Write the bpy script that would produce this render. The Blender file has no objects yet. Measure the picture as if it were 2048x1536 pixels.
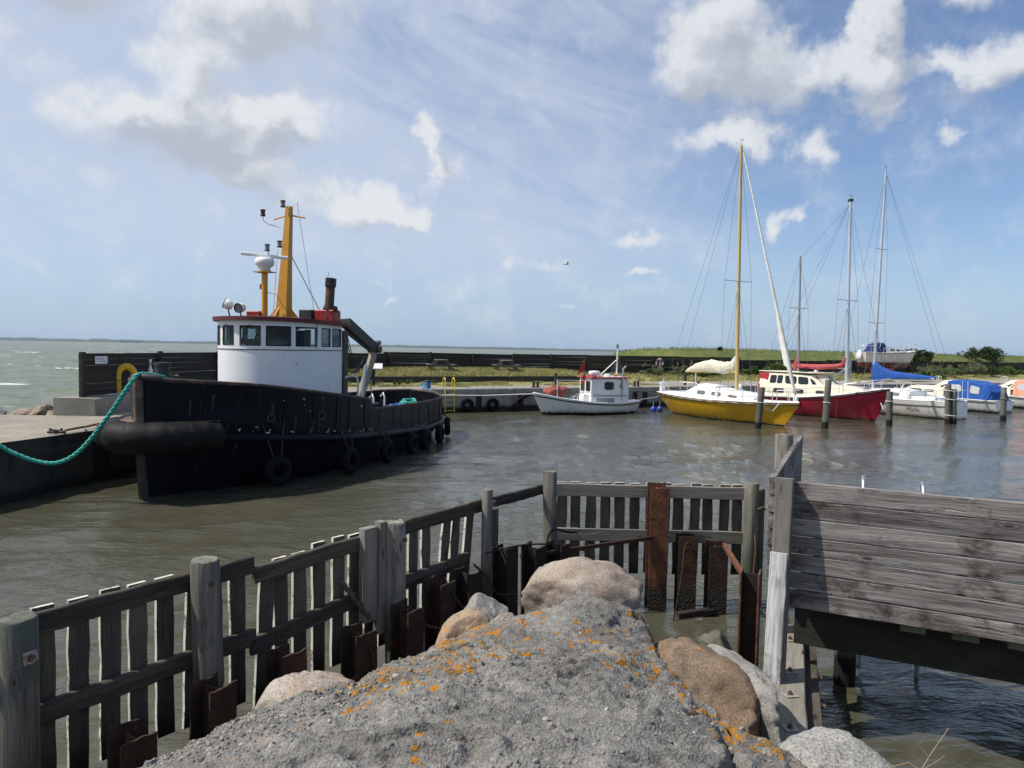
import bpy, math, random
import numpy as np
from mathutils import Vector, Matrix

sc = bpy.context.scene
COL = sc.collection
R = math.radians
random.seed(7)
RNG = np.random.default_rng(11)

# ------------------------------------------------------------------ camera
cd = bpy.data.cameras.new('camera')
cam = bpy.data.objects.new('camera', cd)
COL.objects.link(cam)
cd.sensor_width = 36.0
cd.lens = 25.49
cd.clip_start = 0.05
cd.clip_end = 60000
_p, _r = R(2.72), R(1.08)
fw = Vector((0, math.cos(_p), -math.sin(_p)))
r0 = Vector((1, 0, 0)); u0 = r0.cross(fw)
rt = r0 * math.cos(_r) + u0 * math.sin(_r)
up = u0 * math.cos(_r) - r0 * math.sin(_r)
cam.matrix_world = Matrix(((rt.x, up.x, -fw.x, 0), (rt.y, up.y, -fw.y, 0), (rt.z, up.z, -fw.z, 3.5), (0, 0, 0, 1)))
sc.camera = cam

# ------------------------------------------------------------------ sun, sky, exposure
SUN_EL = R(53)
SUN_DIR = Vector((-0.995, -0.10, 0)).normalized()          # horizontal direction towards the sun
to_sun = Vector((SUN_DIR.x * math.cos(SUN_EL), SUN_DIR.y * math.cos(SUN_EL), math.sin(SUN_EL)))
sl = bpy.data.lights.new('sun', 'SUN')
sl.energy = 5.0
sl.angle = R(0.53)
sl.color = (1.0, 0.94, 0.84)
sun = bpy.data.objects.new('sun', sl)
COL.objects.link(sun)
sun.rotation_euler = to_sun.to_track_quat('Z', 'Y').to_euler()

sc.view_settings.view_transform = 'Standard'
sc.view_settings.look = 'None'
sc.view_settings.gamma = 1.0
sc.view_settings.use_curve_mapping = False
sc.view_settings.exposure = 0.0
sc.render.engine = 'CYCLES'
sc.cycles.use_denoising = True
sc.cycles.max_bounces = 6
sc.cycles.diffuse_bounces = 2
sc.cycles.glossy_bounces = 3
sc.cycles.transmission_bounces = 4
sc.cycles.transparent_max_bounces = 8
sc.cycles.volume_bounces = 0
sc.cycles.caustics_reflective = False
sc.cycles.caustics_refractive = False


class NT:
    """small helper around a node tree"""
    def __init__(s, tree):
        s.t = tree
    def n(s, typ, **kw):
        nd = s.t.nodes.new(typ)
        for k, v in kw.items():
            if k.startswith('i_'):
                key = k[2:]
                key = int(key) if key.isdigit() else key.replace('_', ' ')
                s.put(nd.inputs[key], v)
            else:
                setattr(nd, k, v)
        return nd
    def put(s, sock, v):
        if isinstance(v, bpy.types.NodeSocket):
            s.t.links.new(v, sock)
        else:
            if sock.type == 'RGBA' and hasattr(v, '__len__') and len(v) == 3:
                v = (*v, 1)
            sock.default_value = v
    def m(s, op, a, b=0.0, c=None, clamp=False):
        nd = s.t.nodes.new('ShaderNodeMath'); nd.operation = op; nd.use_clamp = clamp
        s.put(nd.inputs[0], a); s.put(nd.inputs[1], b)
        if c is not None: s.put(nd.inputs[2], c)
        return nd.outputs[0]
    def vm(s, op, a, b=(0, 0, 0)):
        nd = s.t.nodes.new('ShaderNodeVectorMath'); nd.operation = op
        s.put(nd.inputs[0], a); s.put(nd.inputs[1], b)
        return nd.outputs['Value'] if op in ('DOT_PRODUCT', 'LENGTH', 'DISTANCE') else nd.outputs[0]
    def noise(s, v, scale=1.0, detail=4.0, rough=0.55, dist=0.0):
        nd = s.n('ShaderNodeTexNoise', i_Scale=scale, i_Detail=detail, i_Roughness=rough, i_Distortion=dist)
        s.put(nd.inputs['Vector'], v)
        return nd.outputs[0]
    def noise2(s, v, scale=1.0, detail=4.0, rough=0.55, dist=0.0):
        nd = s.n('ShaderNodeTexNoise', noise_dimensions='2D', i_Scale=scale, i_Detail=detail, i_Roughness=rough, i_Distortion=dist)
        s.put(nd.inputs['Vector'], v)
        return nd.outputs[0]
    def vor(s, v, scale=1.0, feat='F1', out='Distance', rnd=1.0):
        nd = s.n('ShaderNodeTexVoronoi', feature=feat, i_Scale=scale, i_Randomness=rnd)
        s.put(nd.inputs['Vector'], v)
        return nd.outputs[out]
    def ramp(s, f, stops, mode='LINEAR'):
        nd = s.t.nodes.new('ShaderNodeValToRGB'); cr = nd.color_ramp; cr.interpolation = mode
        while len(cr.elements) < len(stops): cr.elements.new(0.5)
        for e, (p, c) in zip(cr.elements, stops):
            e.position = p
            e.color = (c, c, c, 1) if isinstance(c, (int, float)) else (*c, 1)
        s.put(nd.inputs[0], f)
        return nd.outputs[0]
    def ss(s, f, a, b, lo=0.0, hi=1.0):
        nd = s.n('ShaderNodeMapRange', interpolation_type='SMOOTHSTEP')
        s.put(nd.inputs[0], f); s.put(nd.inputs[1], a); s.put(nd.inputs[2], b); s.put(nd.inputs[3], lo); s.put(nd.inputs[4], hi)
        return nd.outputs[0]
    def mix(s, f, a, b, mode='MIX'):
        nd = s.n('ShaderNodeMix', data_type='RGBA', blend_type=mode)
        s.put(nd.inputs[0], f); s.put(nd.inputs[6], a); s.put(nd.inputs[7], b)
        return nd.outputs[2]
    def scale(s, v, sx, sy, sz):
        return s.vm('MULTIPLY', v, (sx, sy, sz))
    def xyz(s, v):
        nd = s.t.nodes.new('ShaderNodeSeparateXYZ'); s.put(nd.inputs[0], v)
        return nd.outputs
    def comb(s, x, y, z):
        nd = s.t.nodes.new('ShaderNodeCombineXYZ')
        s.put(nd.inputs[0], x); s.put(nd.inputs[1], y); s.put(nd.inputs[2], z)
        return nd.outputs[0]
    def bump(s, h, strength=0.5, dist=0.01, normal=None):
        nd = s.n('ShaderNodeBump', i_Strength=strength, i_Distance=dist)
        s.put(nd.inputs['Height'], h)
        if normal is not None: s.put(nd.inputs['Normal'], normal)
        return nd.outputs[0]


# ---- sky: Nishita plus clouds, laid out by direction in the sky
wd = bpy.data.worlds.new('World')
sc.world = wd
wd.use_nodes = True
w = NT(wd.node_tree)
wd.node_tree.nodes.clear()
sky = w.n('ShaderNodeTexSky', sky_type='NISHITA', sun_disc=False, altitude=0.0, air_density=1.0, dust_density=0.7, ozone_density=2.0)
sky.sun_elevation = SUN_EL
sky.sun_rotation = math.atan2(SUN_DIR.x, SUN_DIR.y)
dvec = w.n('ShaderNodeTexCoord').outputs['Generated']
dx, dy, dz = w.xyz(dvec)
AZ = w.m('ARCTAN2', dx, dy)                                  # azimuth, 0 = straight out over the harbour
EL = w.m('ARCSINE', dz)
ae = w.comb(AZ, EL, 0.0)
# (azimuth, elevation, half width, half height, weight) of the heaps of cumulus, degrees
CUM = [(-33, 24, 7, 3.6, .75), (-20.5, 22.6, 5.2, 3.4, 1.0), (-16, 25.5, 5, 3.2, .7), (-24.5, 18.6, 3.4, 2.4, .8), (-27.5, 15.2, 5.5, 2.2, .9), (-22, 15.6, 5.0, 2.6, .85), (-16.8, 16.3, 3.8, 2.2, .75),
       (-20, 12.8, 5.0, 1.7, .85), (-12.5, 10.6, 5.5, 1.6, .85), (-8.3, 10.2, 2.6, 1.0, .7), (-6.9, 15.6, 1.1, 2.2, .75), (-37, 18, 5, 3, .55), (-6.0, 13.2, 1.7, 1.1, .75),
       (15.8, 23.2, 4.2, 3.2, .9), (18.0, 19.6, 4.4, 2.7, .9), (13.2, 20.5, 3.0, 2.0, .7), (26.0, 22.7, 2.0, 2.7, 1.0), (24.6, 19.2, 3.2, 2.2, .95), (29.5, 18.6, 2.4, 1.2, .7), (34, 18.2, 3.4, 2.0, .9), (31.8, 23.8, 2.3, 1.6, .75), (37.5, 20.5, 2.6, 2.0, .8),
       (16.8, 15.6, 4.2, 1.3, .75), (22.6, 14.4, 1.6, 1.2, .55), (10.3, 8.4, 1.9, .8, .6), (10, 5.5, 1.8, .4, .5), (20.6, 9.8, .9, 1.2, .6), (26, 16.6, 2.0, .9, .65), (-9.7, 4.1, 1.2, .5, .45), (4.5, 4.1, 1.6, .4, .4), (1.2, 6.6, 2.2, .5, .35), (30, 14.5, 1.3, .6, .45)]
grp = bpy.data.node_groups.new('cloud_density', 'ShaderNodeTree')
grp.interface.new_socket('v', in_out='INPUT', socket_type='NodeSocketVector')
grp.interface.new_socket('d', in_out='OUTPUT', socket_type='NodeSocketFloat')
g = NT(grp)
gi = g.n('NodeGroupInput'); go = g.n('NodeGroupOutput')
tot = .0
for (a, e, sa, se, wt) in CUM:
    k = 1 / 1.2
    q = g.n('ShaderNodeVectorMath', operation='MULTIPLY_ADD')
    g.put(q.inputs[0], gi.outputs[0]); q.inputs[1].default_value = (k / R(sa), k / R(se), 0); q.inputs[2].default_value = (-a / sa * k, -e / se * k, 0)
    gr_ = g.n('ShaderNodeTexGradient', gradient_type='SPHERICAL')
    g.put(gr_.inputs[0], q.outputs[0])
    tot = g.m('MULTIPLY_ADD', gr_.outputs[1], wt * 1.9, tot)
g.put(go.inputs[0], tot)
def cloud(v):
    nd = w.n('ShaderNodeGroup'); nd.node_tree = grp
    w.put(nd.inputs[0], v)
    return nd.outputs[0]
wv = w.n('ShaderNodeTexNoise', noise_dimensions='2D', i_Scale=11.0, i_Detail=4.0, i_Roughness=0.62)
w.put(wv.inputs['Vector'], ae)
vw = w.n('ShaderNodeVectorMath', operation='MULTIPLY_ADD')
w.put(vw.inputs[0], wv.outputs['Color']); vw.inputs[1].default_value = (.13, .085, 0)
w.put(vw.inputs[2], w.vm('ADD', ae, (-.065, -.0425, 0)))
vw = vw.outputs[0]
fb = w.noise2(ae, 19.0, 8.0, .64)
fb2 = w.noise2(w.vm('MULTIPLY', ae, (3.2, 5.5, 1)), 1.0, 2.0, .5)
gen = w.ss(fb2, .62, .82, 0, .6)                              # scattered small heaps everywhere else
d0 = w.m('ADD', w.m('MAXIMUM', cloud(vw), gen), w.m('MULTIPLY_ADD', fb, 1.3, -.68))
# a step towards the sun: how much cloud shades this spot
sv = w.vm('ADD', vw, (R(-1.0), R(1.9), 0))
d1 = w.m('ADD', cloud(sv), w.m('MULTIPLY_ADD', w.noise2(w.vm('ADD', ae, (R(-.8), R(1.1), 0)), 19.0, 5.0, .62), 1.3, -.68))
cov = w.ss(d0, -.16, 1.10)
shade = w.ss(w.m('SUBTRACT', d1, w.m('MULTIPLY', d0, .30)), -.15, 1.35)
ccol = w.mix(shade, (.80, .82, .85), (.47, .51, .585))
# thin veil of cirrus, streaked, mostly over the left of the sky
rotv = w.comb(w.m('ADD', w.m('MULTIPLY', AZ, .96), w.m('MULTIPLY', EL, .75)), w.m('ADD', w.m('MULTIPLY', EL, 2.6), w.m('MULTIPLY', AZ, .55)), 3.7)
ci = w.noise2(rotv, 3.6, 5.0, .62, .6)
ci2 = w.noise2(rotv, 1.1, 2.0, .5)
lft = w.ss(AZ, R(27), R(2))
veil = w.m('MULTIPLY', w.ss(w.m('ADD', w.m('MULTIPLY', ci, .65), w.m('ADD', w.m('MULTIPLY', ci2, .45), w.m('MULTIPLY', lft, .22))), .33, .80), w.ss(EL, R(1.5), R(9)))
veil = w.m('MULTIPLY', veil, w.m('ADD', .16, w.m('MULTIPLY', lft, .60)))
SKY = .118
skyc = w.mix(1.0, sky.outputs[0], (SKY * .88, SKY * .96, SKY * 1.10), 'MULTIPLY')
skyc = w.mix(w.ss(EL, R(11), R(-1), 0, .75), skyc, (.40, .55, .78))          # pale blue air low over the sea
c1 = w.mix(veil, skyc, (.60, .67, .80))
c2 = w.mix(w.m('MULTIPLY', cov, w.ss(EL, R(-.5), R(5), .35, .90)), c1, ccol)
bg = w.n('ShaderNodeBackground', i_Strength=1.0)
w.put(bg.inputs['Color'], c2)
w.t.links.new(bg.outputs[0], w.n('ShaderNodeOutputWorld').inputs[0])
wd.cycles.sampling_method = 'NONE'


# ------------------------------------------------------------------ mesh helpers
def link(name, me, mat=None, parent=None):
    o = bpy.data.objects.new(name, me)
    COL.objects.link(o)
    if mat is not None and not me.materials: me.materials.append(mat)
    if parent is not None: o.parent = parent
    return o
def tag(o, label=None, cat=None, group=None, kind=None):
    if label: o['label'] = label
    if cat: o['category'] = cat
    if group: o['group'] = group
    if kind: o['kind'] = kind
    return o
def thing(name, loc, label, cat, group=None, rz=0.0):
    o = bpy.data.objects.new(name, None)
    COL.objects.link(o)
    o.location = loc; o.rotation_euler = (0, 0, rz)
    o.empty_display_size = .2
    return tag(o, label, cat, group)
def copy_tree(o, parent=None):
    c = o.copy(); COL.objects.link(c); c.parent = parent
    for ch in list(o.children): copy_tree(ch, c)
    return c

class MB:
    def __init__(s):
        s.v = []; s.f = []; s.sm = []
    def add(s, vs, fs, smooth=False):
        b = len(s.v)
        s.v += [tuple(p) for p in vs]
        s.f += [tuple(i + b for i in f) for f in fs]
        s.sm += [smooth] * len(fs)
        return s
    def box(s, c, size, rot=None, ch=0.0, jit=0.0):
        """box round centre c; ch = chamfer; rot = Matrix 3x3"""
        hx, hy, hz = (x / 2 for x in size)
        if ch <= 0:
            vs = [Vector((sx * hx, sy * hy, sz * hz)) for sx in (-1, 1) for sy in (-1, 1) for sz in (-1, 1)]
            fs = [(0, 1, 3, 2), (4, 6, 7, 5), (0, 4, 5, 1), (2, 3, 7, 6), (0, 2, 6, 4), (1, 5, 7, 3)]
        else:
            vs = []; idx = {}
            for sx in (-1, 1):
                for sy in (-1, 1):
                    for sz in (-1, 1):
                        k = (sx, sy, sz)
                        idx[k] = len(vs)
                        vs += [Vector((sx * hx, sy * (hy - ch), sz * (hz - ch))), Vector((sx * (hx - ch), sy * hy, sz * (hz - ch))), Vector((sx * (hx - ch), sy * (hy - ch), sz * hz))]
            I = lambda a, b, c, k: idx[(a, b, c)] + k
            fs = []
            for a in (-1, 1):
                q = [(-1, -1), (1, -1), (1, 1), (-1, 1)]
                if a < 0: q = q[::-1]
                fs.append(tuple(I(a, y, z, 0) for y, z in q))
                fs.append(tuple(I(x, a, z, 1) for z, x in q))
                fs.append(tuple(I(x, y, a, 2) for x, y in q))
            for a in (-1, 1):
                for b in (-1, 1):
                    f = (I(a, b, -1, 0), I(a, b, 1, 0), I(a, b, 1, 1), I(a, b, -1, 1)); fs.append(f if a * b < 0 else f[::-1])
                    f = (I(a, -1, b, 0), I(a, 1, b, 0), I(a, 1, b, 2), I(a, -1, b, 2)); fs.append(f if a * b > 0 else f[::-1])
                    f = (I(-1, a, b, 1), I(1, a, b, 1), I(1, a, b, 2), I(-1, a, b, 2)); fs.append(f if a * b < 0 else f[::-1])
                    for c2 in (-1, 1):
                        f = (I(a, b, c2, 0), I(a, b, c2, 1), I(a, b, c2, 2)); fs.append(f if a * b * c2 > 0 else f[::-1])
        if jit:
            vs = [v + Vector((random.uniform(-1, 1), random.uniform(-1, 1), random.uniform(-1, 1))) * jit for v in vs]
        if rot is not None: vs = [rot @ v for v in vs]
        c = Vector(c)
        return s.add([v + c for v in vs], fs)
    def beam(s, a, b, wd, ht, ch=0.0, upv=(0, 0, 1), jit=0.0):
        """bar from a to b; wd across, ht along upv"""
        a = Vector(a); b = Vector(b); x = (b - a)
        L = x.length; x = x / L
        y = Vector(upv).cross(x)
        if y.length < 1e-4: y = Vector((0, 1, 0)).cross(x)
        y.normalize(); z = x.cross(y)
        return s.box((a + b) / 2, (L, wd, ht), Matrix((x, y, z)).transposed(), ch, jit)
    def tube(s, pts, r, n=8, cap=True, smooth=True, close=False, flat=1.0):
        pts = [Vector(p) for p in pts]; m = len(pts)
        rs = r if hasattr(r, '__len__') else [r] * m
        prev = None; rings = []
        for i in range(m):
            if close: t = pts[(i + 1) % m] - pts[i - 1]
            else: t = pts[min(i + 1, m - 1)] - pts[max(i - 1, 0)]
            t.normalize()
            if prev is None:
                a = Vector((0, 0, 1)) if abs(t.z) < .9 else Vector((1, 0, 0))
                a = (a - t * a.dot(t)).normalized()
            else:
                a = (prev - t * prev.dot(t)).normalized()
            prev = a; b = t.cross(a)
            rings.append([pts[i] + a * (rs[i] * math.cos(2 * math.pi * k / n)) + b * (rs[i] * flat * math.sin(2 * math.pi * k / n)) for k in range(n)])
        vs = [p for rg in rings for p in rg]; fs = []
        for i in range(m if close else m - 1):
            j = (i + 1) % m
            for k in range(n):
                fs.append((i * n + k, i * n + (k + 1) % n, j * n + (k + 1) % n, j * n + k))
        s.add(vs, fs, smooth)
        if cap and not close:
            s.add(rings[0], [tuple(range(n))[::-1]]); s.add(rings[-1], [tuple(range(n))])
        return s
    def cyl(s, a, b, r, n=12, r2=None):
        return s.tube([a, b], [r, r if r2 is None else r2], n)
    def lathe(s, prof, c=(0, 0, 0), n=20, rot=None, smooth=True):
        vs = []; m = len(prof)
        for r, z in prof:
            for k in range(n):
                v = Vector((r * math.cos(2 * math.pi * k / n), r * math.sin(2 * math.pi * k / n), z))
                if rot is not None: v = rot @ v
                vs.append(v + Vector(c))
        fs = [(i * n + k, i * n + (k + 1) % n, (i + 1) * n + (k + 1) % n, (i + 1) * n + k) for i in range(m - 1) for k in range(n)]
        return s.add(vs, fs, smooth)
    def torus(s, c, R_, r_, axis=(0, 1, 0), n=24, m=10, squash=1.0):
        ax = Vector(axis).normalized(); a = ax.orthogonal().normalized(); b = ax.cross(a)
        vs = []
        for i in range(n):
            th = 2 * math.pi * i / n; d = a * math.cos(th) + b * math.sin(th)
            for j in range(m):
                ph = 2 * math.pi * j / m
                vs.append(Vector(c) + d * (R_ + r_ * math.cos(ph)) + ax * (r_ * squash * math.sin(ph)))
        fs = [(i * m + j, ((i + 1) % n) * m + j, ((i + 1) % n) * m + (j + 1) % m, i * m + (j + 1) % m) for i in range(n) for j in range(m)]
        return s.add(vs, fs, True)
    def prism(s, poly, z0, z1, smooth=False):
        """poly in x,y (ccw) extruded z0..z1"""
        n = len(poly)
        vs = [(x, y, z0) for x, y in poly] + [(x, y, z1) for x, y in poly]
        fs = [tuple(range(n))[::-1], tuple(range(n, 2 * n))]
        s.add(vs, fs); b = len(s.v) - 2 * n
        s.f += [(b + i, b + (i + 1) % n, b + n + (i + 1) % n, b + n + i) for i in range(n)]
        s.sm += [smooth] * n
        return s
    def slab(s, pts, off):
        """polygon of 3d pts extruded by vector off"""
        n = len(pts); off = Vector(off); P = [Vector(p) for p in pts]
        vs = P + [p + off for p in P]
        fs = [tuple(range(n)), tuple(range(n, 2 * n))[::-1]] + [(i, i + n, (i + 1) % n + n, (i + 1) % n) for i in range(n)]
        return s.add(vs, fs)
    def grid(s, rows, smooth=True, closev=False):
        n = len(rows[0]); m = len(rows)
        vs = [p for r_ in rows for p in r_]
        fs = [(i * n + j, i * n + (j + 1) % n, (i + 1) * n + (j + 1) % n, (i + 1) * n + j) for i in range(m - 1) for j in range(n if closev else n - 1)]
        return s.add(vs, fs, smooth)
    def mesh(s, name):
        me = bpy.data.meshes.new(name)
        me.from_pydata(s.v, [], s.f)
        me.polygons.foreach_set('use_smooth', s.sm)
        me.update()
        return me
    def build(s, name, mat, parent=None):
        return link(name, s.mesh(name), mat, parent)

def np_mesh(name, V, F, mat=None, parent=None, smooth=True):
    """fast mesh from numpy arrays (F: n x 3 or n x 4)"""
    me = bpy.data.meshes.new(name)
    k = F.shape[1]
    me.vertices.add(len(V)); me.vertices.foreach_set('co', np.asarray(V, np.float32).ravel())
    me.loops.add(F.size); me.loops.foreach_set('vertex_index', F.astype(np.int32).ravel())
    me.polygons.add(len(F)); me.polygons.foreach_set('loop_start', np.arange(0, F.size, k, dtype=np.int32))
    me.polygons.foreach_set('use_smooth', np.full(len(F), smooth))
    me.update(calc_edges=True)
    return link(name, me, mat, parent)

def _hash(ix, iy, iz, seed):
    h = (ix.astype(np.int64) * 374761393 + iy.astype(np.int64) * 668265263 + iz.astype(np.int64) * 2147483647 + seed * 974711) & 0xffffffff
    h = ((h ^ (h >> 13)) * 1274126177) & 0xffffffff
    h = ((h ^ (h >> 16)) * 2246822519) & 0xffffffff
    return ((h ^ (h >> 15)) & 0xffffff) / float(0xffffff)
def vnoise(x, y, z=None, seed=0):
    """value noise -1..1, numpy"""
    if z is None: z = np.zeros_like(x)
    x0 = np.floor(x); y0 = np.floor(y); z0 = np.floor(z)
    fx, fy, fz = x - x0, y - y0, z - z0
    fx = fx * fx * (3 - 2 * fx); fy = fy * fy * (3 - 2 * fy); fz = fz * fz * (3 - 2 * fz)
    out = 0
    for a in (0, 1):
        for b in (0, 1):
            for c in (0, 1):
                wgt = (fx if a else 1 - fx) * (fy if b else 1 - fy) * (fz if c else 1 - fz)
                out = out + wgt * _hash(x0 + a, y0 + b, z0 + c, seed)
    return out * 2 - 1
def fbm(x, y, z=None, oct=4, seed=0, gain=.5):
    s = 0; a = 1.0; f = 1.0; t = 0
    for i in range(oct):
        s = s + a * vnoise(x * f, y * f, None if z is None else z * f, seed + i * 17); t += a
        a *= gain; f *= 2.03
    return s / t
# ------------------------------------------------------------------ materials
def new_mat(name):
    m = bpy.data.materials.new(name); m.use_nodes = True
    m.node_tree.nodes.clear()
    t = NT(m.node_tree)
    bs = t.n('ShaderNodeBsdfPrincipled'); ou = t.n('ShaderNodeOutputMaterial')
    t.t.links.new(bs.outputs[0], ou.inputs[0])
    return m, t, bs
def ocoord(t, rnd=True):
    v = t.n('ShaderNodeTexCoord').outputs['Object']
    if rnd:
        r = t.n('ShaderNodeObjectInfo').outputs['Random']
        v = t.vm('ADD', v, t.comb(t.m('MULTIPLY', r, 31.0), t.m('MULTIPLY', r, 57.0), t.m('MULTIPLY', r, 83.0)))
    return v
def wpos(t):
    return t.n('ShaderNodeNewGeometry').outputs['Position']

def paint(name, col, rough=.4, var=.12, dirt=None, amount=.0, dscale=3.0, bump=.1, scale=4.0, metal=0.0, streak=None, samount=0.0, coat=0.0, sscale=5.0, spec=None):
    m, t, bs = new_mat(name)
    v = ocoord(t)
    n1 = t.noise(v, scale, 5, .6)
    c = t.mix(1.0, col, t.ramp(n1, [(.25, 1 - var), (.75, 1 + var * .6)]), 'MULTIPLY')
    h = t.noise(v, scale * 14, 4, .6)
    rg = rough
    if dirt is not None:
        n2 = t.noise(v, dscale, 7, .68, .4)
        k = t.ss(n2, .66 - .32 * amount, .76 - .28 * amount)
        c = t.mix(k, c, dirt)
        rg = t.m('ADD', rough, t.m('MULTIPLY', k, .85 - rough))
        h = t.m('ADD', h, t.m('MULTIPLY', k, .8))
    if streak is not None:
        sv = t.scale(v, sscale, sscale, sscale * .09)
        n3 = t.noise(sv, 1.0, 5, .65, .2)
        n4 = t.noise(v, 1.3, 2)
        k2 = t.m('MULTIPLY', t.ss(n3, .66 - .25 * samount, .80), t.ss(n4, .38, .62))
        c = t.mix(k2, c, streak)
    t.put(bs.inputs['Base Color'], c)
    t.put(bs.inputs['Roughness'], rg)
    bs.inputs['Metallic'].default_value = metal
    if spec is not None: bs.inputs['Specular IOR Level'].default_value = spec
    if coat: bs.inputs['Coat Weight'].default_value = coat
    if bump: t.put(bs.inputs['Normal'], t.bump(h, bump, .01))
    return m

def wood(name, dark, light, axis='X', rough=.85, grain=16.0, bump=.5, tint=None, tamt=0.0, knots=True, wet=None, lo=.30, hi=.72, lichen=None):
    """weathered timber; grain runs along the object's own axis"""
    m, t, bs = new_mat(name)
    v = ocoord(t)
    k = .055
    sx = [k if a == axis else 1.0 for a in 'XYZ']
    gv = t.scale(v, *sx)
    wv = t.noise(t.scale(v, *[.35 if a == axis else 1.6 for a in 'XYZ']), 1.6, 2, .5)
    off = t.m('MULTIPLY', wv, .16)
    gv2 = t.vm('ADD', gv, t.comb(off, off, off))
    if knots:
        kd = t.vor(t.scale(v, *[1.0 if a == axis else 3.2 for a in 'XYZ']), 1.9, rnd=1.0)
        kk = t.ss(kd, .26, .02)
        kw = t.m('MULTIPLY', kk, .09)
        gv2 = t.vm('ADD', gv2, t.comb(kw, kw, kw))
    g1 = t.noise(gv2, grain, 6, .68)
    g2 = t.noise(gv2, grain * 5.5, 3, .6)
    big = t.noise(v, 1.4, 3, .55)
    f = t.m('ADD', t.m('MULTIPLY', g1, .62), t.m('ADD', t.m('MULTIPLY', g2, .22), t.m('MULTIPLY', big, .18)))
    c = t.ramp(f, [(lo, dark), ((lo + hi) / 2, [(a + b) * .5 for a, b in zip(dark, light)]), (hi, light)])
    rn = t.n('ShaderNodeObjectInfo').outputs['Random']
    c = t.mix(1.0, c, t.ramp(rn, [(0, .74), (1, 1.18)]), 'MULTIPLY')
    if knots:
        c = t.mix(t.m('MULTIPLY', t.ss(kd, .115, .03), .85), c, [x * .32 for x in dark])
    if tint is not None:
        n2 = t.noise(v, 2.3, 6, .65, .5)
        c = t.mix(t.ss(n2, .62 - .3 * tamt, .78 - .25 * tamt), c, tint)
    if lichen is not None:
        c = t.mix(t.ss(t.noise(v, 9, 5, .6), .62, .7), c, lichen)
    if wet is not None:                       # soaked foot of a pile, algae
        pz = t.m('ADD', t.xyz(wpos(t))[2], t.m('MULTIPLY', t.noise(v, 5, 3), .18))
        kz = t.ss(pz, wet[0] + wet[1], wet[0])
        c = t.mix(kz, c, wet[2])
    t.put(bs.inputs['Base Color'], c)
    bs.inputs['Roughness'].default_value = rough
    bs.inputs['Specular IOR Level'].default_value = .3
    # cracks
    cr = t.ss(t.noise(t.vm('ADD', gv2, (7, 3, 1)), grain * 1.3, 2, .4), .36, .30)
    hh = t.m('SUBTRACT', f, t.m('MULTIPLY', cr, .5))
    t.put(bs.inputs['Normal'], t.bump(hh, bump, .02))
    return m

def rust(name, c1=(.038, .018, .012), c2=(.105, .042, .021), c3=(.013, .009, .008), crust=True, rough=.85):
    m, t, bs = new_mat(name)
    v = ocoord(t)
    n1 = t.noise(v, 5, 7, .7)
    n2 = t.noise(v, 22, 4, .65)
    c = t.ramp(t.m('ADD', t.m('MULTIPLY', n1, .7), t.m('MULTIPLY', n2, .3)), [(.33, c3), (.5, c1), (.68, c2)])
    h = t.m('ADD', n2, n1)
    if crust:                                 # barnacles and weed up to the high water mark
        pz = t.m('ADD', t.xyz(wpos(t))[2], t.m('MULTIPLY', t.noise(v, 3, 4), .5))
        k = t.ss(pz, .75, .45)
        vb = t.vor(v, 34)
        cc = t.mix(t.m('MULTIPLY', t.ss(vb, .22, .08), t.ss(t.noise(v, 5, 3), .5, .62)), (.021, .016, .010), (.20, .18, .14))
        c = t.mix(k, c, cc)
        h = t.m('ADD', h, t.m('MULTIPLY', t.m('MULTIPLY', k, t.m('SUBTRACT', 1.0, vb)), 1.6))
    t.put(bs.inputs['Base Color'], c)
    bs.inputs['Roughness'].default_value = rough
    t.put(bs.inputs['Normal'], t.bump(h, .6, .02))
    return m

def stone(name, ca, cb, cc, scale=6.0, speck=.5, lichen=0.0, bump=.5):
    m, t, bs = new_mat(name)
    v = ocoord(t)
    big = t.noise(v, 2.2, 5, .6, .3)
    c = t.ramp(big, [(.32, ca), (.5, cb), (.68, cc)])
    s1 = t.noise(v, 60, 3, .7)
    s2 = t.noise(v, 150, 2, .6)
    c = t.mix(1.0, c, t.ramp(s1, [(.3, 1 - speck), (.5, 1.0), (.72, 1 + speck * .9)]), 'MULTIPLY')
    c = t.mix(t.m('MULTIPLY', t.ss(s2, .62, .68), .5), c, (.42, .40, .38))
    c = t.mix(t.m('MULTIPLY', t.ss(s2, .38, .32), .6), c, (.03, .03, .03))
    if lichen:
        l = t.noise(v, 7, 6, .66, .3)
        c = t.mix(t.ss(l, .70 - .16 * lichen, .73 - .16 * lichen), c, (.50, .20, .015))
    pz = t.m('ADD', t.xyz(wpos(t))[2], t.m('MULTIPLY', big, .3))
    c = t.mix(t.m('MULTIPLY', t.ss(pz, .45, .2), .8), c, (.02, .022, .012))      # wet, weedy foot
    t.put(bs.inputs['Base Color'], c)
    bs.inputs['Roughness'].default_value = .8
    t.put(bs.inputs['Normal'], t.bump(t.m('ADD', t.m('MULTIPLY', big, 2.0), t.m('ADD', s1, t.noise(v, 16, 4))), bump, .012))
    return m

def cloth(name, col, fold=9.0, bump=.6, rough=.85, var=.18):
    m, t, bs = new_mat(name)
    v = ocoord(t)
    n = t.noise(t.scale(v, 1, .6, 1), fold, 4, .55, 1.0)
    c = t.mix(1.0, col, t.ramp(t.noise(v, 3, 4), [(.3, 1 - var), (.7, 1 + var * .5)]), 'MULTIPLY')
    t.put(bs.inputs['Base Color'], c)
    bs.inputs['Roughness'].default_value = rough
    t.put(bs.inputs['Normal'], t.bump(n, bump, .06))
    return m

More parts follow.
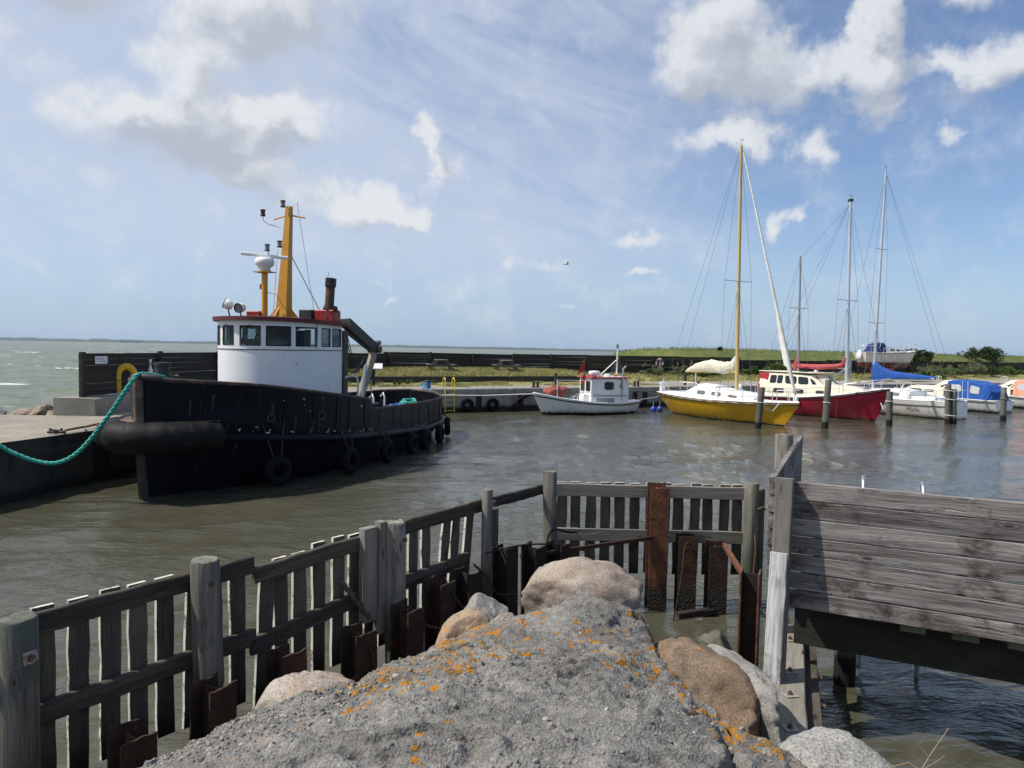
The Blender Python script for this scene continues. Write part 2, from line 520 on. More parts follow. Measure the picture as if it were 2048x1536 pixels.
def hullpaint(name, col, anti, zline, rough=.25, streak=(.25, .2, .14), samt=.15, boot=None):
    """boat topsides over antifouling, painted to a straight waterline"""
    m, t, bs = new_mat(name)
    v = ocoord(t)
    z = t.xyz(t.n('ShaderNodeTexCoord').outputs['Object'])[2]
    c = t.mix(1.0, col, t.ramp(t.noise(v, 1.6, 5, .6), [(.3, .86), (.7, 1.06)]), 'MULTIPLY')
    s3 = t.noise(t.scale(v, 6, 6, .5), 1.0, 5, .65)
    lowk = t.ss(z, zline + .55, zline + .05)
    c = t.mix(t.m('MULTIPLY', t.ss(s3, .60 - samt * .4, .82), t.m('ADD', .25, t.m('MULTIPLY', lowk, .75))), c, streak)
    c = t.mix(t.m('MULTIPLY', t.ss(z, zline + .16, zline + .03), t.ss(t.noise(v, 9, 4), .35, .7)), c, (.05, .05, .03))
    if boot is not None:
        c = t.mix(t.ss(z, zline + .062, zline + .058), c, boot)
    c = t.mix(t.ss(z, zline + .002, zline - .002), c, anti)
    t.put(bs.inputs['Base Color'], c)
    bs.inputs['Roughness'].default_value = rough
    t.put(bs.inputs['Normal'], t.bump(t.noise(v, 2.5, 2), .08, .03))
    return m

M = {}
M['deckwood_grey'] = wood('wall_board_wood', (.035, .027, .026), (.40, .365, .345), 'X', grain=15, bump=1.0, tint=(.050, .030, .029), tamt=.42, lo=.34, hi=.70)
M['post_white'] = wood('bleached_post_wood', (.13, .125, .125), (.74, .73, .71), 'X', grain=26, bump=.8, knots=False, tint=(.09, .08, .075), tamt=.42, lo=.34, hi=.62)
M['beam_wood'] = wood('bolted_beam_wood', (.085, .078, .068), (.30, .28, .25), 'X', grain=12, bump=.6, tint=(.20, .19, .10), tamt=.1)
M['fence_dark'] = wood('fence_rail_wood', (.022, .019, .015), (.135, .118, .096), 'X', grain=14, bump=1.0, lo=.36, hi=.68, tint=(.055, .058, .035), tamt=.25)
M['slat'] = wood('fence_slat_wood', (.044, .039, .030), (.160, .143, .112), 'Z', grain=14, bump=.9, lo=.35, hi=.68, tint=(.04, .042, .026), tamt=.3, wet=(.42, .4, (.014, .014, .010)))
M['slat_edge'] = paint('pale_slat_edge', (.62, .60, .53), .8, .15, (.16, .15, .10), .42, dscale=9, bump=.4)
M['post_round'] = wood('round_post_wood', (.052, .050, .042), (.31, .295, .255), 'Z', grain=11, bump=.9, lo=.37, hi=.66, tint=(.085, .100, .075), tamt=.34, wet=(.45, .8, (.055, .072, .050)))
M['pole'] = wood('mooring_pole_wood', (.060, .060, .052), (.20, .195, .17), 'Z', grain=8, bump=.5, tint=(.070, .085, .065), tamt=.3, knots=False, wet=(.35, .12, (.012, .012, .010)))
M['blackwood'] = wood('tarred_plank_wood', (.017, .015, .012), (.060, .053, .043), 'X', grain=10, bump=.4, knots=False, tint=(.024, .026, .014), tamt=.2)
M['sleeper'] = wood('sleeper_wood', (.025, .022, .020), (.085, .078, .072), 'X', grain=8, bump=.5, knots=False)
M['picnic'] = wood('picnic_wood', (.055, .051, .048), (.26, .245, .225), 'X', grain=10, bump=.4, knots=False)
M['bearer'] = wood('shaded_bearer_wood', (.012, .012, .009), (.04, .04, .028), 'X', grain=10, bump=.5, knots=False)  # shade under the jetty put into the wood colour, near black
M['underside'] = wood('deck_joist_wood', (.05, .048, .034), (.20, .19, .12), 'X', grain=10, bump=.5, knots=False, tint=(.06, .07, .03), tamt=.4)
M['rust'] = rust('rusted_steel')
M['rust_bright'] = rust('bright_rust_steel', (.13, .05, .024), (.26, .10, .045), (.05, .022, .014), crust=True)
M['rust_dark'] = rust('dark_rust_steel', (.020, .012, .009), (.050, .025, .016), (.009, .007, .006), crust=False)  # dark rust; also the painted shade on one beam's web
M['galv'] = paint('galvanised_steel', (.46, .48, .50), .38, .15, (.28, .27, .25), .3, metal=.75)
M['zinc'] = paint('zinc_washer', (.34, .33, .30), .6, .15, (.16, .10, .06), .4, dscale=30, metal=.2)
M['bolt'] = paint('rusty_bolt', (.12, .07, .04), .8, .3)
M['granite_pink'] = stone('pink_granite', (.20, .175, .155), (.30, .235, .185), (.36, .33, .29), lichen=.0)
M['granite_tan'] = stone('tan_granite', (.27, .19, .13), (.33, .23, .15), (.25, .22, .19), lichen=.45)
M['granite_grey'] = stone('grey_granite', (.17, .165, .15), (.24, .23, .21), (.30, .285, .25))
M['granite_rusty'] = stone('rusty_granite', (.13, .085, .050), (.20, .135, .083), (.27, .21, .15), lichen=.32)
M['granite_pale'] = stone('pale_granite', (.20, .195, .185), (.27, .265, .25), (.34, .33, .31), speck=.75, lichen=.2)
M['granite_moss'] = stone('mossy_granite', (.07, .075, .045), (.13, .125, .09), (.12, .14, .05))
M['rubber'] = paint('black_rubber', (.008, .008, .0085), .62, .25, (.034, .032, .03), .34, dscale=4, bump=.5, spec=.2)
M['tyre'] = paint('tyre_rubber', (.006, .006, .0065), .75, .25, (.02, .02, .018), .3, dscale=7, bump=.4, spec=.15)
M['hull_black'] = paint('black_hull_paint', (.0065, .0075, .011), .45, .30, (.06, .032, .022), .03, dscale=2.6, bump=.25, scale=2.0, streak=(.05, .052, .068), samount=.22, sscale=4.2, spec=.14)
M['scuff'] = paint('grey_hull_scuffs', (.024, .025, .031), .7, .3, (.045, .032, .026), .3, dscale=6)
M['chip'] = paint('flaked_white_paint', (.55, .56, .56), .7, .2, (.10, .06, .04), .3, dscale=18)
M['rail_rust'] = paint('rusty_cap_rail', (.045, .035, .032), .7, .3, (.16, .07, .04), .5, dscale=4)
M['stem_rust'] = paint('worn_stem_steel', (.11, .075, .062), .8, .35, (.20, .13, .11), .6, dscale=4, bump=.5)
M['tug_white'] = paint('white_cabin_paint', (.80, .81, .82), .42, .05, (.30, .24, .18), .05, dscale=2.4, bump=.06, scale=1.5, streak=(.46, .40, .32), samount=.5, sscale=5)
M['tug_red'] = paint('dark_red_roof_paint', (.115, .016, .018), .5, .2, (.20, .06, .04), .15)
M['box_red'] = paint('bright_red_paint', (.30, .018, .016), .45, .15, (.07, .03, .02), .2)
M['tug_yellow'] = paint('ochre_yellow_paint', (.62, .30, .028), .5, .10, (.20, .09, .03), .15, dscale=6)
M['lamp_black'] = paint('black_lamp_housing', (.014, .015, .015), .4, .2)
M['white_plastic'] = paint('white_plastic', (.80, .80, .80), .35, .04, (.5, .48, .42), .1)
M['grey_steel'] = paint('grey_crane_paint', (.060, .056, .056), .55, .2, (.12, .09, .07), .3, dscale=4, bump=.2)
M['tan_steel'] = paint('worn_tan_crane_paint', (.33, .28, .22), .7, .2, (.16, .10, .07), .35, dscale=6)
M['pipe_brown'] = paint('brown_exhaust_pipe', (.080, .045, .028), .7, .25, (.14, .07, .035), .35)
M['steel_dark'] = paint('dark_machinery', (.030, .030, .032), .55, .3, (.10, .06, .04), .3)
M['white_rail'] = paint('white_rail_paint', (.66, .67, .67), .4, .08, (.25, .16, .1), .1, dscale=10)
M['interior'] = paint('wheelhouse_interior', (.42, .39, .35), .8, .2)
M['deck_grey'] = paint('dark_deck_plates', (.045, .042, .042), .8, .3, (.11, .07, .05), .35)
M['gel_white'] = paint('white_gelcoat', (.84, .84, .82), .28, .05, (.46, .44, .40), .03)
M['gel_cream'] = paint('cream_gelcoat', (.80, .74, .58), .3, .05, (.45, .40, .30), .05)
M['fish_red'] = paint('faded_red_roof_paint', (.42, .075, .085), .5, .15)
M['alu'] = paint('aluminium_spar', (.60, .63, .67), .35, .08, metal=.35)
M['alu_grey'] = paint('dull_aluminium_spar', (.34, .34, .35), .45, .1, metal=.35)
M['spruce'] = paint('varnished_spruce_spar', (.58, .43, .18), .4, .12, (.35, .25, .1), .15)
M['wire'] = paint('rigging_wire', (.13, .14, .16), .45, .05, metal=.3)
M['chrome'] = paint('stainless_tube', (.70, .71, .72), .3, .05, metal=.4)
M['sail_white'] = cloth('white_sailcloth', (.74, .73, .68))
M['sail_cream'] = cloth('cream_sailcloth', (.70, .66, .53), 6, 1.0)
M['canvas_red'] = cloth('faded_red_canvas', (.42, .075, .085))
M['canvas_crimson'] = cloth('crimson_canvas', (.40, .025, .045))
M['canvas_blue'] = cloth('blue_canvas', (.012, .085, .36))
M['canvas_navy'] = cloth('navy_canvas', (.015, .022, .12))
M['canvas_orange'] = cloth('orange_canvas', (.80, .33, .21))
M['net_red'] = cloth('faded_red_net', (.40, .10, .08), 14, 1.2)
M['clear_vinyl'] = paint('clear_vinyl_window', (.50, .52, .52), .2, .15)
M['rope_teal'] = paint('teal_rope', (.035, .36, .29), .8, .2, (.20, .42, .36), .4, dscale=12, bump=.4)
M['rope_blue'] = paint('blue_rope', (.035, .16, .42), .8, .2, bump=.4)
M['rope_white'] = paint('white_rope', (.62, .60, .55), .8, .15, bump=.3)
M['rope_dark'] = paint('dark_rope', (.06, .05, .035), .9, .2)
M['rope_tan'] = paint('tan_rope', (.26, .19, .09), .9, .2)
M['buoy_yellow'] = paint('yellow_lifebuoy', (.72, .43, .012), .5, .08, (.25, .17, .05), .12, dscale=9)
M['ladder_yellow'] = paint('yellow_ladder_paint', (.75, .58, .035), .45, .08, (.3, .2, .08), .1, dscale=8)
M['flag_red'] = cloth('red_flag_cloth', (.48, .02, .02))
M['gull'] = paint('gull_feathers', (.62, .62, .62), .8, .1)
M['ball_blue'] = paint('blue_fender', (.02, .07, .45), .4, .1)
M['shipblue'] = paint('hazed_ship_paint', (.10, .13, .20), .8, .1)
M['hull_yellow'] = hullpaint('yellow_topsides', (.72, .40, .012), (.018, .018, .012), .06, samt=.1, streak=(.40, .24, .03))
M['hull_red'] = hullpaint('crimson_topsides', (.40, .018, .050), (.02, .016, .018), .05, samt=.1, streak=(.30, .03, .05))
M['hull_fish'] = hullpaint('white_fishing_topsides', (.84, .85, .85), (.016, .015, .014), .10, samt=.06)
M['hull_white'] = hullpaint('white_topsides', (.84, .82, .77), (.02, .02, .02), .06, samt=.06)
M['hull_white2'] = hullpaint('bright_white_topsides', (.82, .82, .80), (.02, .02, .03), .12, samt=.06)
M['hull_stand'] = hullpaint('white_topsides_red_bottom', (.72, .70, .66), (.17, .045, .04), 1.42, samt=.2)
M['black_trim'] = paint('black_trim', (.015, .016, .02), .4, .1)
M['teak'] = paint('varnished_trim', (.30, .13, .05), .45, .2)
M['dark_green'] = paint('dull_green_canvas', (.10, .24, .20), .8, .2)
M['sign_white'] = None
def glass(name, col=(.02, .025, .03), alpha=.55, rough=.03):
    m, t, bs = new_mat(name)
    bs.inputs['Base Color'].default_value = (*col, 1)
    bs.inputs['Roughness'].default_value = rough
    bs.inputs['IOR'].default_value = 1.5
    t.put(bs.inputs['Normal'], t.bump(t.noise(ocoord(t), 1.4, 2), .05, .02))
    tr = t.n('ShaderNodeBsdfTransparent')
    tr.inputs[0].default_value = (.80, .86, .86, 1)
    mx = t.n('ShaderNodeMixShader'); mx.inputs[0].default_value = alpha
    ou = [n for n in t.t.nodes if n.type == 'OUTPUT_MATERIAL'][0]
    t.t.links.new(tr.outputs[0], mx.inputs[1]); t.t.links.new(bs.outputs[0], mx.inputs[2]); t.t.links.new(mx.outputs[0], ou.inputs[0])
    return m
M['glass'] = glass('wheelhouse_glass', (.05, .06, .065), .16)
M['glass_dark'] = glass('dark_boat_glass', (.022, .026, .032), .80)
M['glass_grey'] = glass('grey_side_glass', (.16, .19, .22), .75)
M['lens'] = glass('lamp_lens', (.25, .26, .26), .6, .2)
M['lens_red'] = glass('red_lamp_lens', (.10, .006, .008), .85, .25)

def sign_mat():
    m, t, bs = new_mat('sign_face')
    v = t.n('ShaderNodeTexCoord').outputs['Object']
    x, y, z = t.xyz(v)
    row = t.m('FRACT', t.m('MULTIPLY', z, 14.0))
    ln = t.m('MULTIPLY', t.ss(row, .30, .34), t.ss(row, .70, .66))
    brk = t.ss(t.noise(t.scale(v, 34, 34, 7), 1.0, 1), .45, .5)
    ins = t.m('MULTIPLY', t.ss(t.m('ABSOLUTE', x), .27, .26), t.ss(t.m('ABSOLUTE', z), .10, .095))
    t.put(bs.inputs['Base Color'], t.mix(t.m('MULTIPLY', t.m('MULTIPLY', ln, brk), ins), (.72, .73, .74), (.10, .12, .22)))
    bs.inputs['Roughness'].default_value = .5
    return m
M['sign_white'] = sign_mat()

def ring_mat():
    m, t, bs = new_mat('red_white_lifebuoy')
    x, y, z = t.xyz(t.n('ShaderNodeTexCoord').outputs['Object'])
    a = t.m('ARCTAN2', z, x)
    k = t.ss(t.m('COSINE', t.m('MULTIPLY', t.m('ADD', a, .78), 4.0)), -.05, .05)
    t.put(bs.inputs['Base Color'], t.mix(k, (.74, .72, .70), (.36, .05, .035)))
    bs.inputs['Roughness'].default_value = .5
    return m
M['ring'] = ring_mat()

# ---- concrete, ground
def concrete_mat(name, base=(.27, .25, .215), dark=(.075, .070, .060), wetz=.55, face=False):
    m, t, bs = new_mat(name)
    p = wpos(t)
    n1 = t.noise(p, .9, 6, .62)
    n2 = t.noise(p, 9, 6, .65)
    n3 = t.noise(p, 55, 3, .6)
    c = t.mix(1.0, base, t.ramp(t.m('ADD', t.m('MULTIPLY', n1, .55), t.m('MULTIPLY', n2, .45)), [(.32, .62), (.5, .92), (.68, 1.2)]), 'MULTIPLY')
    c = t.mix(1.0, c, t.ramp(n3, [(.3, .75), (.7, 1.2)]), 'MULTIPLY')
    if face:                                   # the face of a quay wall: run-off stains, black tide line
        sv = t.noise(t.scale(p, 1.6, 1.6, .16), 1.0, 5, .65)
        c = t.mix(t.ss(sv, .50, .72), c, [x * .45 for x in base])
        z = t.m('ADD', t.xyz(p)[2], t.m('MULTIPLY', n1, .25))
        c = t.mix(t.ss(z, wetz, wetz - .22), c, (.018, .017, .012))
    else:
        c = t.mix(t.m('MULTIPLY', t.ss(n1, .58, .72), .4), c, (.34, .27, .20))
    t.put(bs.inputs['Base Color'], c)
    bs.inputs['Roughness'].default_value = .9
    t.put(bs.inputs['Normal'], t.bump(t.m('ADD', n2, t.m('MULTIPLY', n3, .5)), .5, .03))
    return m
M['pier_top'] = concrete_mat('pier_concrete', (.29, .262, .215))
M['quay_face'] = concrete_mat('quay_face_concrete', (.33, .32, .285), face=True)
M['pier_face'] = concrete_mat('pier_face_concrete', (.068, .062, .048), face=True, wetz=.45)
M['parapet'] = concrete_mat('parapet_concrete', (.30, .28, .235))

def ground_mat():
    m, t, bs = new_mat('quay_ground')
    p = wpos(t)
    n1 = t.noise(p, .35, 5, .6)
    n2 = t.noise(p, 3.5, 5, .65)
    n3 = t.noise(p, 26, 3, .6)
    grass = t.mix(n2, (.13, .15, .035), (.36, .31, .13))
    grav = t.mix(n2, (.24, .215, .18), (.34, .31, .265))
    at = t.n('ShaderNodeAttribute', attribute_name='grass').outputs['Fac']
    k = t.ss(t.m('ADD', at, t.m('MULTIPLY', t.m('SUBTRACT', t.m('ADD', n1, n2), 1.0), .8)), .40, .60)
    c = t.mix(k, grav, grass)
    c = t.mix(1.0, c, t.ramp(n3, [(.3, .7), (.7, 1.25)]), 'MULTIPLY')
    t.put(bs.inputs['Base Color'], c)
    bs.inputs['Roughness'].default_value = .95
    t.put(bs.inputs['Normal'], t.bump(t.m('ADD', n2, n3), .6, .05))
    return m
M['ground'] = ground_mat()
def grass_mat(name, a, b, c3):
    m, t, bs = new_mat(name)
    p = wpos(t)
    n2 = t.noise(p, .8, 5, .65)
    n3 = t.noise(p, 7, 3, .6)
    c = t.ramp(t.m('ADD', t.m('MULTIPLY', n2, .6), t.m('MULTIPLY', n3, .4)), [(.33, a), (.5, b), (.66, c3)])
    t.put(bs.inputs['Base Color'], c)
    bs.inputs['Roughness'].default_value = .9
    bs.inputs['Specular IOR Level'].default_value = .2
    t.put(bs.inputs['Normal'], t.bump(n3, .5, .08))
    return m
M['blades'] = grass_mat('dry_grass_blades', (.17, .19, .05), (.31, .29, .11), (.46, .40, .20))
M['dike'] = grass_mat('dike_grass', (.055, .085, .020), (.10, .125, .034), (.19, .175, .07))
M['leaf_a'] = grass_mat('shrub_leaves', (.045, .085, .018), (.08, .13, .03), (.12, .16, .045))
M['leaf_b'] = grass_mat('grey_green_leaves', (.085, .105, .05), (.13, .15, .08), (.20, .20, .12))
M['leaf_dark'] = grass_mat('dark_shrub_leaves', (.020, .038, .010), (.035, .055, .016), (.055, .075, .024))
M['flower'] = grass_mat('pale_seed_heads', (.26, .24, .13), (.33, .30, .18), (.40, .37, .26))
M['stem'] = paint('shrub_stems', (.09, .065, .04), .9, .2)
M['twig'] = paint('dry_twigs', (.33, .25, .17), .9, .2)
M['hill'] = grass_mat('far_shore_land', (.045, .06, .04), (.06, .075, .045), (.08, .085, .055))

def mound_mat():
    m, t, bs = new_mat('lichened_rough_concrete')
    p = wpos(t)
    n1 = t.noise(p, 1.6, 5, .6)
    n2 = t.noise(p, 16, 6, .7)
    n3 = t.noise(p, 90, 3, .65)
    vb = t.vor(p, 62)
    vc = t.vor(p, 62, out='Color')
    c = t.ramp(t.m('ADD', t.m('MULTIPLY', n1, .5), t.m('MULTIPLY', n2, .5)), [(.34, (.080, .077, .070)), (.5, (.180, .174, .160)), (.66, (.29, .28, .258))])
    c = t.mix(1.0, c, t.ramp(n3, [(.3, .62), (.7, 1.4)]), 'MULTIPLY')
    c = t.mix(t.m('MULTIPLY', t.ss(vb, .30, .12), .35), c, t.mix(.75, vc, (.34, .32, .29)))
    c = t.mix(t.m('MULTIPLY', t.ss(t.noise(p, 1.1, 4, .6, .6), .54, .68), .45), c, (.115, .100, .080))     # damp brownish stains
    # orange lichen: rosettes of mixed size, thick in some places and absent in others
    at = t.n('ShaderNodeAttribute', attribute_name='lichen').outputs['Fac']
    l1 = t.noise(p, 2.2, 3, .5)
    e = t.noise(p, 38, 4, .65)
    k = 0.0
    for sc_, wt in ((5.5, .42), (12.0, .40), (24.0, .36)):
        pd = t.vm('ADD', p, t.vm('MULTIPLY', t.n('ShaderNodeTexNoise', i_Scale=sc_ * 1.7, i_Detail=3.0, i_Vector=p).outputs['Color'], (.7 / sc_, .7 / sc_, .7 / sc_)))
        vd = t.vor(pd, sc_); vc2 = t.xyz(t.vor(pd, sc_, out='Color'))[0]
        rad = t.m('MULTIPLY', t.ss(t.m('ADD', vc2, t.m('ADD', t.m('MULTIPLY', at, .55), t.m('MULTIPLY', t.m('SUBTRACT', l1, .5), 1.6))), .66, 1.15), wt)
        kk = t.ss(t.m('SUBTRACT', t.m('ADD', rad, t.m('MULTIPLY', t.m('SUBTRACT', e, .5), .28)), vd), -.03, .05)
        kk = t.m('MULTIPLY', kk, t.ss(rad, .02, .08))
        k = t.m('MAXIMUM', k, kk)
    lc = t.mix(t.noise(p, 45, 3), (.26, .105, .014), (.47, .22, .028))
    c = t.mix(k, c, lc)
    t.put(bs.inputs['Base Color'], c)
    bs.inputs['Roughness'].default_value = .92
    bs.inputs['Specular IOR Level'].default_value = .25
    h = t.m('ADD', t.m('ADD', n2, t.m('MULTIPLY', n3, .4)), t.m('ADD', t.m('MULTIPLY', vb, -.5), t.m('MULTIPLY', k, .25)))
    t.put(bs.inputs['Normal'], t.bump(h, .8, .02))
    return m
M['mound'] = mound_mat()
def pebble_mat():
    m, t, bs = new_mat('aggregate_pebbles')
    p = wpos(t)
    at = t.n('ShaderNodeAttribute', attribute_name='tone').outputs['Fac']
    c = t.ramp(at, [(0, (.10, .10, .10)), (.3, (.19, .185, .18)), (.6, (.28, .265, .24)), (.8, (.30, .235, .19)), (1, (.42, .40, .37))])
    c = t.mix(1.0, c, t.ramp(t.noise(p, 120, 3), [(.3, .7), (.7, 1.2)]), 'MULTIPLY')
    t.put(bs.inputs['Base Color'], c)
    bs.inputs['Roughness'].default_value = .85
    return m
M['pebble'] = pebble_mat()

def water_mat(name, murk, ripple, rough, foam=False):
    m, t, bs = new_mat(name)
    p = wpos(t)
    bs.inputs['Base Color'].default_value = (*murk, 1)
    bs.inputs['Roughness'].default_value = rough
    bs.inputs['IOR'].default_value = 1.33
    q = t.scale(p, .42, 1.1, 1.0)
    cam_d = t.n('ShaderNodeCameraData').outputs['View Distance']
    n1 = t.noise(q, ripple, 3, .55, .4)
    n2 = t.noise(t.vm('ADD', q, (31, 7, 0)), ripple * 4.2, 3, .55, .5)
    # gusts: patches of smoother and rougher water
    gp = t.ss(t.noise(t.scale(p, .05, .12, 1), 1.0, 3, .5), .36, .64, .25, 1.1)
    nb = t.bump(t.m('MULTIPLY', t.m('ADD', n1, t.m('MULTIPLY', n2, .28)), gp), 1.0, .082 if not foam else .4)
    t.put(bs.inputs['Normal'], nb)
    if foam:
        a = t.noise(t.scale(p, .035, .16, 1), 1.0, 6, .66, .4)
        b = t.noise(t.scale(p, .5, 1.6, 1), 1.0, 4, .7, .5)
        k = t.m('MULTIPLY', t.ss(a, .60, .645), t.ss(b, .40, .54))
        k = t.m('MAXIMUM', k, t.m('MULTIPLY', t.ss(t.noise(t.scale(p, .012, .035, 1), 1.0, 7, .72), .62, .67), .8))
        mk = t.mix(t.ss(t.noise(t.scale(p, .002, .006, 1), 1.0, 3), .4, .6), murk, [x * .72 for x in murk])
        t.put(bs.inputs['Base Color'], t.mix(k, mk, (.74, .76, .74)))
        t.put(bs.inputs['Roughness'], t.m('ADD', rough, t.m('MULTIPLY', k, .6)))
    return m
M['harbour'] = water_mat('harbour_water', (.068, .066, .045), 3.9, .06)
M['sea'] = water_mat('open_sea_water', (.120, .138, .085), .7, .30, foam=True)
# ------------------------------------------------------------------ the setting
QO = Vector((-2.4, 40.0)); QE = Vector((.873, .488)); QN = Vector((-.488, .873))     # far quay: origin, along, inland
def Q(a, b, z=0.0):
    p = QO + QE * a + QN * b
    return Vector((p.x, p.y, z))
def ab(x, y):
    return (x - QO.x) * QE.x + (y - QO.y) * QE.y, (x - QO.x) * QN.x + (y - QO.y) * QN.y

# ---- water: one polar sheet of small waves, split into the sheltered harbour and the open sea
def build_water():
    naz, nr = 600, 640
    az = np.radians(np.linspace(-50, 50, naz))
    rr = 2.2 * (26000 / 2.2) ** (np.arange(nr) / (nr - 1))
    A, Rr = np.meshgrid(az, rr)
    X = Rr * np.sin(A); Y = Rr * np.cos(A)
    a, b = ab(X, Y)
    open_ = (b > 5) | ((X < -11.6 + .1 * (Y - 21)) & (Y > 14))
    step = Rr * (math.log(26000 / 2.2) / (nr - 1))
    Z = np.zeros_like(X)
    rg = np.random.default_rng(5)
    for lam, amp in ((.42, .004), (.6, .006), (.85, .008), (1.2, .009), (1.7, .008), (2.4, .007), (3.3, .006)):
        for k in range(3):
            th = rg.normal(-.25, .55); ph = rg.uniform(0, 6.28); l2 = lam * rg.uniform(.8, 1.25)
            kx, ky = math.sin(th) * 6.283 / l2, math.cos(th) * 6.283 / l2
            Z += np.where(open_, 0, amp) * np.clip(lam / (3.2 * step), 0, 1) ** 2 * np.sin(kx * X + ky * Y + ph + 1.3 * vnoise(X * .35 / lam, Y * .35 / lam, seed=k))
    for lam, amp in ((2.2, .035), (4, .06), (7, .09), (12, .12), (21, .13), (34, .12)):
        for k in range(3):
            th = rg.normal(.5, .45); ph = rg.uniform(0, 6.28); l2 = lam * rg.uniform(.8, 1.25)
            kx, ky = math.sin(th) * 6.283 / l2, math.cos(th) * 6.283 / l2
            s = np.sin(kx * X + ky * Y + ph + 1.5 * vnoise(X * .3 / lam, Y * .3 / lam, seed=k + 9))
            Z += np.where(open_, amp, 0) * np.clip(lam / (2.5 * step), 0, 1) ** 1.5 * (1 - 2 * np.abs(s)) * .5
    V = np.stack([X, Y, Z], -1).reshape(-1, 3)
    i = np.arange((nr - 1) * naz).reshape(nr - 1, naz)[:, :-1].ravel()
    F = np.stack([i, i + naz, i + naz + 1, i + 1], -1)[:, ::-1]
    om = open_.ravel()[F[:, 0]]
    for nm, msk, mt in (('harbour_water', ~om, 'harbour'), ('sea', om, 'sea')):
        f = F[msk]; u, inv = np.unique(f, return_inverse=True)
        tag(np_mesh(nm, V[u], inv.reshape(f.shape), M[mt]), kind='structure')
build_water()
o = MB().add([(-25500, -2000, -1.5), (25500, -2000, -1.5), (25500, 27000, -1.5), (-25500, 27000, -1.5)], [(0, 1, 2, 3)]).build('sea_bed', M['sea'])
tag(o, kind='structure')

# ---- the pier on the left (concrete) and the far quay
PE = [Vector((-12.3, 6)), Vector((-10.95, 15.2)), Vector((-9.9, 20)), Vector((-7.05, 37.4))]      # harbour edge of the pier
mb = MB()
seaside = [(-30, 6), (-30, 21.3), (-13.6, 21.3), (-13.3, 31), (-12.4, 47.5)]
top = [(p.x, p.y) for p in PE] + [tuple((QO + QE * -5.3 + QN * 12).to_tuple())] + seaside[::-1]
mb.add([(x, y, 1.3) for x, y in top], [tuple(range(len(top)))])
tag(mb.build('pier', M['pier_top']), kind='structure')
mb = MB()
pts = [(p.x, p.y) for p in PE]
for (x0, y0), (x1, y1) in zip(pts, pts[1:]):
    n = max(2, int(math.hypot(x1 - x0, y1 - y0) / .35)); rows = []
    for zi, z in enumerate((1.298, 1.05, .95, .5, 0, -1)):
        rows.append([(x0 + (x1 - x0) * i / n + (.035 if zi > 1 else .0) + random.uniform(-.015, .015), y0 + (y1 - y0) * i / n, z + (random.uniform(-.03, 0) if zi == 0 else 0)) for i in range(n + 1)])
    mb.grid(rows[::-1], smooth=False)
sx = [(-30, 21.3), (-13.6, 21.3), (-13.3, 31), (-12.4, 47.5)]
for (x0, y0), (x1, y1) in zip(sx, sx[1:]):
    mb.add([(x0, y0, -1), (x1, y1, -1), (x1, y1, 1.298), (x0, y0, 1.298)], [(0, 1, 2, 3)])
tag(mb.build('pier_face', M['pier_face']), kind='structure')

# far quay: wall face, capping beam, ground behind
AMAX = 120
mb = MB(); n = 340; rows = []
for z in (-1, 0, .5, .98):
    rows.append([Q(-5.3 + (AMAX + 5.3) * i / n, random.uniform(-.012, .012), z) for i in range(n + 1)])
mb.grid(rows, smooth=False)
tag(mb.build('quay_wall', M['quay_face']), kind='structure')
mb = MB()
for k in range(0, 32):
    a0 = -5.3 + k * 4; a1 = a0 + 3.97
    mb.beam(Q(a0, .22, 1.14), Q(a1, .22, 1.14), .56 + random.uniform(-.01, .01), .32 + random.uniform(-.01, .01), .03)
tag(mb.build('quay_capping', M['quay_face']), kind='structure')
# ground behind the quay: gravel, rising to grass
na, nb = 260, 60
aa = np.linspace(-7, AMAX, na); bb = np.linspace(.4, 14, nb)
Aa, Bb = np.meshgrid(aa, bb)
lawn = 1 / (1 + np.exp((Aa - 13) / 1.2))                                  # raised lawn only to the left
z_low = 1.27 + .05 * np.clip(Bb / 3, 0, 1) + .35 * np.clip((Bb - 5.5) / 4, 0, 1)
z_lawn = np.where(Bb < 3.4, 1.27 + .22 * np.clip(Bb / 3.2, 0, 1), 1.82 + .05 * (Bb - 3.4))
Zg = z_low * (1 - lawn) + z_lawn * lawn + .03 * fbm(Aa * .9, Bb * .9, oct=3)
gr = np.clip(np.where(Bb < 3.4, (Bb - .9) * .9, 1.3) * lawn + (1 - lawn) * (np.clip((Bb - 5.0) * .9, 0, 1.2) + .2), 0, 1.3)
Vx = QO.x + QE.x * Aa + QN.x * Bb; Vy = QO.y + QE.y * Aa + QN.y * Bb
i = np.arange((nb - 1) * na).reshape(nb - 1, na)[:, :-1].ravel()
F = np.stack([i, i + 1, i + na + 1, i + na], -1)
ground = np_mesh('quay_ground', np.stack([Vx, Vy, Zg], -1).reshape(-1, 3), F, M['ground'])
at = ground.data.attributes.new('grass', 'FLOAT', 'POINT'); at.data.foreach_set('value', gr.ravel().astype(np.float32))
tag(ground, kind='structure')
def gz(a, b):
    """ground height on the quay"""
    i = int(np.clip(np.searchsorted(aa, a), 0, na - 1)); j = int(np.clip(np.searchsorted(bb, b), 0, nb - 1))
    return float(Zg[j, i])

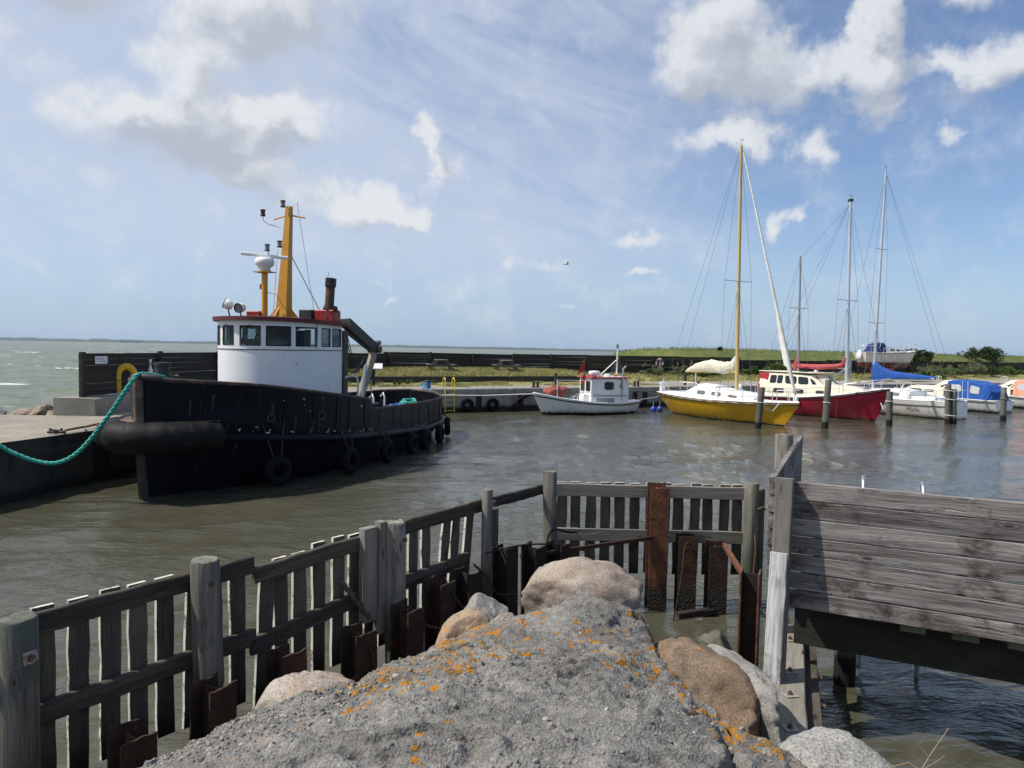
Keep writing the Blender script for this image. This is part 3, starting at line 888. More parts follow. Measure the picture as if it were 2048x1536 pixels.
def blades(name, n, area, hgt, mat, wid=.012, kind='stuff', seed=1, lean=.35):
    """loose triangles of grass: area(k) gives x,y,z arrays"""
    rg = np.random.default_rng(seed)
    X, Y_, Z_ = area(rg, n)
    n = len(X)
    h = hgt * rg.uniform(.45, 1.3, n); th = rg.uniform(0, 6.283, n); ln = h * rg.normal(0, lean, n); l2 = h * rg.normal(.15, lean, n)
    w2 = wid * rg.uniform(.6, 1.5, n)
    V = np.zeros((n, 3, 3))
    V[:, 0] = np.stack([X - np.cos(th) * w2, Y_ - np.sin(th) * w2, Z_ - .02], -1)
    V[:, 1] = np.stack([X + np.cos(th) * w2, Y_ + np.sin(th) * w2, Z_ - .02], -1)
    V[:, 2] = np.stack([X + ln, Y_ + l2, Z_ + h], -1)
    o = np_mesh(name, V.reshape(-1, 3), np.arange(n * 3).reshape(n, 3), mat, smooth=False)
    return o
def lawn_area(a0, a1, b0, b1, thr=-.2):
    def f(rg, n):
        a = rg.uniform(a0, a1, n); b = rg.uniform(b0, b1, n)
        k = fbm(a * .7, b * .7, oct=3, seed=4) > thr
        a, b = a[k], b[k]
        ii = np.clip(np.searchsorted(aa, a), 0, na - 1); jj = np.clip(np.searchsorted(bb, b), 0, nb - 1)
        return QO.x + QE.x * a + QN.x * b, QO.y + QE.y * a + QN.y * b, Zg[jj, ii]
    return f
tag(blades('lawn_grass', 42000, lawn_area(-6.5, 13.5, 3.6, 9.9, -.6), .13, M['blades'], .02), 'dry yellow-green grass in front of the dark plank wall', 'grass', kind='stuff')
tag(blades('verge_grass', 14000, lawn_area(-6.5, 15, 1.2, 3.2, -.05), .10, M['blades'], .02, seed=2), 'thin strip of grass between the sleepers and the quay edge', 'grass', kind='stuff')
tag(blades('weedy_grass', 30000, lawn_area(11, 60, 5.6, 10, -.1), .22, M['blades'], .025, seed=3), 'tall weedy grass along the foot of the right-hand plank wall', 'grass', kind='stuff')

# ---- the dike behind the wall on the right, and the far shore
na2, nb2 = 300, 26
aa2 = np.linspace(17, 210, na2); bb2 = np.linspace(11, 46, nb2)
A2, B2 = np.meshgrid(aa2, bb2)
prof = np.interp(B2, [11, 14, 22, 27, 34, 46], [1.0, 1.4, 3.6, 4.0, 3.5, .6])
ramp_ = np.clip((A2 - 29) / 8, 0, 1); ramp_ = ramp_ * ramp_ * (3 - 2 * ramp_)
Zd = prof * ramp_ + (1 - ramp_) * -.4 + .25 * fbm(A2 * .35, B2 * .35, oct=4, seed=8) * ramp_ + np.where(A2 > 60, .0, 0)
i = np.arange((nb2 - 1) * na2).reshape(nb2 - 1, na2)[:, :-1].ravel()
F = np.stack([i, i + 1, i + na2 + 1, i + na2], -1)
tag(np_mesh('dike', np.stack([QO.x + QE.x * A2 + QN.x * B2, QO.y + QE.y * A2 + QN.y * B2, Zd], -1).reshape(-1, 3), F, M['dike']), kind='structure')
def dike_area(rg, n):
    i = rg.integers(0, na2 - 1, n); j = rg.integers(4, 20, n)
    k = (aa2[i] > 32)
    i, j = i[k], j[k]
    a = aa2[i] + rg.uniform(0, .64, len(i)); b = bb2[j] + rg.uniform(0, 1.4, len(i))
    return QO.x + QE.x * a + QN.x * b, QO.y + QE.y * a + QN.y * b, Zd[j, i]
tag(blades('dike_grass', 30000, dike_area, .24, M['dike'], .035, seed=6), 'rough green grass growing over the dike', 'grass', kind='stuff')

def hills():
    naz = 700
    az = np.radians(np.linspace(-46, 30, naz)); rows = []
    base = 9000.0
    u = np.degrees(az)
    h = 27 + 11 * fbm(u * .55, u * 0, oct=5, seed=3) + 5 * fbm(u * 2.6, u * 0 + 5, oct=4, seed=9)
    h = h * np.clip(1.15 - (u + 20) * .006, .6, 1.3)
    for rad, k in ((base, 0), (base + 60, .55), (base + 260, .8), (base + 800, 1.0), (base + 1500, .2)):
        hh = h * k * (1 + (.12 * fbm(u * 5, u * 0 + rad, oct=3) if k else 0))
        rows.append(np.stack([np.sin(az) * rad, np.cos(az) * rad, hh - (.5 if k == 0 else 0)], -1))
    V = np.concatenate(rows)
    i = np.arange(4 * naz).reshape(4, naz)[:, :-1].ravel()
    F = np.stack([i, i + 1, i + naz + 1, i + naz], -1)
    tag(np_mesh('far_shore_hills', V, F, M['hill']), kind='structure')
hills()

# ---- plank walls
def plank_wall(name, label, posts, zt, zb, nb, post_h=.02, post_w=.16, th=.05, group=None, side=1, pairs=False, gapf=.15, mat='blackwood'):
    t = thing(name, (posts[0][0], posts[0][1], 0), label, 'wall', group)
    P = [Vector((x, y)) for x, y in posts]; o0 = P[0]
    hb = (zt - zb) / nb
    for i, p in enumerate(P):
        d = (P[min(i + 1, len(P) - 1)] - P[max(i - 1, 0)]).normalized(); nrm = Vector((d.y, -d.x)) * side
        c = p - o0 + nrm * (th / 2 + post_w / 2 + .004)
        mb = MB(); top_ = zt + post_h + random.uniform(-.02, .04)
        mb.beam((c.x, c.y, zb - .5), (c.x, c.y, top_), post_w * .8, post_w, .012, upv=(d.x, d.y, 0))
        mb.build('post', M[mat], t)
    for i in range(len(P) - 1):
        a, b = P[i], P[i + 1]; L = (b - a).length; ang = math.atan2(b.y - a.y, b.x - a.x)
        mes = []
        for k in range(3):
            mes.append(MB().box((L / 2, 0, 0), (L - .01, th * random.uniform(.85, 1.1), hb - random.uniform(.001, .004)), None, .006, .002).mesh('plank'))
        dz = random.uniform(-.02, .02)
        for k in range(nb):
            o = link('plank', random.choice(mes), M[mat], t)
            z = zb + hb * (k + .5) + dz
            tilt = random.uniform(-.0004, .0004)
            if random.random() < gapf: tilt += random.choice((-1, 1)) * random.uniform(.003, .008) / (L / 3)
            o.location = (a.x - o0.x, a.y - o0.y, z)
            o.rotation_euler = (0, tilt, ang)
    return t
pw = plank_wall('plank_wall', 'dark plank wall on the concrete parapet, carrying the yellow lifebuoy', [(-13.0, 21.75), (-12.78, 26.1), (-12.45, 30.5), (-12.1, 34.9)], 3.15, 1.84, 7, post_h=.03, side=1)
plank_wall('plank_wall', 'dark plank wall stretch behind the black crane', [(-12.1, 35.0), (-11.4, 39.5), (-10.6, 44.2), tuple(Q(-1.2, 9.7).to_tuple()[:2])], 3.1, 1.7, 7, side=1)
fp = [tuple(Q(a, 10).to_tuple()[:2]) for a in np.arange(-1.4, 31.3, 3.25)]
plank_wall('plank_wall', 'long dark plank wall behind the two picnic tables and the lifering', fp, 3.17, 1.72, 8, side=1, gapf=.45)
fp = [tuple(Q(a, 10).to_tuple()[:2]) for a in np.arange(31.15, 43.0, 3.88)]
plank_wall('plank_wall', 'lower dark plank wall stretch behind the red boat masts', fp, 2.98, 1.62, 8, side=1, gapf=.2)
fp = [tuple(Q(a, 10).to_tuple()[:2]) for a in np.arange(42.85, 112, 4.3)]
plank_wall('plank_wall', 'dark plank wall behind the boat on its stand, running off right', fp, 3.08, 1.58, 8, side=1, gapf=.2)
# concrete parapet under the first wall
mb = MB(); rows = []
for (x, y) in ((-13.55, 21.35), (-13.2, 26), (-12.9, 31), (-12.4, 36)):
    rows.append([(x, y, 1.28), (x + .02, y, 1.80), (x + .05, y, 1.83), (x + 1.18, y + .02, 1.82), (x + 1.22, y + .02, 1.79), (x + 1.25, y + .02, 1.28)])
mb.grid(rows, smooth=False)
mb.add(rows[0], [(5, 4, 3, 2, 1, 0)])
par = mb.build('concrete_parapet', M['parapet'])
tag(par, 'chipped concrete parapet block at the end of the left pier', 'parapet')
mb = MB().box((-12.55, 23.6, 1.855), (.12, 2.2, .03), Matrix.Rotation(R(-3), 3, 'Z'))
mb.build('edge_strip', M['white_rail'], None)
o = bpy.data.objects['edge_strip']; o.parent = par

# ---- sleepers edging the lawn
for k in range(7):
    a0 = -6.3 + k * 2.75
    mb = MB()
    sl_ = thing('timber_sleeper', Q(a0, 3.35, 0), '', 'sleeper', 'sleepers edging the lawn', math.atan2(QE.y, QE.x))
    sl_['label'] = ['leftmost dark timber sleeper, left of the info board', 'dark timber sleeper just right of the info board', 'dark timber sleeper behind the blue mooring bollard', 'dark timber sleeper behind the yellow ladder',
                    'dark timber sleeper below the second picnic table', 'dark timber sleeper left of the red flags', 'rightmost dark timber sleeper, behind the fishing boat cabin'][k]
    for j in range(2):
        MB().box((1.36, 0, 0), (2.72, .2, .185), None, .012, .004).build('timber', M['sleeper'], sl_).location = (0, random.uniform(-.01, .01), 1.56 + j * .19)
# ------------------------------------------------------------------ tugboat (local x = port, y = aft, z = up)
tug = thing('tugboat', (-8.2, 16.1, 0), 'black steel tugboat with white wheelhouse and yellow mast moored at the left pier', 'tugboat', None, R(-14))
def pts_interp(x, xs, ys):
    xs = np.asarray(xs, float); ys = np.asarray(ys, float)
    d = np.gradient(ys, xs)
    i = np.clip(np.searchsorted(xs, x) - 1, 0, len(xs) - 2)
    h = xs[i + 1] - xs[i]; t_ = (x - xs[i]) / h
    return (2 * t_**3 - 3 * t_**2 + 1) * ys[i] + (t_**3 - 2 * t_**2 + t_) * h * d[i] + (-2 * t_**3 + 3 * t_**2) * ys[i + 1] + (t_**3 - t_**2) * h * d[i + 1]
TF = [0, .03, .08, .15, .25, .4, .6, .75, .87, .94, .98, 1.0]
TW = {3: [.10, .72, 1.42, 2.02, 2.45, 2.6, 2.6, 2.5, 2.15, 1.65, 1.0, .02],
      2: [.10, .60, 1.22, 1.88, 2.4, 2.65, 2.65, 2.55, 2.2, 1.68, 1.02, .02],
      1: [.05, .22, .62, 1.22, 1.88, 2.4, 2.45, 2.25, 1.75, 1.15, .6, .02],
      0: [.04, .08, .2, .5, .9, 1.2, 1.2, 1.0, .6, .3, .15, .01]}
TSB = {3: -.08, 2: -.06, 1: .08, 0: .5}; TSE = {3: 15.75, 2: 15.6, 1: 15.0, 0: 14.3}
fs_ = np.unique(np.concatenate([np.linspace(0, .1, 12), np.linspace(.1, .39, 16), [.394, .398, .402, .406], np.linspace(.41, .9, 24), np.linspace(.9, 1, 12)]))
zs_ = np.interp(fs_, [0, .1, .3, .65, .85, 1], [1.38, 1.28, .98, .64, .60, .68])
zt_ = np.interp(fs_, [0, .12, .25, .394, .406, .5, .6, .85, .94, 1], [2.68, 2.5, 2.22, 1.93, 1.62, 1.58, 1.55, 1.52, 1.56, 1.66])
tw = {k: np.clip(pts_interp(fs_, TF, v), .01, 9) for k, v in TW.items()}
def tug_pt(i, lev, side, off=0.0):
    """point on the hull: lev 0..3 may be fractional"""
    l0 = int(min(2, math.floor(lev))); f = lev - l0
    zz = [-.8, 0.0, zs_[i], zt_[i]]
    w0 = tw[l0][i] * (1 - f) + tw[l0 + 1][i] * f
    s_ = (TSB[l0] + (TSE[l0] - TSB[l0]) * fs_[i]) * (1 - f) + (TSB[l0 + 1] + (TSE[l0 + 1] - TSB[l0 + 1]) * fs_[i]) * f
    return Vector((side * (w0 + off), s_, zz[l0] * (1 - f) + zz[l0 + 1] * f))
NS = len(fs_)
mb = MB()
levs = [0, .5, 1, 1.35, 1.7, 2, 2.3, 2.65, 3]
for side in (1, -1):
    rows = [[tug_pt(i, l, side) for i in range(NS)] for l in levs]
    if side < 0: rows = rows[::-1]
    mb.grid(rows, smooth=True)
hull = mb.build('hull', M['hull_black'], tug)
# inner bulwark and deck
mb = MB()
dz_ = np.interp(fs_, [0, .12, .39, .41, 1], [1.75, 1.6, 1.05, .95, .95])
for side in (1, -1):
    rows = []
    for q in (0, 1):
        rows.append([])
        for i in range(NS):
            p = tug_pt(i, 3, side, -.09)
            p.x = side * max(.005, abs(p.x)); p.y = min(max(p.y, .0), 15.55)
            if q: p.z = dz_[i]
            rows[-1].append(p)
    if side > 0: rows = rows[::-1]
    mb.grid(rows, smooth=True)
mb.build('bulwark', M['hull_black'], tug)
mb = MB()
rows = [[Vector((side * max(.005, abs(tug_pt(i, 3, side, -.09).x)), min(max(tug_pt(i, 3, side).y, .0), 15.55), dz_[i])) for i in range(NS)] for side in (-1, 1)]
mb.grid(rows, smooth=False)
mb.build('deck', M['deck_grey'], tug)
# cap rail along the top of the bulwark
mb = MB()
for side in (1, -1):
    mb.tube([tug_pt(i, 3, side, -.035) + Vector((0, 0, .012)) for i in range(NS)], .055, 8, flat=.6)
mb.build('cap_rail', M['rail_rust'], tug)
# rubbing strake
mb = MB()
for side in (1, -1):
    mb.tube([tug_pt(i, 2, side, .04) for i in range(4, NS)], .12, 8, flat=1.0)
mb.build('rubbing_strake', M['hull_black'], tug)
# stem bar
MB().tube([(0, .12, -.4), (0, .02, .0), (0, -.06, .8), (0, -.10, 1.38)], .10, 6, flat=1.3).build('stem_foot', M['steel_dark'], tug)
MB().tube([(0, -.10, 1.385), (0, -.13, 2.0), (0, -.14, 2.66)], .10, 6, flat=1.3).build('stem', M['stem_rust'], tug)
mb = MB().tube([(-.34, .1, 2.70), (-.12, -.1, 2.74), (.14, -.1, 2.74), (.36, .12, 2.70)], .085, 8)
mb.build('bow_roller', M['steel_dark'], tug)
# freeing ports and frames: ribs pressed through the plating
for k in range(15):
    mb = MB(); f = .10 + .055 * k
    i = int(np.argmin(abs(fs_ - f)))
    mb.tube([tug_pt(i, 2.06, 1, .004), tug_pt(i, 2.5, 1, .008), tug_pt(i, 2.95, 1, .004)], .012, 5)
    mb.build('plating_seam', M['hull_black'], tug)
# bow fender: a fat rubber roll round the bow
path = [(-1.55, 2.0), (-1.42, 1.2), (-1.12, .45), (-.72, -.12), (-.25, -.42), (.25, -.42), (.72, -.12), (1.05, .32), (1.22, .62), (1.36, .9)]
pp = [Vector((x * 1.0, y, 1.42 - .02 * y)) for x, y in path]
fine = []
for i in range(len(pp) - 1):
    for k in range(4): fine.append(pp[i].lerp(pp[i + 1], k / 4))
fine.append(pp[-1])
rr_ = [.12] + [.29] + [.345] * (len(fine) - 5) + [.33, .28, .15]
rr_ = [q * (1 + .05 * math.sin(i * 1.7) + random.uniform(-.025, .025)) for i, q in enumerate(rr_)]
MB().tube(fine, rr_, 16, flat=1.05).build('bow_fender', M['rubber'], tug)
# fender shelf plate
mb = MB()
poly = [(x * .92, y + .06) for x, y in path]
mb.prism(poly, 1.70, 1.735)
mb.build('fender_plate', M['stem_rust'], tug)
# flaked paint along the strake
rg = np.random.default_rng(3)
mb = MB()
for k in range(150):
    f = rg.uniform(.06, .72); i = int(np.argmin(abs(fs_ - f)))
    lv = 2.10 + abs(rg.normal(0, .05)) if k < 132 else rg.uniform(2.55, 2.92)
    c = tug_pt(i, lv, 1, .006); c.y += rg.uniform(-.15, .15)
    c2 = tug_pt(min(i + 1, NS - 1), lv, 1, .006); d = (c2 - c); d.z = 0
    d = d.normalized() if d.length > 1e-6 else Vector((0, 1, 0))
    sz = rg.uniform(.010, .036) * 1.0
    n = 5; vs = []
    for j in range(n):
        th = 6.283 * j / n; r_ = sz * rg.uniform(.4, 1.2)
        vs.append(c + d * (r_ * 1.5 * math.cos(th)) + Vector((0, 0, r_ * .8 * math.sin(th))))
    mb.add(vs, [tuple(range(n))[::-1]])
tag(mb.build('flaked_paint', M['chip'], tug), kind='stuff')
mb = MB()                                         # long scuffs and run-off streaks down the plating
for k in range(95):
    f = rg.uniform(.03, .93); i = int(np.argmin(abs(fs_ - f)))
    hi_ = rg.uniform(2.3, 2.97); lo_ = max(2.07, hi_ - rg.uniform(.12, .6))
    if k > 70: hi_ = rg.uniform(1.5, 1.95); lo_ = hi_ - rg.uniform(.1, .5)
    d = tug_pt(min(i + 1, NS - 1), 2.5, 1) - tug_pt(i, 2.5, 1); d.z = 0
    d = d.normalized() if d.length > 1e-6 else Vector((0, 1, 0))
    w_ = rg.uniform(.012, .05); sh_ = d * rg.uniform(-.08, .08)
    P = []
    for j in range(5):
        q = tug_pt(i, hi_ + (lo_ - hi_) * j / 4, 1, .005) + sh_
        ww = w_ * (1 - .8 * j / 4) * rg.uniform(.5, 1.2)
        P.append((q - d * ww, q + d * ww))
    mb.grid([[a_ for a_, b_ in P], [b_ for a_, b_ in P]], False)
tag(mb.build('scuff_marks', M['scuff'], tug), kind='stuff')
for (f, w_, h_) in ((.845, .05, .22), (.855, .04, .22), (.862, .05, .10), (.90, .06, .2), (.907, .05, .12)):
    mb = MB(); i = int(np.argmin(abs(fs_ - f))); c = tug_pt(i, 2.42, 1, .01)
    d = (tug_pt(i + 1, 2.42, 1, .01) - c).normalized()
    mb.add([c, c + d * w_ * 2.2, c + d * w_ * 2.2 + Vector((0, 0, h_)), c + Vector((0, 0, h_))], [(0, 1, 2, 3)])
    mb.build('painted_mark', M['chip'], tug)
for yy, lv in ((2.0, 2.4), (3.6, 2.5)):           # hawse pipe rings
    i = int(np.argmin(abs(fs_ * 16 - .3 - yy)))
    c = tug_pt(i, lv, 1, .01)
    MB().torus(c, .10, .022, (1, -.35, .1), 16, 6).build('hawse_ring', M['rail_rust'], tug)

# ---- wheelhouse
HW, S0, S1, DEP = 1.45, 5.1, 6.55, 1.5
def peri(u, off=0.0):
    """perimeter: u in degrees -90..90 round the front; beyond, metres aft along the sides (90 + m / -90 - m)"""
    if -90 <= u <= 90:
        a = R(u)
        p = Vector((HW * math.sin(a), S0 - DEP * math.cos(a), 0))
        n_ = Vector((math.sin(a) / HW, -math.cos(a) / DEP, 0)).normalized()
    else:
        sg = 1 if u > 0 else -1
        p = Vector((sg * HW, S0 + (abs(u) - 90), 0)); n_ = Vector((sg, 0, 0))
    return p + n_ * off
def urange(a, b):
    st = [a]
    x = a
    while True:
        x += 4.0 if -90 <= x < 90 else .25
        if x >= b - 1e-6: break
        st.append(x)
    for br in (-90, 90):
        if a < br < b: st.append(br)
    st.append(b)
    return sorted(set(st))
def strip(mb, a, b, z0, z1, off=0.0, th=.06, lean=0.0):
    us = urange(a, b)
    o0 = [peri(u, off) + Vector((0, 0, z0)) for u in us]; o1 = [peri(u, off + lean) + Vector((0, 0, z1)) for u in us]
    i0 = [peri(u, off - th) + Vector((0, 0, z0)) for u in us]; i1 = [peri(u, off - th + lean) + Vector((0, 0, z1)) for u in us]
    mb.grid([o0, o1], True); mb.grid([i1, i0], True); mb.grid([o1, i1], False); mb.grid([i0, o0], False)
    for k in (0, -1):
        f = [o0[k], o1[k], i1[k], i0[k]]
        mb.add(f, [(0, 1, 2, 3) if k else (3, 2, 1, 0)])
UE = 90 + (S1 - S0)
wh = MB()
strip(wh, -UE, UE, .95, 3.36)
wh.box((0, S1, 2.15), (2 * HW, .06, 2.42))
whl = wh.build('wheelhouse', M['tug_white'], tug)
for u_ in (24, 62, 90.7): MB().tube([peri(u_, .001) + Vector((0, 0, 1.2)), peri(u_, .001) + Vector((0, 0, 3.35))], .007, 5).build('weld_seam', M['tug_white'], whl)
mb = MB(); strip(mb, -UE, UE, 3.36, 3.385, .014, .08); mb.build('ledge', M['stem_rust'], whl)
bd = MB()
strip(bd, -UE, UE, 3.385, 3.47, .004); strip(bd, -UE, UE, 4.02, 4.16, .004)
wins = [(-28.5, -10), (-1.5, 21), (27, 52), (58, 87), (90.22, 90.72), (90.86, 91.38)]
wins += [(-87, -62), (-56, -36), (-90.72, -90.22), (-91.38, -90.86)]
wins.sort()
prev = -UE
for a, b in wins:
    strip(bd, prev, a, 3.47, 4.02, .004); prev = b
strip(bd, prev, UE, 3.47, 4.02, .004)
bd.box((-1.3, S1, 3.76), (.28, .06, .80)); bd.box((1.3, S1, 3.76), (.28, .06, .80)); bd.box((0, S1, 4.09), (2.3, .06, .14)); bd.box((0, S1, 3.42), (2.3, .06, .12)); bd.box((.3, S1, 3.74), (.2, .06, .5))
bd.build('window_band', M['tug_white'], whl)
for a, b in wins:
    mb = MB(); strip(mb, a, b, 3.47, 4.02, -.02, .012)
    wo = mb.build('window', M['glass_grey'] if a > 90 else M['glass'], whl)
    mb = MB()
    us = urange(a, b); k = .012
    loop = [peri(u, .0) + Vector((0, 0, 3.485)) for u in us] + [peri(u, .0) + Vector((0, 0, 4.005)) for u in us[::-1]]
    mb.tube(loop, .016, 5, close=True)
    mb.build('frame', M['lamp_black'], wo)
# wipers
for u0_, u1_ in ((-21, -27), (10, 2)):
    mb = MB().tube([peri(u0_, .03) + Vector((0, 0, 4.05)), peri((u0_ + u1_) / 2, .05) + Vector((0, 0, 3.85)), peri(u1_, .03) + Vector((0, 0, 3.62))], .011, 5)
    mb.tube([peri((u0_ + u1_) / 2 - 1, .03) + Vector((0, 0, 3.84)), peri(u1_ + 1, .03) + Vector((0, 0, 3.56))], .012, 5)
    mb.build('wiper', M['lamp_black'], whl)
MB().tube([peri(89, .03) + Vector((0, 0, 3.4)), peri(89, .03) + Vector((0, 0, 4.14))], .028, 6).build('corner_post', M['tug_white'], whl)
# inside: floor, console, wheel, chair
mb = MB().box((0, 5.4, 3.0), (2.5, 2.2, .05)); mb.box((0, 4.35, 3.35), (1.7, .45, .62)); mb.box((-.55, 6.3, 3.6), (.9, .3, 1.0)); mb.box((.5, 4.9, 4.02), (.7, .45, .14))
mb.build('console', M['interior'], whl)
MB().torus((-.12, 4.72, 3.62), .2, .022, (0, 1, .25), 20, 6).build('steering_wheel', M['teak'], whl)
mb = MB().box((.62, 5.2, 3.45), (.45, .4, .12), None, .03); mb.box((.62, 5.42, 3.72), (.42, .1, .45), None, .03); mb.build('helm_seat', M['canvas_navy'], whl)
# roof
def roof_poly(off, aft):
    us = urange(-UE, UE)
    return [peri(u, off) for u in us][:: 1], aft
rp = [peri(u, .15) for u in urange(-UE, UE)]
rp[0].y += .12; rp[-1].y += .12
mb = MB()
n = len(rp)
zc = lambda p: 4.235 + .0 * p.y + .06 * (1 - (p.x / 1.7) ** 2) + (5.0 - p.y) * .018
bot = [Vector((p.x * .985, p.y, 4.13 + (5.0 - p.y) * .018)) for p in rp]; rim = [Vector((p.x, p.y, 4.235 + (5.0 - p.y) * .018)) for p in rp]
mb.grid([bot, rim], False)
mid = [Vector((p.x * .6, 5.2 + (p.y - 5.2) * .6, 4.285 + (5.0 - p.y) * .012)) for p in rp]
mb.grid([rim, mid], True); mb.add(mid, [tuple(range(n))]); mb.add(bot, [tuple(range(n))[::-1]])
mb.add([bot[0], bot[-1], rim[-1], rim[0]], [(0, 1, 2, 3)])
roof = mb.build('roof', M['tug_red'], tug)
# ---- on the roof
def bx(name, c, size, mat, par, ch=.01, rot=None):
    return MB().box(c, size, rot, ch).build(name, M[mat], par)
# mast: tapered box with gussets
mast_p = Vector((.2, 5.35, 4.26))
mb = MB(); rows = []
for z, wx, wy in ((0, .20, .19), (.25, .17, .165), (1.6, .12, .12), (3.27, .075, .075)):
    c = mast_p + Vector((.035 * z, .03 * z, z))
    rows.append([c + Vector((sx * wx, sy * wy, 0)) for sx, sy in ((-1, -1), (1, -1), (1, 1), (-1, 1))])
mb.grid(rows, smooth=False, closev=True); mb.add(rows[-1], [(0, 1, 2, 3)])
for sx, sy in ((1, 0), (-1, 0), (0, -1), (0, 1)):
    a = mast_p + Vector((sx * .22, sy * .22, 0)); b = mast_p + Vector((sx * .52, sy * .52, 0)); c = mast_p + Vector((sx * .22, sy * .22, .34))
    mb.slab([a, b, c], Vector((sy, sx, 0)) * .02)
mst = mb.build('mast', M['tug_yellow'], tug)
ct = mast_p + Vector((.10, .1, 2.95))
MB().tube([ct + Vector((-.42, -.1, -.06)), ct + Vector((-.1, 0, .06)), ct + Vector((.1, 0, .06)), ct + Vector((.48, .08, .0))], .022, 6).build('crosstree', M['tug_yellow'], mst)
def nav_lamp(c, par, red=False, r_=.075, h_=.19):
    c = Vector(c)
    o_ = MB().lathe([(0, 0), (r_, 0), (r_, .03), (r_ * .45, .035), (r_ * .45, h_ - .035), (r_, h_ - .03), (r_, h_), (0, h_ + .01)], c, 12).build('lamp', M['lamp_black'], par)
    MB().lathe([(r_ * .85, .03), (r_ * .85, h_ - .03)], c, 12).build('lens', M['lens_red'] if red else M['lens'], o_)
    return o_
nav_lamp(mast_p + Vector((.03, -.10, 3.22)), mst); nav_lamp(mast_p + Vector((.0, -.22, 2.05)), mst)
nav_lamp(mast_p + Vector((-.62, -.1, 2.98)), mst, True)
MB().tube([mast_p + Vector((-.62, -.1, 2.98)), mast_p + Vector((-.60, -.1, 2.84)), mast_p + Vector((-.45, -.05, 2.74)), mast_p + Vector((-.1, 0, 2.66))], .014, 6).build('lamp_bracket', M['white_rail'], mst)
MB().tube([mast_p + Vector((.05, .1, 3.2)), mast_p + Vector((.28, .25, 3.42))], .012, 5).build('masthead_spur', M['galv'], mst)
MB().tube([mast_p + Vector((.1, .1, 2.0)), Vector((.95, 6.4, 4.3))], .016, 5).build('mast_stay', M['white_rail'], mst)
MB().tube([mast_p + Vector((.28, .25, 3.42)), Vector((.75, 6.2, 4.3))], .007, 4).build('halyard', M['wire'], mst)
MB().tube([mast_p + Vector((-.2, .0, 2.0)), mast_p + Vector((-.28, -.1, .1))], .014, 5).build('mast_stay', M['white_rail'], mst)
MB().tube([(.95, 6.3, 4.2), (1.02, 6.5, 5.75)], .008, 4).build('whip_aerial', M['wire'], tug)
# radar on its post
rp0 = Vector((.05, 4.62, 4.26))
rpost = MB().cyl(rp0, rp0 + Vector((0, 0, 1.28)), .085, 14).build('radar_post', M['tug_yellow'], tug)
mb = MB().box(rp0 + Vector((0, 0, 1.29)), (.52, .36, .025)); mb.build('platform', M['tug_yellow'], rpost)
MB().tube([rp0 + Vector((.08, 0, .72)), mast_p + Vector((-.2, 0, .72))], .013, 5).build('brace', M['white_rail'], rpost)
mb = MB().lathe([(0, 1.31), (.13, 1.31), (.15, 1.36), (.17, 1.42), (.26, 1.5), (.27, 1.6), (.22, 1.69), (0, 1.70)], rp0, 18)
rad = mb.build('radar_gearbox', M['white_plastic'], rpost)
mb = MB().beam(rp0 + Vector((-.62, -.22, 1.80)), rp0 + Vector((.62, .22, 1.70)), .10, .09, .02); mb.build('radar_scanner', M['white_plastic'], rad)
nav_lamp(rp0 + Vector((.08, 0, 1.88)), rpost)
MB().cyl(rp0 + Vector((.08, .16, 1.3)), rp0 + Vector((.08, .04, 1.9)), .012, 6).build('lamp_bracket', M['lamp_black'], rpost)
MB().box(rp0 + Vector((-.1, -.03, .88)), (.04, .06, .14)).build('junction_box', M['box_red'], rpost)
# searchlights
for (c, d) in (((-.95, 4.35, 4.62), (-.75, -.35, .35)), ((-.45, 4.2, 4.52), (-.1, -1, -.12))):
    c = Vector(c); d = Vector(d).normalized()
    rot = d.to_track_quat('Z', 'Y').to_matrix()
    o_ = MB().lathe([(0, -.14), (.10, -.13), (.13, -.05), (.14, .08), (.13, .085)], c, 16, rot).build('searchlight', M['white_plastic'], tug)
    MB().lathe([(.128, .07), (0, .07)], c, 16, rot).build('lens', M['lens'], o_)
    MB().torus(c + d * .085, .128, .016, d, 18, 6).build('rim', M['lamp_black'], o_)
    MB().tube([c + Vector((0, .02, -.02)), c + Vector((0, .04, -.2)), Vector((c.x + .05, c.y + .05, 4.27))], .022, 6).build('bracket', M['stem_rust'], o_)
bx('roof_hatch', (-.22, 4.62, 4.37), (.42, .34, .16), 'box_red', tug, .02)
# funnel casing, exhaust
fc = bx('funnel_casing', (1.12, 6.28, 4.40), (.62, .5, .36), 'box_red', tug, .03)
bx('vent_box', (.52, 6.2, 4.40), (.42, .4, .36), 'steel_dark', tug, .02)
ep = MB().tube([(1.22, 6.15, 4.3), (1.24, 6.22, 5.30)], .135, 16).build('exhaust_pipe', M['pipe_brown'], tug)
MB().tube([(1.243, 6.21, 5.28), (1.247, 6.235, 5.52)], .165, 16, cap=False).tube([(1.247, 6.23, 5.5), (1.243, 6.215, 5.30)], .145, 16, cap=False).build('pipe_cap', M['lamp_black'], ep)
MB().tube([(1.22, 6.3, 5.2), (.75, 6.45, 4.3)], .025, 6).build('pipe_stay', M['stem_rust'], ep)
MB().lathe([(0, 0), (.085, 0), (.085, .12), (.06, .17), (0, .19)], (1.40, 6.2, 4.52), 12).build('vent_cap', M['pipe_brown'], ep)
MB().tube([(.30, 6.1, 4.27), (.30, 6.1, 4.52), (.36, 6.1, 4.56), (.6, 6.15, 4.56)], .012, 5).build('roof_rail', M['white_rail'], tug)
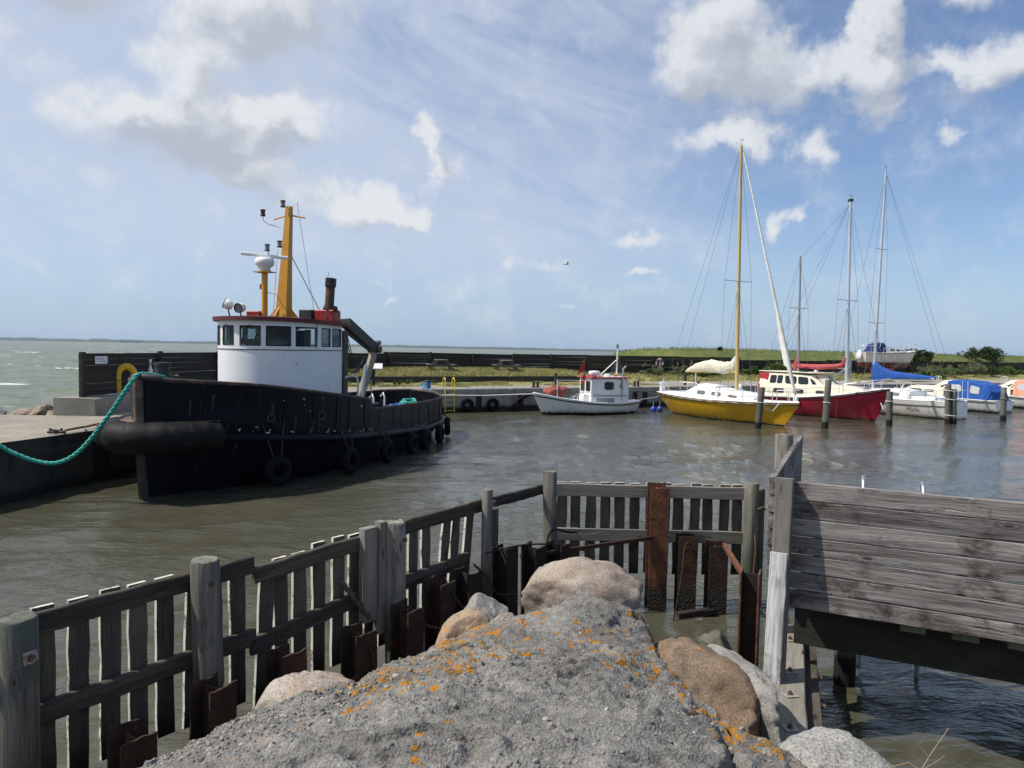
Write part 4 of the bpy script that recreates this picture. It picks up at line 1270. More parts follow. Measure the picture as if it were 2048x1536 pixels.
# ---- deck crane, folded behind the wheelhouse
cb = Vector((1.15, 7.15, .95))
cr = MB().beam(cb, cb + Vector((0, 0, 3.05)), .30, .30, .02).build('crane_column', M['steel_dark'], tug)
mb = MB().beam((.85, 6.95, 4.22), (1.28, 7.35, 4.28), .26, .22, .02); mb.build('crane_head', M['tan_steel'], cr)
mb = MB(); a = Vector((1.2, 7.3, 4.25)); b = Vector((1.52, 8.75, 3.44))
mb.beam(a, b, .24, .34, .02); mb.build('crane_boom', M['grey_steel'], cr)
mb = MB(); mb.beam(a.lerp(b, .05) + Vector((0, .0, -.26)), a.lerp(b, .75) + Vector((0, 0, -.2)), .09, .09); mb.build('boom_ram', M['steel_dark'], cr)
mb = MB(); mb.cyl(b + Vector((-.22, .02, -.02)), b + Vector((.22, .02, -.02)), .12, 12); mb.beam(b + Vector((0, -.05, .1)), b + Vector((.02, .28, .22)), .2, .14, .02); mb.build('boom_joint', M['grey_steel'], cr)
mb = MB(); mb.beam(b + Vector((0, -.05, -.1)), (1.3, 8.1, 1.75), .17, .24, .02); mb.build('crane_jib', M['tan_steel'], cr)
mb = MB(); mb.beam((1.45, 8.25, 2.9), (1.38, 8.05, 1.7), .09, .09, .01); mb.build('jib_ram', M['galv'], cr)
mb = MB()
for q in range(5):
    mb.tube([(1.02 + .05 * q, 7.3, 4.0), (1.1 + .04 * q, 7.42 + .04 * q, 3.3), (1.1 + .05 * q, 7.5 + .05 * q, 2.75), (1.2 + .03 * q, 7.75 + .06 * q, 2.65), (1.42, 8.2, 3.0 + .05 * q)], .016, 5)
mb.build('hydraulic_hose', M['lamp_black'], cr)
# winch and engine-room clutter behind the wheelhouse
mb = MB().cyl((.6, 7.9, 1.25), (1.6, 7.9, 1.25), .25, 16); mb.cyl((.6, 7.9, 1.25), (.64, 7.9, 1.25), .36, 16); mb.cyl((1.56, 7.9, 1.25), (1.6, 7.9, 1.25), .36, 16)
mb.build('winch_drum', M['white_rail'], tug)
mb = MB().box((.2, 7.2, 1.7), (1.5, .9, 1.5), None, .03); mb.box((1.5, 7.5, 1.35), (.4, .5, .8), None, .02); mb.box((1.7, 6.95, 1.45), (.3, .4, .5)); mb.box((1.62, 8.45, 1.3), (.35, .5, .7), None, .03)
mb.build('engine_casing', M['steel_dark'], tug)
mb = MB().tube([(1.55, 6.62, 2.55), (1.75, 6.62, 2.60), (1.86, 6.75, 2.58), (1.88, 6.8, 2.4), (1.88, 6.8, 1.0)], .03, 7); mb.build('handrail', M['white_rail'], tug)
mb = MB().tube([(1.9, 7.2, 1.0), (1.9, 7.2, 2.5)], .02, 6); mb.tube([(1.95, 7.6, 1.0), (1.95, 7.6, 2.45)], .02, 6); mb.tube([(1.92, 7.2, 2.2), (1.95, 7.6, 2.2)], .014, 6); mb.build('stanchion', M['galv'], tug)
mb = MB()
for yy in (9.2, 10.1): mb.tube([(1.3, yy, .95), (1.3, yy, 1.75), (1.22, yy + .05, 1.88), (1.1, yy + .1, 1.75)], .03, 7)
mb.build('towing_hook', M['white_rail'], tug)
mb = MB().box((1.75, 8.9, 1.35), (.35, .5, .4), None, .03); mb.cyl((1.85, 8.6, 1.0), (1.85, 8.6, 1.75), .06, 8); mb.build('towing_bitt', M['steel_dark'], tug)
# bow bollard
bb_ = MB().cyl((-.1, .72, 1.6), (-.1, .72, 3.04), .16, 16).cyl((-.1, .72, 2.98), (-.1, .72, 3.05), .185, 16).build('bow_bollard', M['steel_dark'], tug)
MB().cyl((-.52, .72, 2.78), (.34, .72, 2.74), .035, 8).build('cross_pin', M['stem_rust'], bb_)

# ---- tyres hung along the tug, each on its chain
tyl = ['first tyre fender hanging on the tug side, nearest its bow fender', 'second tyre fender from the bow on the black tug side', 'third tyre fender from the bow on the black tug side', 'fourth tyre fender from the bow on the black tug side',
       'fifth tyre fender from the bow on the black tug side', 'sixth tyre fender from the bow on the black tug side', 'rearmost tyre fender round the stern of the black tug']
Rt = Matrix.Rotation(R(-14), 4, 'Z'); Rt.translation = (-8.2, 16.1, 0)
for k, (s_, z_) in enumerate(((2.0, .42), (4.55, .36), (6.6, .34), (8.6, .33), (10.1, .32), (11.7, .33), (13.8, .40))):
    i = int(np.argmin(abs(fs_ * 15.8 - .15 - s_)))
    c = tug_pt(i, 2, 1, .26); c2 = tug_pt(min(i + 1, NS - 1), 2, 1, .26)
    d = c2 - c; d.z = 0; d.normalize(); nrm = Vector((d.y, -d.x, 0))
    if nrm.x < 0: nrm = -nrm
    c.z = z_
    zt0 = zs_[i] + .25
    T = thing('tyre_fender', Rt @ c, tyl[k], 'tyre', 'tyre fenders along the tug side', R(-14))
    MB().torus((0, 0, 0), .25, .125, nrm, 26, 10, .95).build('tyre', M['tyre'], T)
    mb = MB()
    for e in (-1, 1):
        mb.tube([d * (e * .1) + Vector((0, 0, .3)), d * (e * .3) - nrm * .22 + Vector((0, 0, zt0 - z_ + .15))], .014, 5)
    mb.build('chain', M['steel_dark'], T)

# ---- ropes of the tug
def strand_rope(mb, path, r, twist=9.0, n=5, seg=.05):
    P = [Vector(p) for p in path]
    # catmull-rom resample
    fine = []
    for i in range(len(P) - 1):
        p0 = P[max(i - 1, 0)]; p1 = P[i]; p2 = P[i + 1]; p3 = P[min(i + 2, len(P) - 1)]
        k = max(2, int((p2 - p1).length / seg))
        for j in range(k):
            t_ = j / k
            fine.append(.5 * ((2 * p1) + (p2 - p0) * t_ + (2 * p0 - 5 * p1 + 4 * p2 - p3) * t_ ** 2 + (3 * p1 - p0 - 3 * p2 + p3) * t_ ** 3))
    fine.append(P[-1])
    acc = 0.0; prev = Vector((0, 0, 1))
    lines = [[], [], []]
    for i, p in enumerate(fine):
        t_ = (fine[min(i + 1, len(fine) - 1)] - fine[max(i - 1, 0)]).normalized()
        a = (prev - t_ * prev.dot(t_))
        a = a.normalized() if a.length > 1e-4 else t_.orthogonal().normalized()
        prev = a; b = t_.cross(a)
        if i: acc += (p - fine[i - 1]).length
        for q in range(3):
            th = acc * twist + q * 2.0944
            lines[q].append(p + (a * math.cos(th) + b * math.sin(th)) * r * .52)
    for l in lines: mb.tube(l, r * .58, n)
    return mb
mb = strand_rope(MB(), [(-12.6, 14.7, 1.37), (-11.7, 15.0, 1.38), (-11.05, 15.25, 1.36), (-10.7, 15.4, 1.12), (-10.25, 15.55, .90), (-9.8, 15.62, .87), (-9.35, 15.68, 1.15), (-8.8, 15.72, 1.85), (-8.3, 15.74, 2.6), (-8.2, 15.95, 2.80), (-8.05, 16.55, 2.74), (-7.95, 16.9, 2.62), (-8.15, 16.95, 2.5)], .047, 17.0, 6)
mr = mb.build('mooring_rope', M['rope_teal'])
tag(mr, 'thick teal twisted mooring rope sagging from the tug bow to the pier', 'rope')
def rope_heap(name, label, c, r0_, mat, seed, n=70, rr=.05, sx=1.0):
    rg = np.random.default_rng(seed); P = []
    a = 0
    for k in range(n):
        a += rg.uniform(.35, .75)
        q = r0_ * rg.uniform(.35, 1.0)
        P.append(Vector(c) + Vector((math.cos(a) * q * sx, math.sin(a) * q, .05 + .34 * k / n * (1.1 - q / r0_) + rg.uniform(0, .08))))
    o_ = strand_rope(MB(), P, rr, 16, 5, .09).build(name, M[mat])
    return tag(o_, label, 'rope')
rope_heap('rope_heap', 'heap of teal rope on the tug after deck', Rt @ Vector((1.05, 9.9, 1.12)), .62, 'rope_teal', 1, 80, .055)
rope_heap('rope_heap', 'loose blue rope beside the teal heap on the tug after deck', Rt @ Vector((1.15, 11.6, 1.12)), .55, 'rope_blue', 2, 36, .04)
rope_heap('rope_heap', 'smaller teal rope bundle near the tug stern', Rt @ Vector((1.1, 12.9, 1.2)), .42, 'rope_teal', 3, 50, .05)
# ------------------------------------------------------------------ boats (local y runs from bow to stern, x across, z up)
class Hull:
    def __init__(s, L, B, sheer, draft=.35, rake_b=.8, rake_s=.3, um=.55, tw=.6, p=.75, e0=1.05, e1=.34, z0=0.0):
        s.__dict__.update(L=L, B=B, sheer=sheer, draft=draft, rake_b=rake_b, rake_s=rake_s, um=um, tw=tw, p=p, e0=e0, e1=e1, z0=z0)
    def half(s, u):
        if u < s.um: k = max(0.0, math.sin(math.pi / 2 * u / s.um)) ** s.p
        else: k = 1 - (1 - s.tw) * ((u - s.um) / (1 - s.um)) ** 2.2
        return s.B / 2 * k
    def sh(s, u):
        return float(np.interp(u, [0, .25, .5, .75, 1], s.sheer)) if len(s.sheer) == 5 else float(np.interp(u, np.linspace(0, 1, len(s.sheer)), s.sheer))
    def pt(s, u, v, side, off=0.0):
        q = min(1.0, u / .5); q = q * q * (3 - 2 * q)
        e = s.e0 + (s.e1 - s.e0) * q
        w_ = s.half(u) * (v ** e if v > 0 else 0.0)
        zz = -s.draft + (s.sh(u) + s.draft) * v
        yb = s.rake_b * max(0.0, 1 - v) ** 1.15; ys = s.L - s.rake_s * (1 - v)
        return Vector((side * (w_ + off), yb + (ys - yb) * u, zz + s.z0))
    def build(s, par, mat, deck='gel_white', rail='black_trim', rail_v=.88, rail_r=.028, camber=.06, cap='gel_white', transom=True):
        us = [0, .015, .04, .08, .13, .2, .28, .36, .44, .52, .6, .68, .76, .83, .9, .95, .98, 1.0]
        vs = [0, .08, .2, .35, .5, .65, .8, .92, 1.0]
        mb = MB()
        for side in (1, -1):
            rows = [[s.pt(u, v, side) for u in us] for v in vs]
            mb.grid(rows if side > 0 else rows[::-1], True)
        if transom:
            a = [s.pt(1, v, 1) for v in vs]; b = [s.pt(1, v, -1) for v in vs]
            mb.grid([b, a], False)
        h = mb.build('hull', M[mat], par)
        mb = MB(); rows = []
        for k in (-1, -.6, 0, .6, 1):
            rows.append([Vector((k * s.half(u) * .985, s.pt(u, 1, 1).y + (.03 if u == 0 else 0), s.sh(u) + s.z0 - .012 + camber * (1 - k * k))) for u in us])
        mb.grid(rows, True)
        d = mb.build('deck', M[deck], par)
        if rail:
            for side in (1, -1):
                MB().tube([s.pt(u, rail_v, side, .008) for u in us], rail_r, 6).build('rub_rail', M[rail], par)
        if cap:
            for side in (1, -1):
                MB().tube([s.pt(u, 1, side, -.02) + Vector((0, 0, .01)) for u in us], .03, 6).build('toe_rail', M[cap], par)
        return h

def trunk(par, name, secs, mat, wins=(), winmat='glass_dark', side_frac=.82, top_r=.0, frame=None):
    """cabin: secs = [(y, half width at deck, z deck, half width top, z top)]; wins = [(y0, y1, f0, f1)] along both sides, f = fraction of side height"""
    mb = MB()
    rows = []
    for (y, wb, zb, wt, zt) in secs:
        rows.append([Vector((wb, y, zb)), Vector((wt, y, zt - .05)), Vector((wt * .93, y, zt)), Vector((0, y, zt + .05)), Vector((-wt * .93, y, zt)), Vector((-wt, y, zt - .05)), Vector((-wb, y, zb))])
    mb.grid(rows, False)
    mb.add(rows[0], [tuple(range(7))]); mb.add(rows[-1], [tuple(range(7))[::-1]])
    o_ = mb.build(name, M[mat], par)
    ys = [q[0] for q in secs]
    def side_pt(y, f, sd, off):
        wb, zb, wt, zt = (float(np.interp(y, ys, [q[k] for q in secs])) for k in (1, 2, 3, 4))
        return Vector((sd * (wb + (wt - wb) * f + off), y, zb + (zt - .05 - zb) * f))
    for (y0, y1, f0, f1, *rk) in wins:
        rk = rk[0] if rk else 0.0
        for sd in (1, -1):
            q = [(y0 + rk, f0), (y1 + rk, f0), (y1, f1), (y0, f1)]
            P = [side_pt(y, f, sd, .006) for y, f in q]
            c = sum(P, Vector()) / 4; r_ = []
            for k in range(4):          # cut the corners
                a, b, d = P[k - 1], P[k], P[(k + 1) % 4]
                r_ += [b + (a - b) * .14, b + (d - b) * .14]
            nrm = Vector((sd, 0, 0))
            mb = MB().slab(r_, nrm * .008)
            wo = mb.build('window', M[winmat], o_)
            if frame: MB().tube([p + nrm * .008 for p in r_], .016, 5, close=True).build('frame', M[frame], wo)
    return o_

def wire(par, a, b, r=.007, mat='wire', name='stay', sag=0.0):
    a = Vector(a); b = Vector(b); n = 2 if not sag else 9
    pts = [a.lerp(b, i / (n - 1)) - Vector((0, 0, sag * math.sin(math.pi * i / (n - 1)))) for i in range(n)]
    return MB().tube(pts, r, 5).build(name, M[mat], par)
def rails(par, H, us, h=.55, lines=(1.0, .5), name='guard_rail', mat='chrome', inset=-.06, posts_only=False):
    for side in (1, -1):
        top = []
        for u in us:
            p = H.pt(u, 1, side, inset)
            MB().tube([p, p + Vector((0, 0, h))], .019, 5).build('stanchion', M[mat], par)
            top.append(p)
        if not posts_only:
            for f in lines:
                MB().tube([p + Vector((0, 0, h * f)) for p in top], .009, 4).build('lifeline', M['wire'], par)
def pulpit(par, H, u0, h=.6, stern=False, mat='chrome'):
    us = [u0, u0 * .5, .01] if not stern else [u0, (1 + u0) / 2, 1.0]
    a = [H.pt(u, 1, 1, -.06) + Vector((0, 0, h)) for u in us]; b = [H.pt(u, 1, -1, -.06) + Vector((0, 0, h)) for u in us]
    if not stern:
        for q in (a, b): q[-1].y -= .1
    P = a + b[::-1]
    MB().tube(P, .021, 6).build('pushpit' if stern else 'pulpit', M[mat], par)
    for side in (1, -1):
        p = H.pt(us[0], 1, side, -.06); MB().tube([p, p + Vector((0, 0, h))], .02, 6).build('stanchion', M[mat], par)
        p = H.pt(us[1], 1, side, -.06); MB().tube([p, p + Vector((0, 0, h))], .02, 6).build('stanchion', M[mat], par)
def spar(par, name, a, b, r1, r2, mat, n=10):
    a = Vector(a); b = Vector(b)
    return MB().tube([a, a.lerp(b, .5), b], [r1, (r1 + r2) / 2, r2], n).build(name, M[mat], par)
def rig(par, y, zdeck, ztop, r, mat, spr, spr_w, chain_w, zd, rake=.02, fore=None, aft=None, masthead=True):
    """mast with spreaders, shrouds, stays"""
    top = Vector((0, y + rake * (ztop - zdeck), ztop))
    m_ = spar(par, 'mast', (0, y, zdeck), top, r, r * .72, mat)
    at = lambda z: Vector((0, y + rake * (z - zdeck), z))
    for (zs__, ws) in spr:
        c = at(zs__)
        MB().tube([c + Vector((-ws, .03, .02)), c, c + Vector((ws, .03, .02))], .018, 6).build('spreader', M['alu_grey'], m_)
    for sd in (1, -1):
        MB().tube([Vector((sd * chain_w, y + .1, zd))] + [at(z) + Vector((sd * w_, .03, .02)) for z, w_ in spr] + [at(ztop - .15)], .007, 5).build('shroud', M['wire'], m_)
        zz = spr[0][0]
        wire(m_, (sd * chain_w, y - .35, zd), at(zz - .05), name='shroud'); wire(m_, (sd * chain_w, y + .45, zd), at(zz - .05), name='shroud')
    if fore: wire(m_, at(ztop - .1), fore, name='forestay')
    if aft:
        for q in aft: wire(m_, at(ztop - .05), q, name='backstay')
    if masthead:
        mb = MB().tube([top, top + Vector((0, 0, .32))], .008, 5); mb.tube([top + Vector((-.16, -.05, .3)), top + Vector((.18, .05, .34))], .008, 5); mb.add([top + Vector((.12, .03, .30)), top + Vector((.2, .05, .30)), top + Vector((.2, .05, .40))], [(0, 1, 2)])
        mb.build('wind_vane', M['lamp_black'], m_)
    return m_, at
def canvas_roll(par, name, pts, rads, mat, n=12, flat=.75, seed=1):
    rg = np.random.default_rng(seed)
    P = [Vector(p) for p in pts]; fine = []; rr = []
    for i in range(len(P) - 1):
        for k in range(5):
            t_ = k / 5; fine.append(P[i].lerp(P[i + 1], t_)); rr.append((rads[i] * (1 - t_) + rads[i + 1] * t_) * rg.uniform(.9, 1.08))
    fine.append(P[-1]); rr.append(rads[-1])
    return MB().tube(fine, rr, n, flat=flat).build(name, M[mat], par)
def fender(par_loc, label, mat='white_plastic', r=.11, h=.55, name='boat_fender', line=.5):
    t = thing(name, par_loc, label, 'fender')
    MB().lathe([(0, -h / 2), (r * .6, -h / 2 + .02), (r, -h / 2 + .12), (r, h / 2 - .12), (r * .6, h / 2 - .02), (.02, h / 2 + .05)], (0, 0, 0), 14).build('body', M[mat], t)
    MB().tube([(0, 0, h / 2), (0, .02, h / 2 + line)], .012, 5).build('line', M['rope_white'], t)
    return t

# ---- white fishing boat along the quay
fb_ = thing('fishing_boat', (1.15, 39.35, 0), 'small white double-ended fishing boat with red-topped cabin along the quay', 'boat', None, R(-66.5))
H = Hull(6.7, 2.2, [1.17, .86, .66, .60, .68], .3, .75, .35, um=.58, tw=.30, p=.62, e0=.75, e1=.26)
H.build(fb_, 'hull_fish', rail_v=.90, rail_r=.035)
# stern closed round
tr = trunk(fb_, 'cabin', [(3.25, .62, .62, .68, 1.98), (3.9, .74, .60, .74, 2.01), (5.6, .76, .58, .74, 1.96)], 'gel_white', [(4.05, 4.62, .58, .88)], 'glass_dark', frame='black_trim')
mb = MB().box((-.31, 3.23, 1.55), (.44, .02, .55)); mb.build('window', M['glass_dark'], tr)
mb = MB().box((.31, 3.23, 1.55), (.44, .02, .55)); mb.build('window', M['glass_dark'], tr)
for sd in (1, -1): MB().lathe([(.12, 0), (.12, .012), (0, .014)], (sd * .755, 5.15, 1.55), 16, Matrix.Rotation(sd * R(90), 3, 'Y')).build('window', M['glass_dark'], tr)
MB().box((0, 4.4, 1.02), (1.53, 2.2, .07), None, .01).build('band', M['alu_grey'], tr)
ro = MB().box((0, 4.4, 2.03), (1.66, 2.55, .06), None, .02).build('roof', M['fish_red'], fb_)
MB().box((0, 4.9, 2.08), (1.4, 1.3, .03), None, .01).build('roof_panel', M['gel_white'], ro)
MB().box((0, 3.4, 2.09), (1.5, .35, .08), None, .02).build('visor', M['fish_red'], ro)
MB().lathe([(0, 0), (.30, 0), (.33, .05), (.33, .17), (.28, .23), (0, .25)], (-.1, 3.85, 2.15), 18).build('raft_canister', M['white_plastic'], ro)
MB().tube([(-.1, 3.85, 2.03), (-.1, 3.85, 2.17)], .18, 10).build('canister_foot', M['white_plastic'], ro)
MB().lathe([(0, 0), (.17, 0), (.19, .05), (.17, .11), (0, .13)], (.25, 4.5, 2.1), 16).build('radar_dome', M['white_plastic'], ro)
MB().lathe([(0, 0), (.12, .0), (.1, .1), (0, .14)], (.35, 4.95, 2.09), 12).build('vent', M['teak'], ro)
mm, _at = rig(fb_, 5.25, 2.0, 3.75, .05, 'gel_white', [(3.1, .12)], .5, 2.02, 0, masthead=False)
MB().tube([(.0, 5.2, 3.0), (-.15, 4.2, 2.1)], .03, 6).build('mast_strut', M['gel_white'], fb_)
MB().tube([(.70, 5.15, .6), (.80, 5.17, 1.9), (.80, 5.2, 2.55), (.88, 5.32, 2.68)], .05, 8).build('exhaust_pipe', M['galv'], fb_)
nav_lamp((0, 5.27, 3.7), fb_)
# bow gear: gantry, net heap, hoops
mb = MB().tube([(.45, 1.25, .85), (.45, 1.25, 1.9)], .035, 7); mb.tube([(.45, 1.25, 1.88), (.55, 3.5, 1.86)], .014, 5); mb.build('gantry_post', M['white_rail'], fb_)
for k, (y0, x0) in enumerate(((2.1, .6), (2.35, .64), (2.95, .72), (3.15, .74))):
    MB().tube([(x0, y0, .65), (x0 - .05, y0 + .15, .98), (x0 - .1, y0 + .35, .98), (x0 - .05, y0 + .5, .62)], .018, 6).build('net_hoop', M['white_rail'], fb_)
MB().tube([(.62, 2.0, .95), (.7, 2.6, 1.22), (.72, 3.3, 1.20)], .018, 6).tube([(.55, 2.3, .7), (.66, 2.6, 1.22)], .018, 6).build('side_rail', M['white_rail'], fb_)
MB().box((.1, 3.1, .85), (.5, .35, .5), None, .03).build('net_hauler', M['white_plastic'], fb_)
MB().box((.72, 4.15, .72), (.06, 1.1, .34), None, .01).build('side_panel', M['alu_grey'], fb_)
for k, (x, y, z, h_) in enumerate(((-.35, 3.1, 2.1, .55), (-.05, 3.05, 2.1, .6), (.15, 3.0, 1.6, .5))):
    ft = thing('marker_flag', Vector((1.15, 39.35, 0)) + Matrix.Rotation(R(-66.5), 3, 'Z') @ Vector((x, y, 0)), ['left red marker flag above the fishing boat roof', 'right red marker flag above the fishing boat roof', 'lowest red marker flag in front of the fishing boat cabin'][k], 'flag', None, R(-66.5))
    MB().tube([(0, 0, .7), (.05, .12, z + h_ + .35)], .013, 5).build('pole', M['rope_tan'], ft)
    zt0 = z + h_ + .32
    rows = []
    for j in range(5):
        f = j / 4
        rows.append([Vector((.05 + .05 * math.sin(f * 5 + k), .12 - .36 * f * q, zt0 - .5 * (1 - f * .25) * (q * .0) - f * .55 - q * (.28 * f))) for q in (0, .5, 1.0)])
    MB().grid(rows, True).build('flag', M['flag_red'], ft)
Hm = Matrix.Rotation(R(-66.5), 3, 'Z')
rg = np.random.default_rng(8)
nh = MB(); rows = []
for i in range(9):
    th = i / 8 * math.pi; rows.append([])
    for j in range(18):
        ph = j / 18 * 2 * math.pi
        q = Vector((math.sin(th) * math.cos(ph) * .42, math.sin(th) * math.sin(ph) * .62, math.cos(th) * .30)) * (1 + .26 * math.sin(4 * ph + 3 * th) + rg.uniform(-.12, .12))
        rows[-1].append(q)
nh.grid(rows, True, closev=True)
no = nh.build('net_heap', M['net_red']); no.location = Vector((1.15, 39.35, 0)) + Hm @ Vector((.05, 1.35, 1.22)); no.rotation_euler = (0, 0, R(-66.5))
tag(no, 'faded red fishing net bundle in the bow of the white fishing boat', 'net')
mb = MB().tube([Vector((1.2, 39.2, 1.12)), Vector((-1.5, 39.15, .98)), Vector((-4.8, 37.9, 1.02))], .035, 6)
tag(mb.build('mooring_line', M['rope_white']), 'white mooring line along the quay wall from the fishing boat bow', 'rope')
a = Vector((1.15, 39.35, 0)) + Hm @ Vector((.4, 6.4, .75))
mb = MB().tube([a, a + Vector((1.2, .6, .12)), Vector((9.2, 43.3, 1.15))], .02, 5)
tag(mb.build('mooring_line', M['rope_white']), 'thin white line between the fishing boat stern and the yellow sailboat', 'rope')

# ---- yellow sailboat
YB = Vector((13.75, 34.6, 0)); YR = R(28)
ys_ = thing('sailboat', YB, 'yellow-hulled sailboat with white deck, wooden mast and furled white jib', 'boat', None, YR)
H = Hull(9.6, 3.0, [1.20, 1.10, 1.06, 1.10, 1.18], .45, 1.25, 1.5, um=.55, tw=.52, p=.85, e0=1.0, e1=.42)
H.build(ys_, 'hull_yellow', rail_v=.93, rail_r=.03, camber=.1)
for sd in (1, -1): MB().grid([[H.pt(u, .945, sd, .004) for u in np.linspace(0, 1, 14)], [H.pt(u, 1.02, sd, -.015) for u in np.linspace(0, 1, 14)]][::sd], True).build('sheer_band', M['gel_white'], ys_)
trunk(ys_, 'coachroof', [(2.6, .35, 1.15, .28, 1.28), (3.2, .72, 1.12, .62, 1.48), (4.6, .95, 1.10, .82, 1.62), (6.4, 1.0, 1.10, .85, 1.66), (6.9, .95, 1.12, .82, 1.45)], 'gel_white', [(3.35, 3.85, .38, .66), (4.35, 4.95, .38, .74), (5.45, 6.0, .38, .74)], 'glass_grey', frame='teak')
trunk(ys_, 'sprayhood', [(5.0, .7, 1.60, .62, 1.74), (6.3, .75, 1.62, .66, 1.80)], 'gel_white')
MB().box((0, 7.9, 1.18), (1.7, 1.6, .22), None, .05).build('cockpit_coaming', M['gel_white'], ys_)
m_, at_ = rig(ys_, 4.05, 1.5, 14.35, .105, 'spruce', [(7.3, .95)], 1.25, 1.12, .018, aft=[(.5, 9.4, 1.2), (-.5, 9.4, 1.2)])
spar(ys_, 'boom', (0, 4.15, 2.55), (0, 8.0, 2.45), .075, .06, 'spruce')
canvas_roll(ys_, 'furled_mainsail', [(0, 4.1, 3.35), (0, 4.35, 2.85), (0, 5.0, 2.72), (0, 6.0, 2.82), (0, 7.0, 2.72), (0, 7.9, 2.52)], [.14, .28, .34, .33, .26, .07], 'sail_cream', 14, .62, 3)
fs = at_(13.95) + Vector((0, -.18, 0)); fe = Vector((0, .25, 1.55))
canvas_roll(ys_, 'furled_jib', [fs, fs.lerp(fe, .3), fs.lerp(fe, .65), fs.lerp(fe, .74), fs.lerp(fe, .86), fs.lerp(fe, .95), fe], [.04, .06, .08, .10, .13, .09, .05], 'sail_white', 10, .8, 5)
MB().slab([fs.lerp(fe, .66) + Vector((0, .1, 0)), fs.lerp(fe, .80) + Vector((0, .30, .1)), fs.lerp(fe, .9) + Vector((0, .36, .2)), fs.lerp(fe, .90)], (.03, 0, 0)).build('jib_leech', M['sail_white'], ys_)
wire(ys_, (0, .1, 1.3), (0, .25, 1.6), .015, 'chrome', 'furler'); wire(ys_, at_(14.25), fs, .012)
rails(ys_, H, [.12, .27, .42, .57, .72, .84]); pulpit(ys_, H, .1); pulpit(ys_, H, .86, stern=True)
MB().box((-.45, 9.5, 1.45), (.34, .22, .62), None, .06).build('buoy_box', M['white_plastic'], ys_)
MB().tube([(-.45, 9.45, 1.75), (-.45, 9.45, 1.95)], .02, 5).build('stern_light', M['white_plastic'], ys_)
MB().tube([(0, 7.2, 2.4), (0, 7.2, 1.3)], .03, 6).build('mainsheet', M['rope_white'], ys_)
mb = MB().tube([Vector((12.9, 34.9, 1.15)), Vector((12.5, 34.6, .78)), Vector((11.9, 34.1, .98)), Vector((11.62, 33.85, 1.55))], .022, 6)
tag(mb.build('mooring_line', M['rope_white']), 'slack white line from the yellow bow to the nearest mooring pole', 'rope')
for k, (dx_, dy_) in enumerate(((0, 0), (.35, .2))):
    f_ = fender((8.35 + dx_ * 1.2, 42.6 + dy_, .12), ['left blue ball fender afloat behind the yellow sailboat stern', 'right blue ball fender afloat behind the yellow sailboat stern'][k], 'ball_blue', .17, .36, 'ball_fender', .3)

# ---- red motorsailer
RB = Vector((20.0, 38.3, 0)); RR = R(28)
rs = thing('motorsailer', RB, 'crimson-hulled motorsailer with cream wheelhouse, two masts and rolled red sails', 'boat', None, RR)
H = Hull(9.2, 3.1, [1.80, 1.32, 1.06, .98, 1.00], .4, 1.0, .4, um=.5, tw=.72, p=.66, e0=.8, e1=.28)
H.build(rs, 'hull_red', rail_v=.955, rail_r=.035, camber=.08)
trunk(rs, 'trunk_cabin', [(1.3, .55, 1.45, .48, 1.66), (2.2, .95, 1.25, .88, 1.80), (4.2, 1.15, 1.05, 1.06, 1.82), (7.9, 1.2, 1.0, 1.1, 1.70)], 'gel_cream', [(3.3, 3.8, .35, .60), (4.6, 5.35, .30, .66), (6.0, 6.8, .30, .70)], 'glass_dark', frame='alu_grey')
ph_ = trunk(rs, 'wheelhouse', [(3.6, .98, 1.72, .78, 1.78), (4.35, 1.02, 1.72, .86, 2.34), (6.2, 1.06, 1.70, .92, 2.42), (8.0, 1.08, 1.68, .92, 2.40)], 'gel_cream', [(4.1, 4.4, .14, .84, -.3), (4.5, 5.2, .14, .86, -.12), (5.3, 6.1, .14, .86, -.08), (6.25, 6.65, .14, .86), (6.72, 7.2, .14, .86)], 'glass_dark')
mb = MB().add([(.62, 3.72, 1.86), (-.62, 3.72, 1.86), (-.6, 4.27, 2.28), (.6, 4.27, 2.28)], [(0, 1, 2, 3)]); mb.v = [(x, y - .012, z + .012) for x, y, z in mb.v]; mb.build('windscreen', M['glass_dark'], ph_)
MB().box((0, 6.15, 2.48), (1.98, 4.0, .05), None, .02).build('roof', M['gel_cream'], rs)
for sd in (1, -1): MB().slab([(sd * 1.10, 7.35, 1.0), (sd * 1.06, 8.1, 1.0), (sd * .96, 8.1, 2.38), (sd * .97, 7.35, 2.38)], (sd * .012, 0, 0)).build('side_canvas', M['canvas_crimson'], rs)
MB().box((0, 8.1, 1.7), (1.7, .02, 1.35)).build('door_canvas', M['canvas_crimson'], rs)
m_, at_ = rig(rs, 2.65, 1.75, 12.1, .10, 'alu', [(6.6, .85)], 1.3, 1.25, .012, fore=(0, .15, 1.95), aft=[(.6, 8.9, 1.05), (-.6, 8.9, 1.05)])
MB().box(at_(12.15), (.16, .3, .16), None, .03).build('masthead_lamp', M['lamp_black'], m_)
spar(rs, 'boom', (0, 2.75, 2.80), (0, 6.4, 2.80), .05, .05, 'alu')
canvas_roll(rs, 'rolled_mainsail', [(0, 2.72, 3.4), (0, 2.85, 3.02), (0, 3.2, 2.90), (0, 4.5, 2.82), (0, 5.6, 2.84), (0, 6.5, 2.88)], [.13, .18, .17, .19, .17, .09], 'canvas_red', 12, .8, 4)
m2, at2 = rig(rs, 6.0, 2.48, 9.4, .075, 'alu_grey', [(6.3, .8)], 1.05, 1.05, .012, masthead=False, aft=[(0, 9.1, 1.1)])
canvas_roll(rs, 'rolled_mizzen', [(0, 6.05, 3.4), (0, 6.12, 3.0), (0, 6.18, 2.6)], [.08, .18, .2], 'canvas_red', 12, .8, 6)
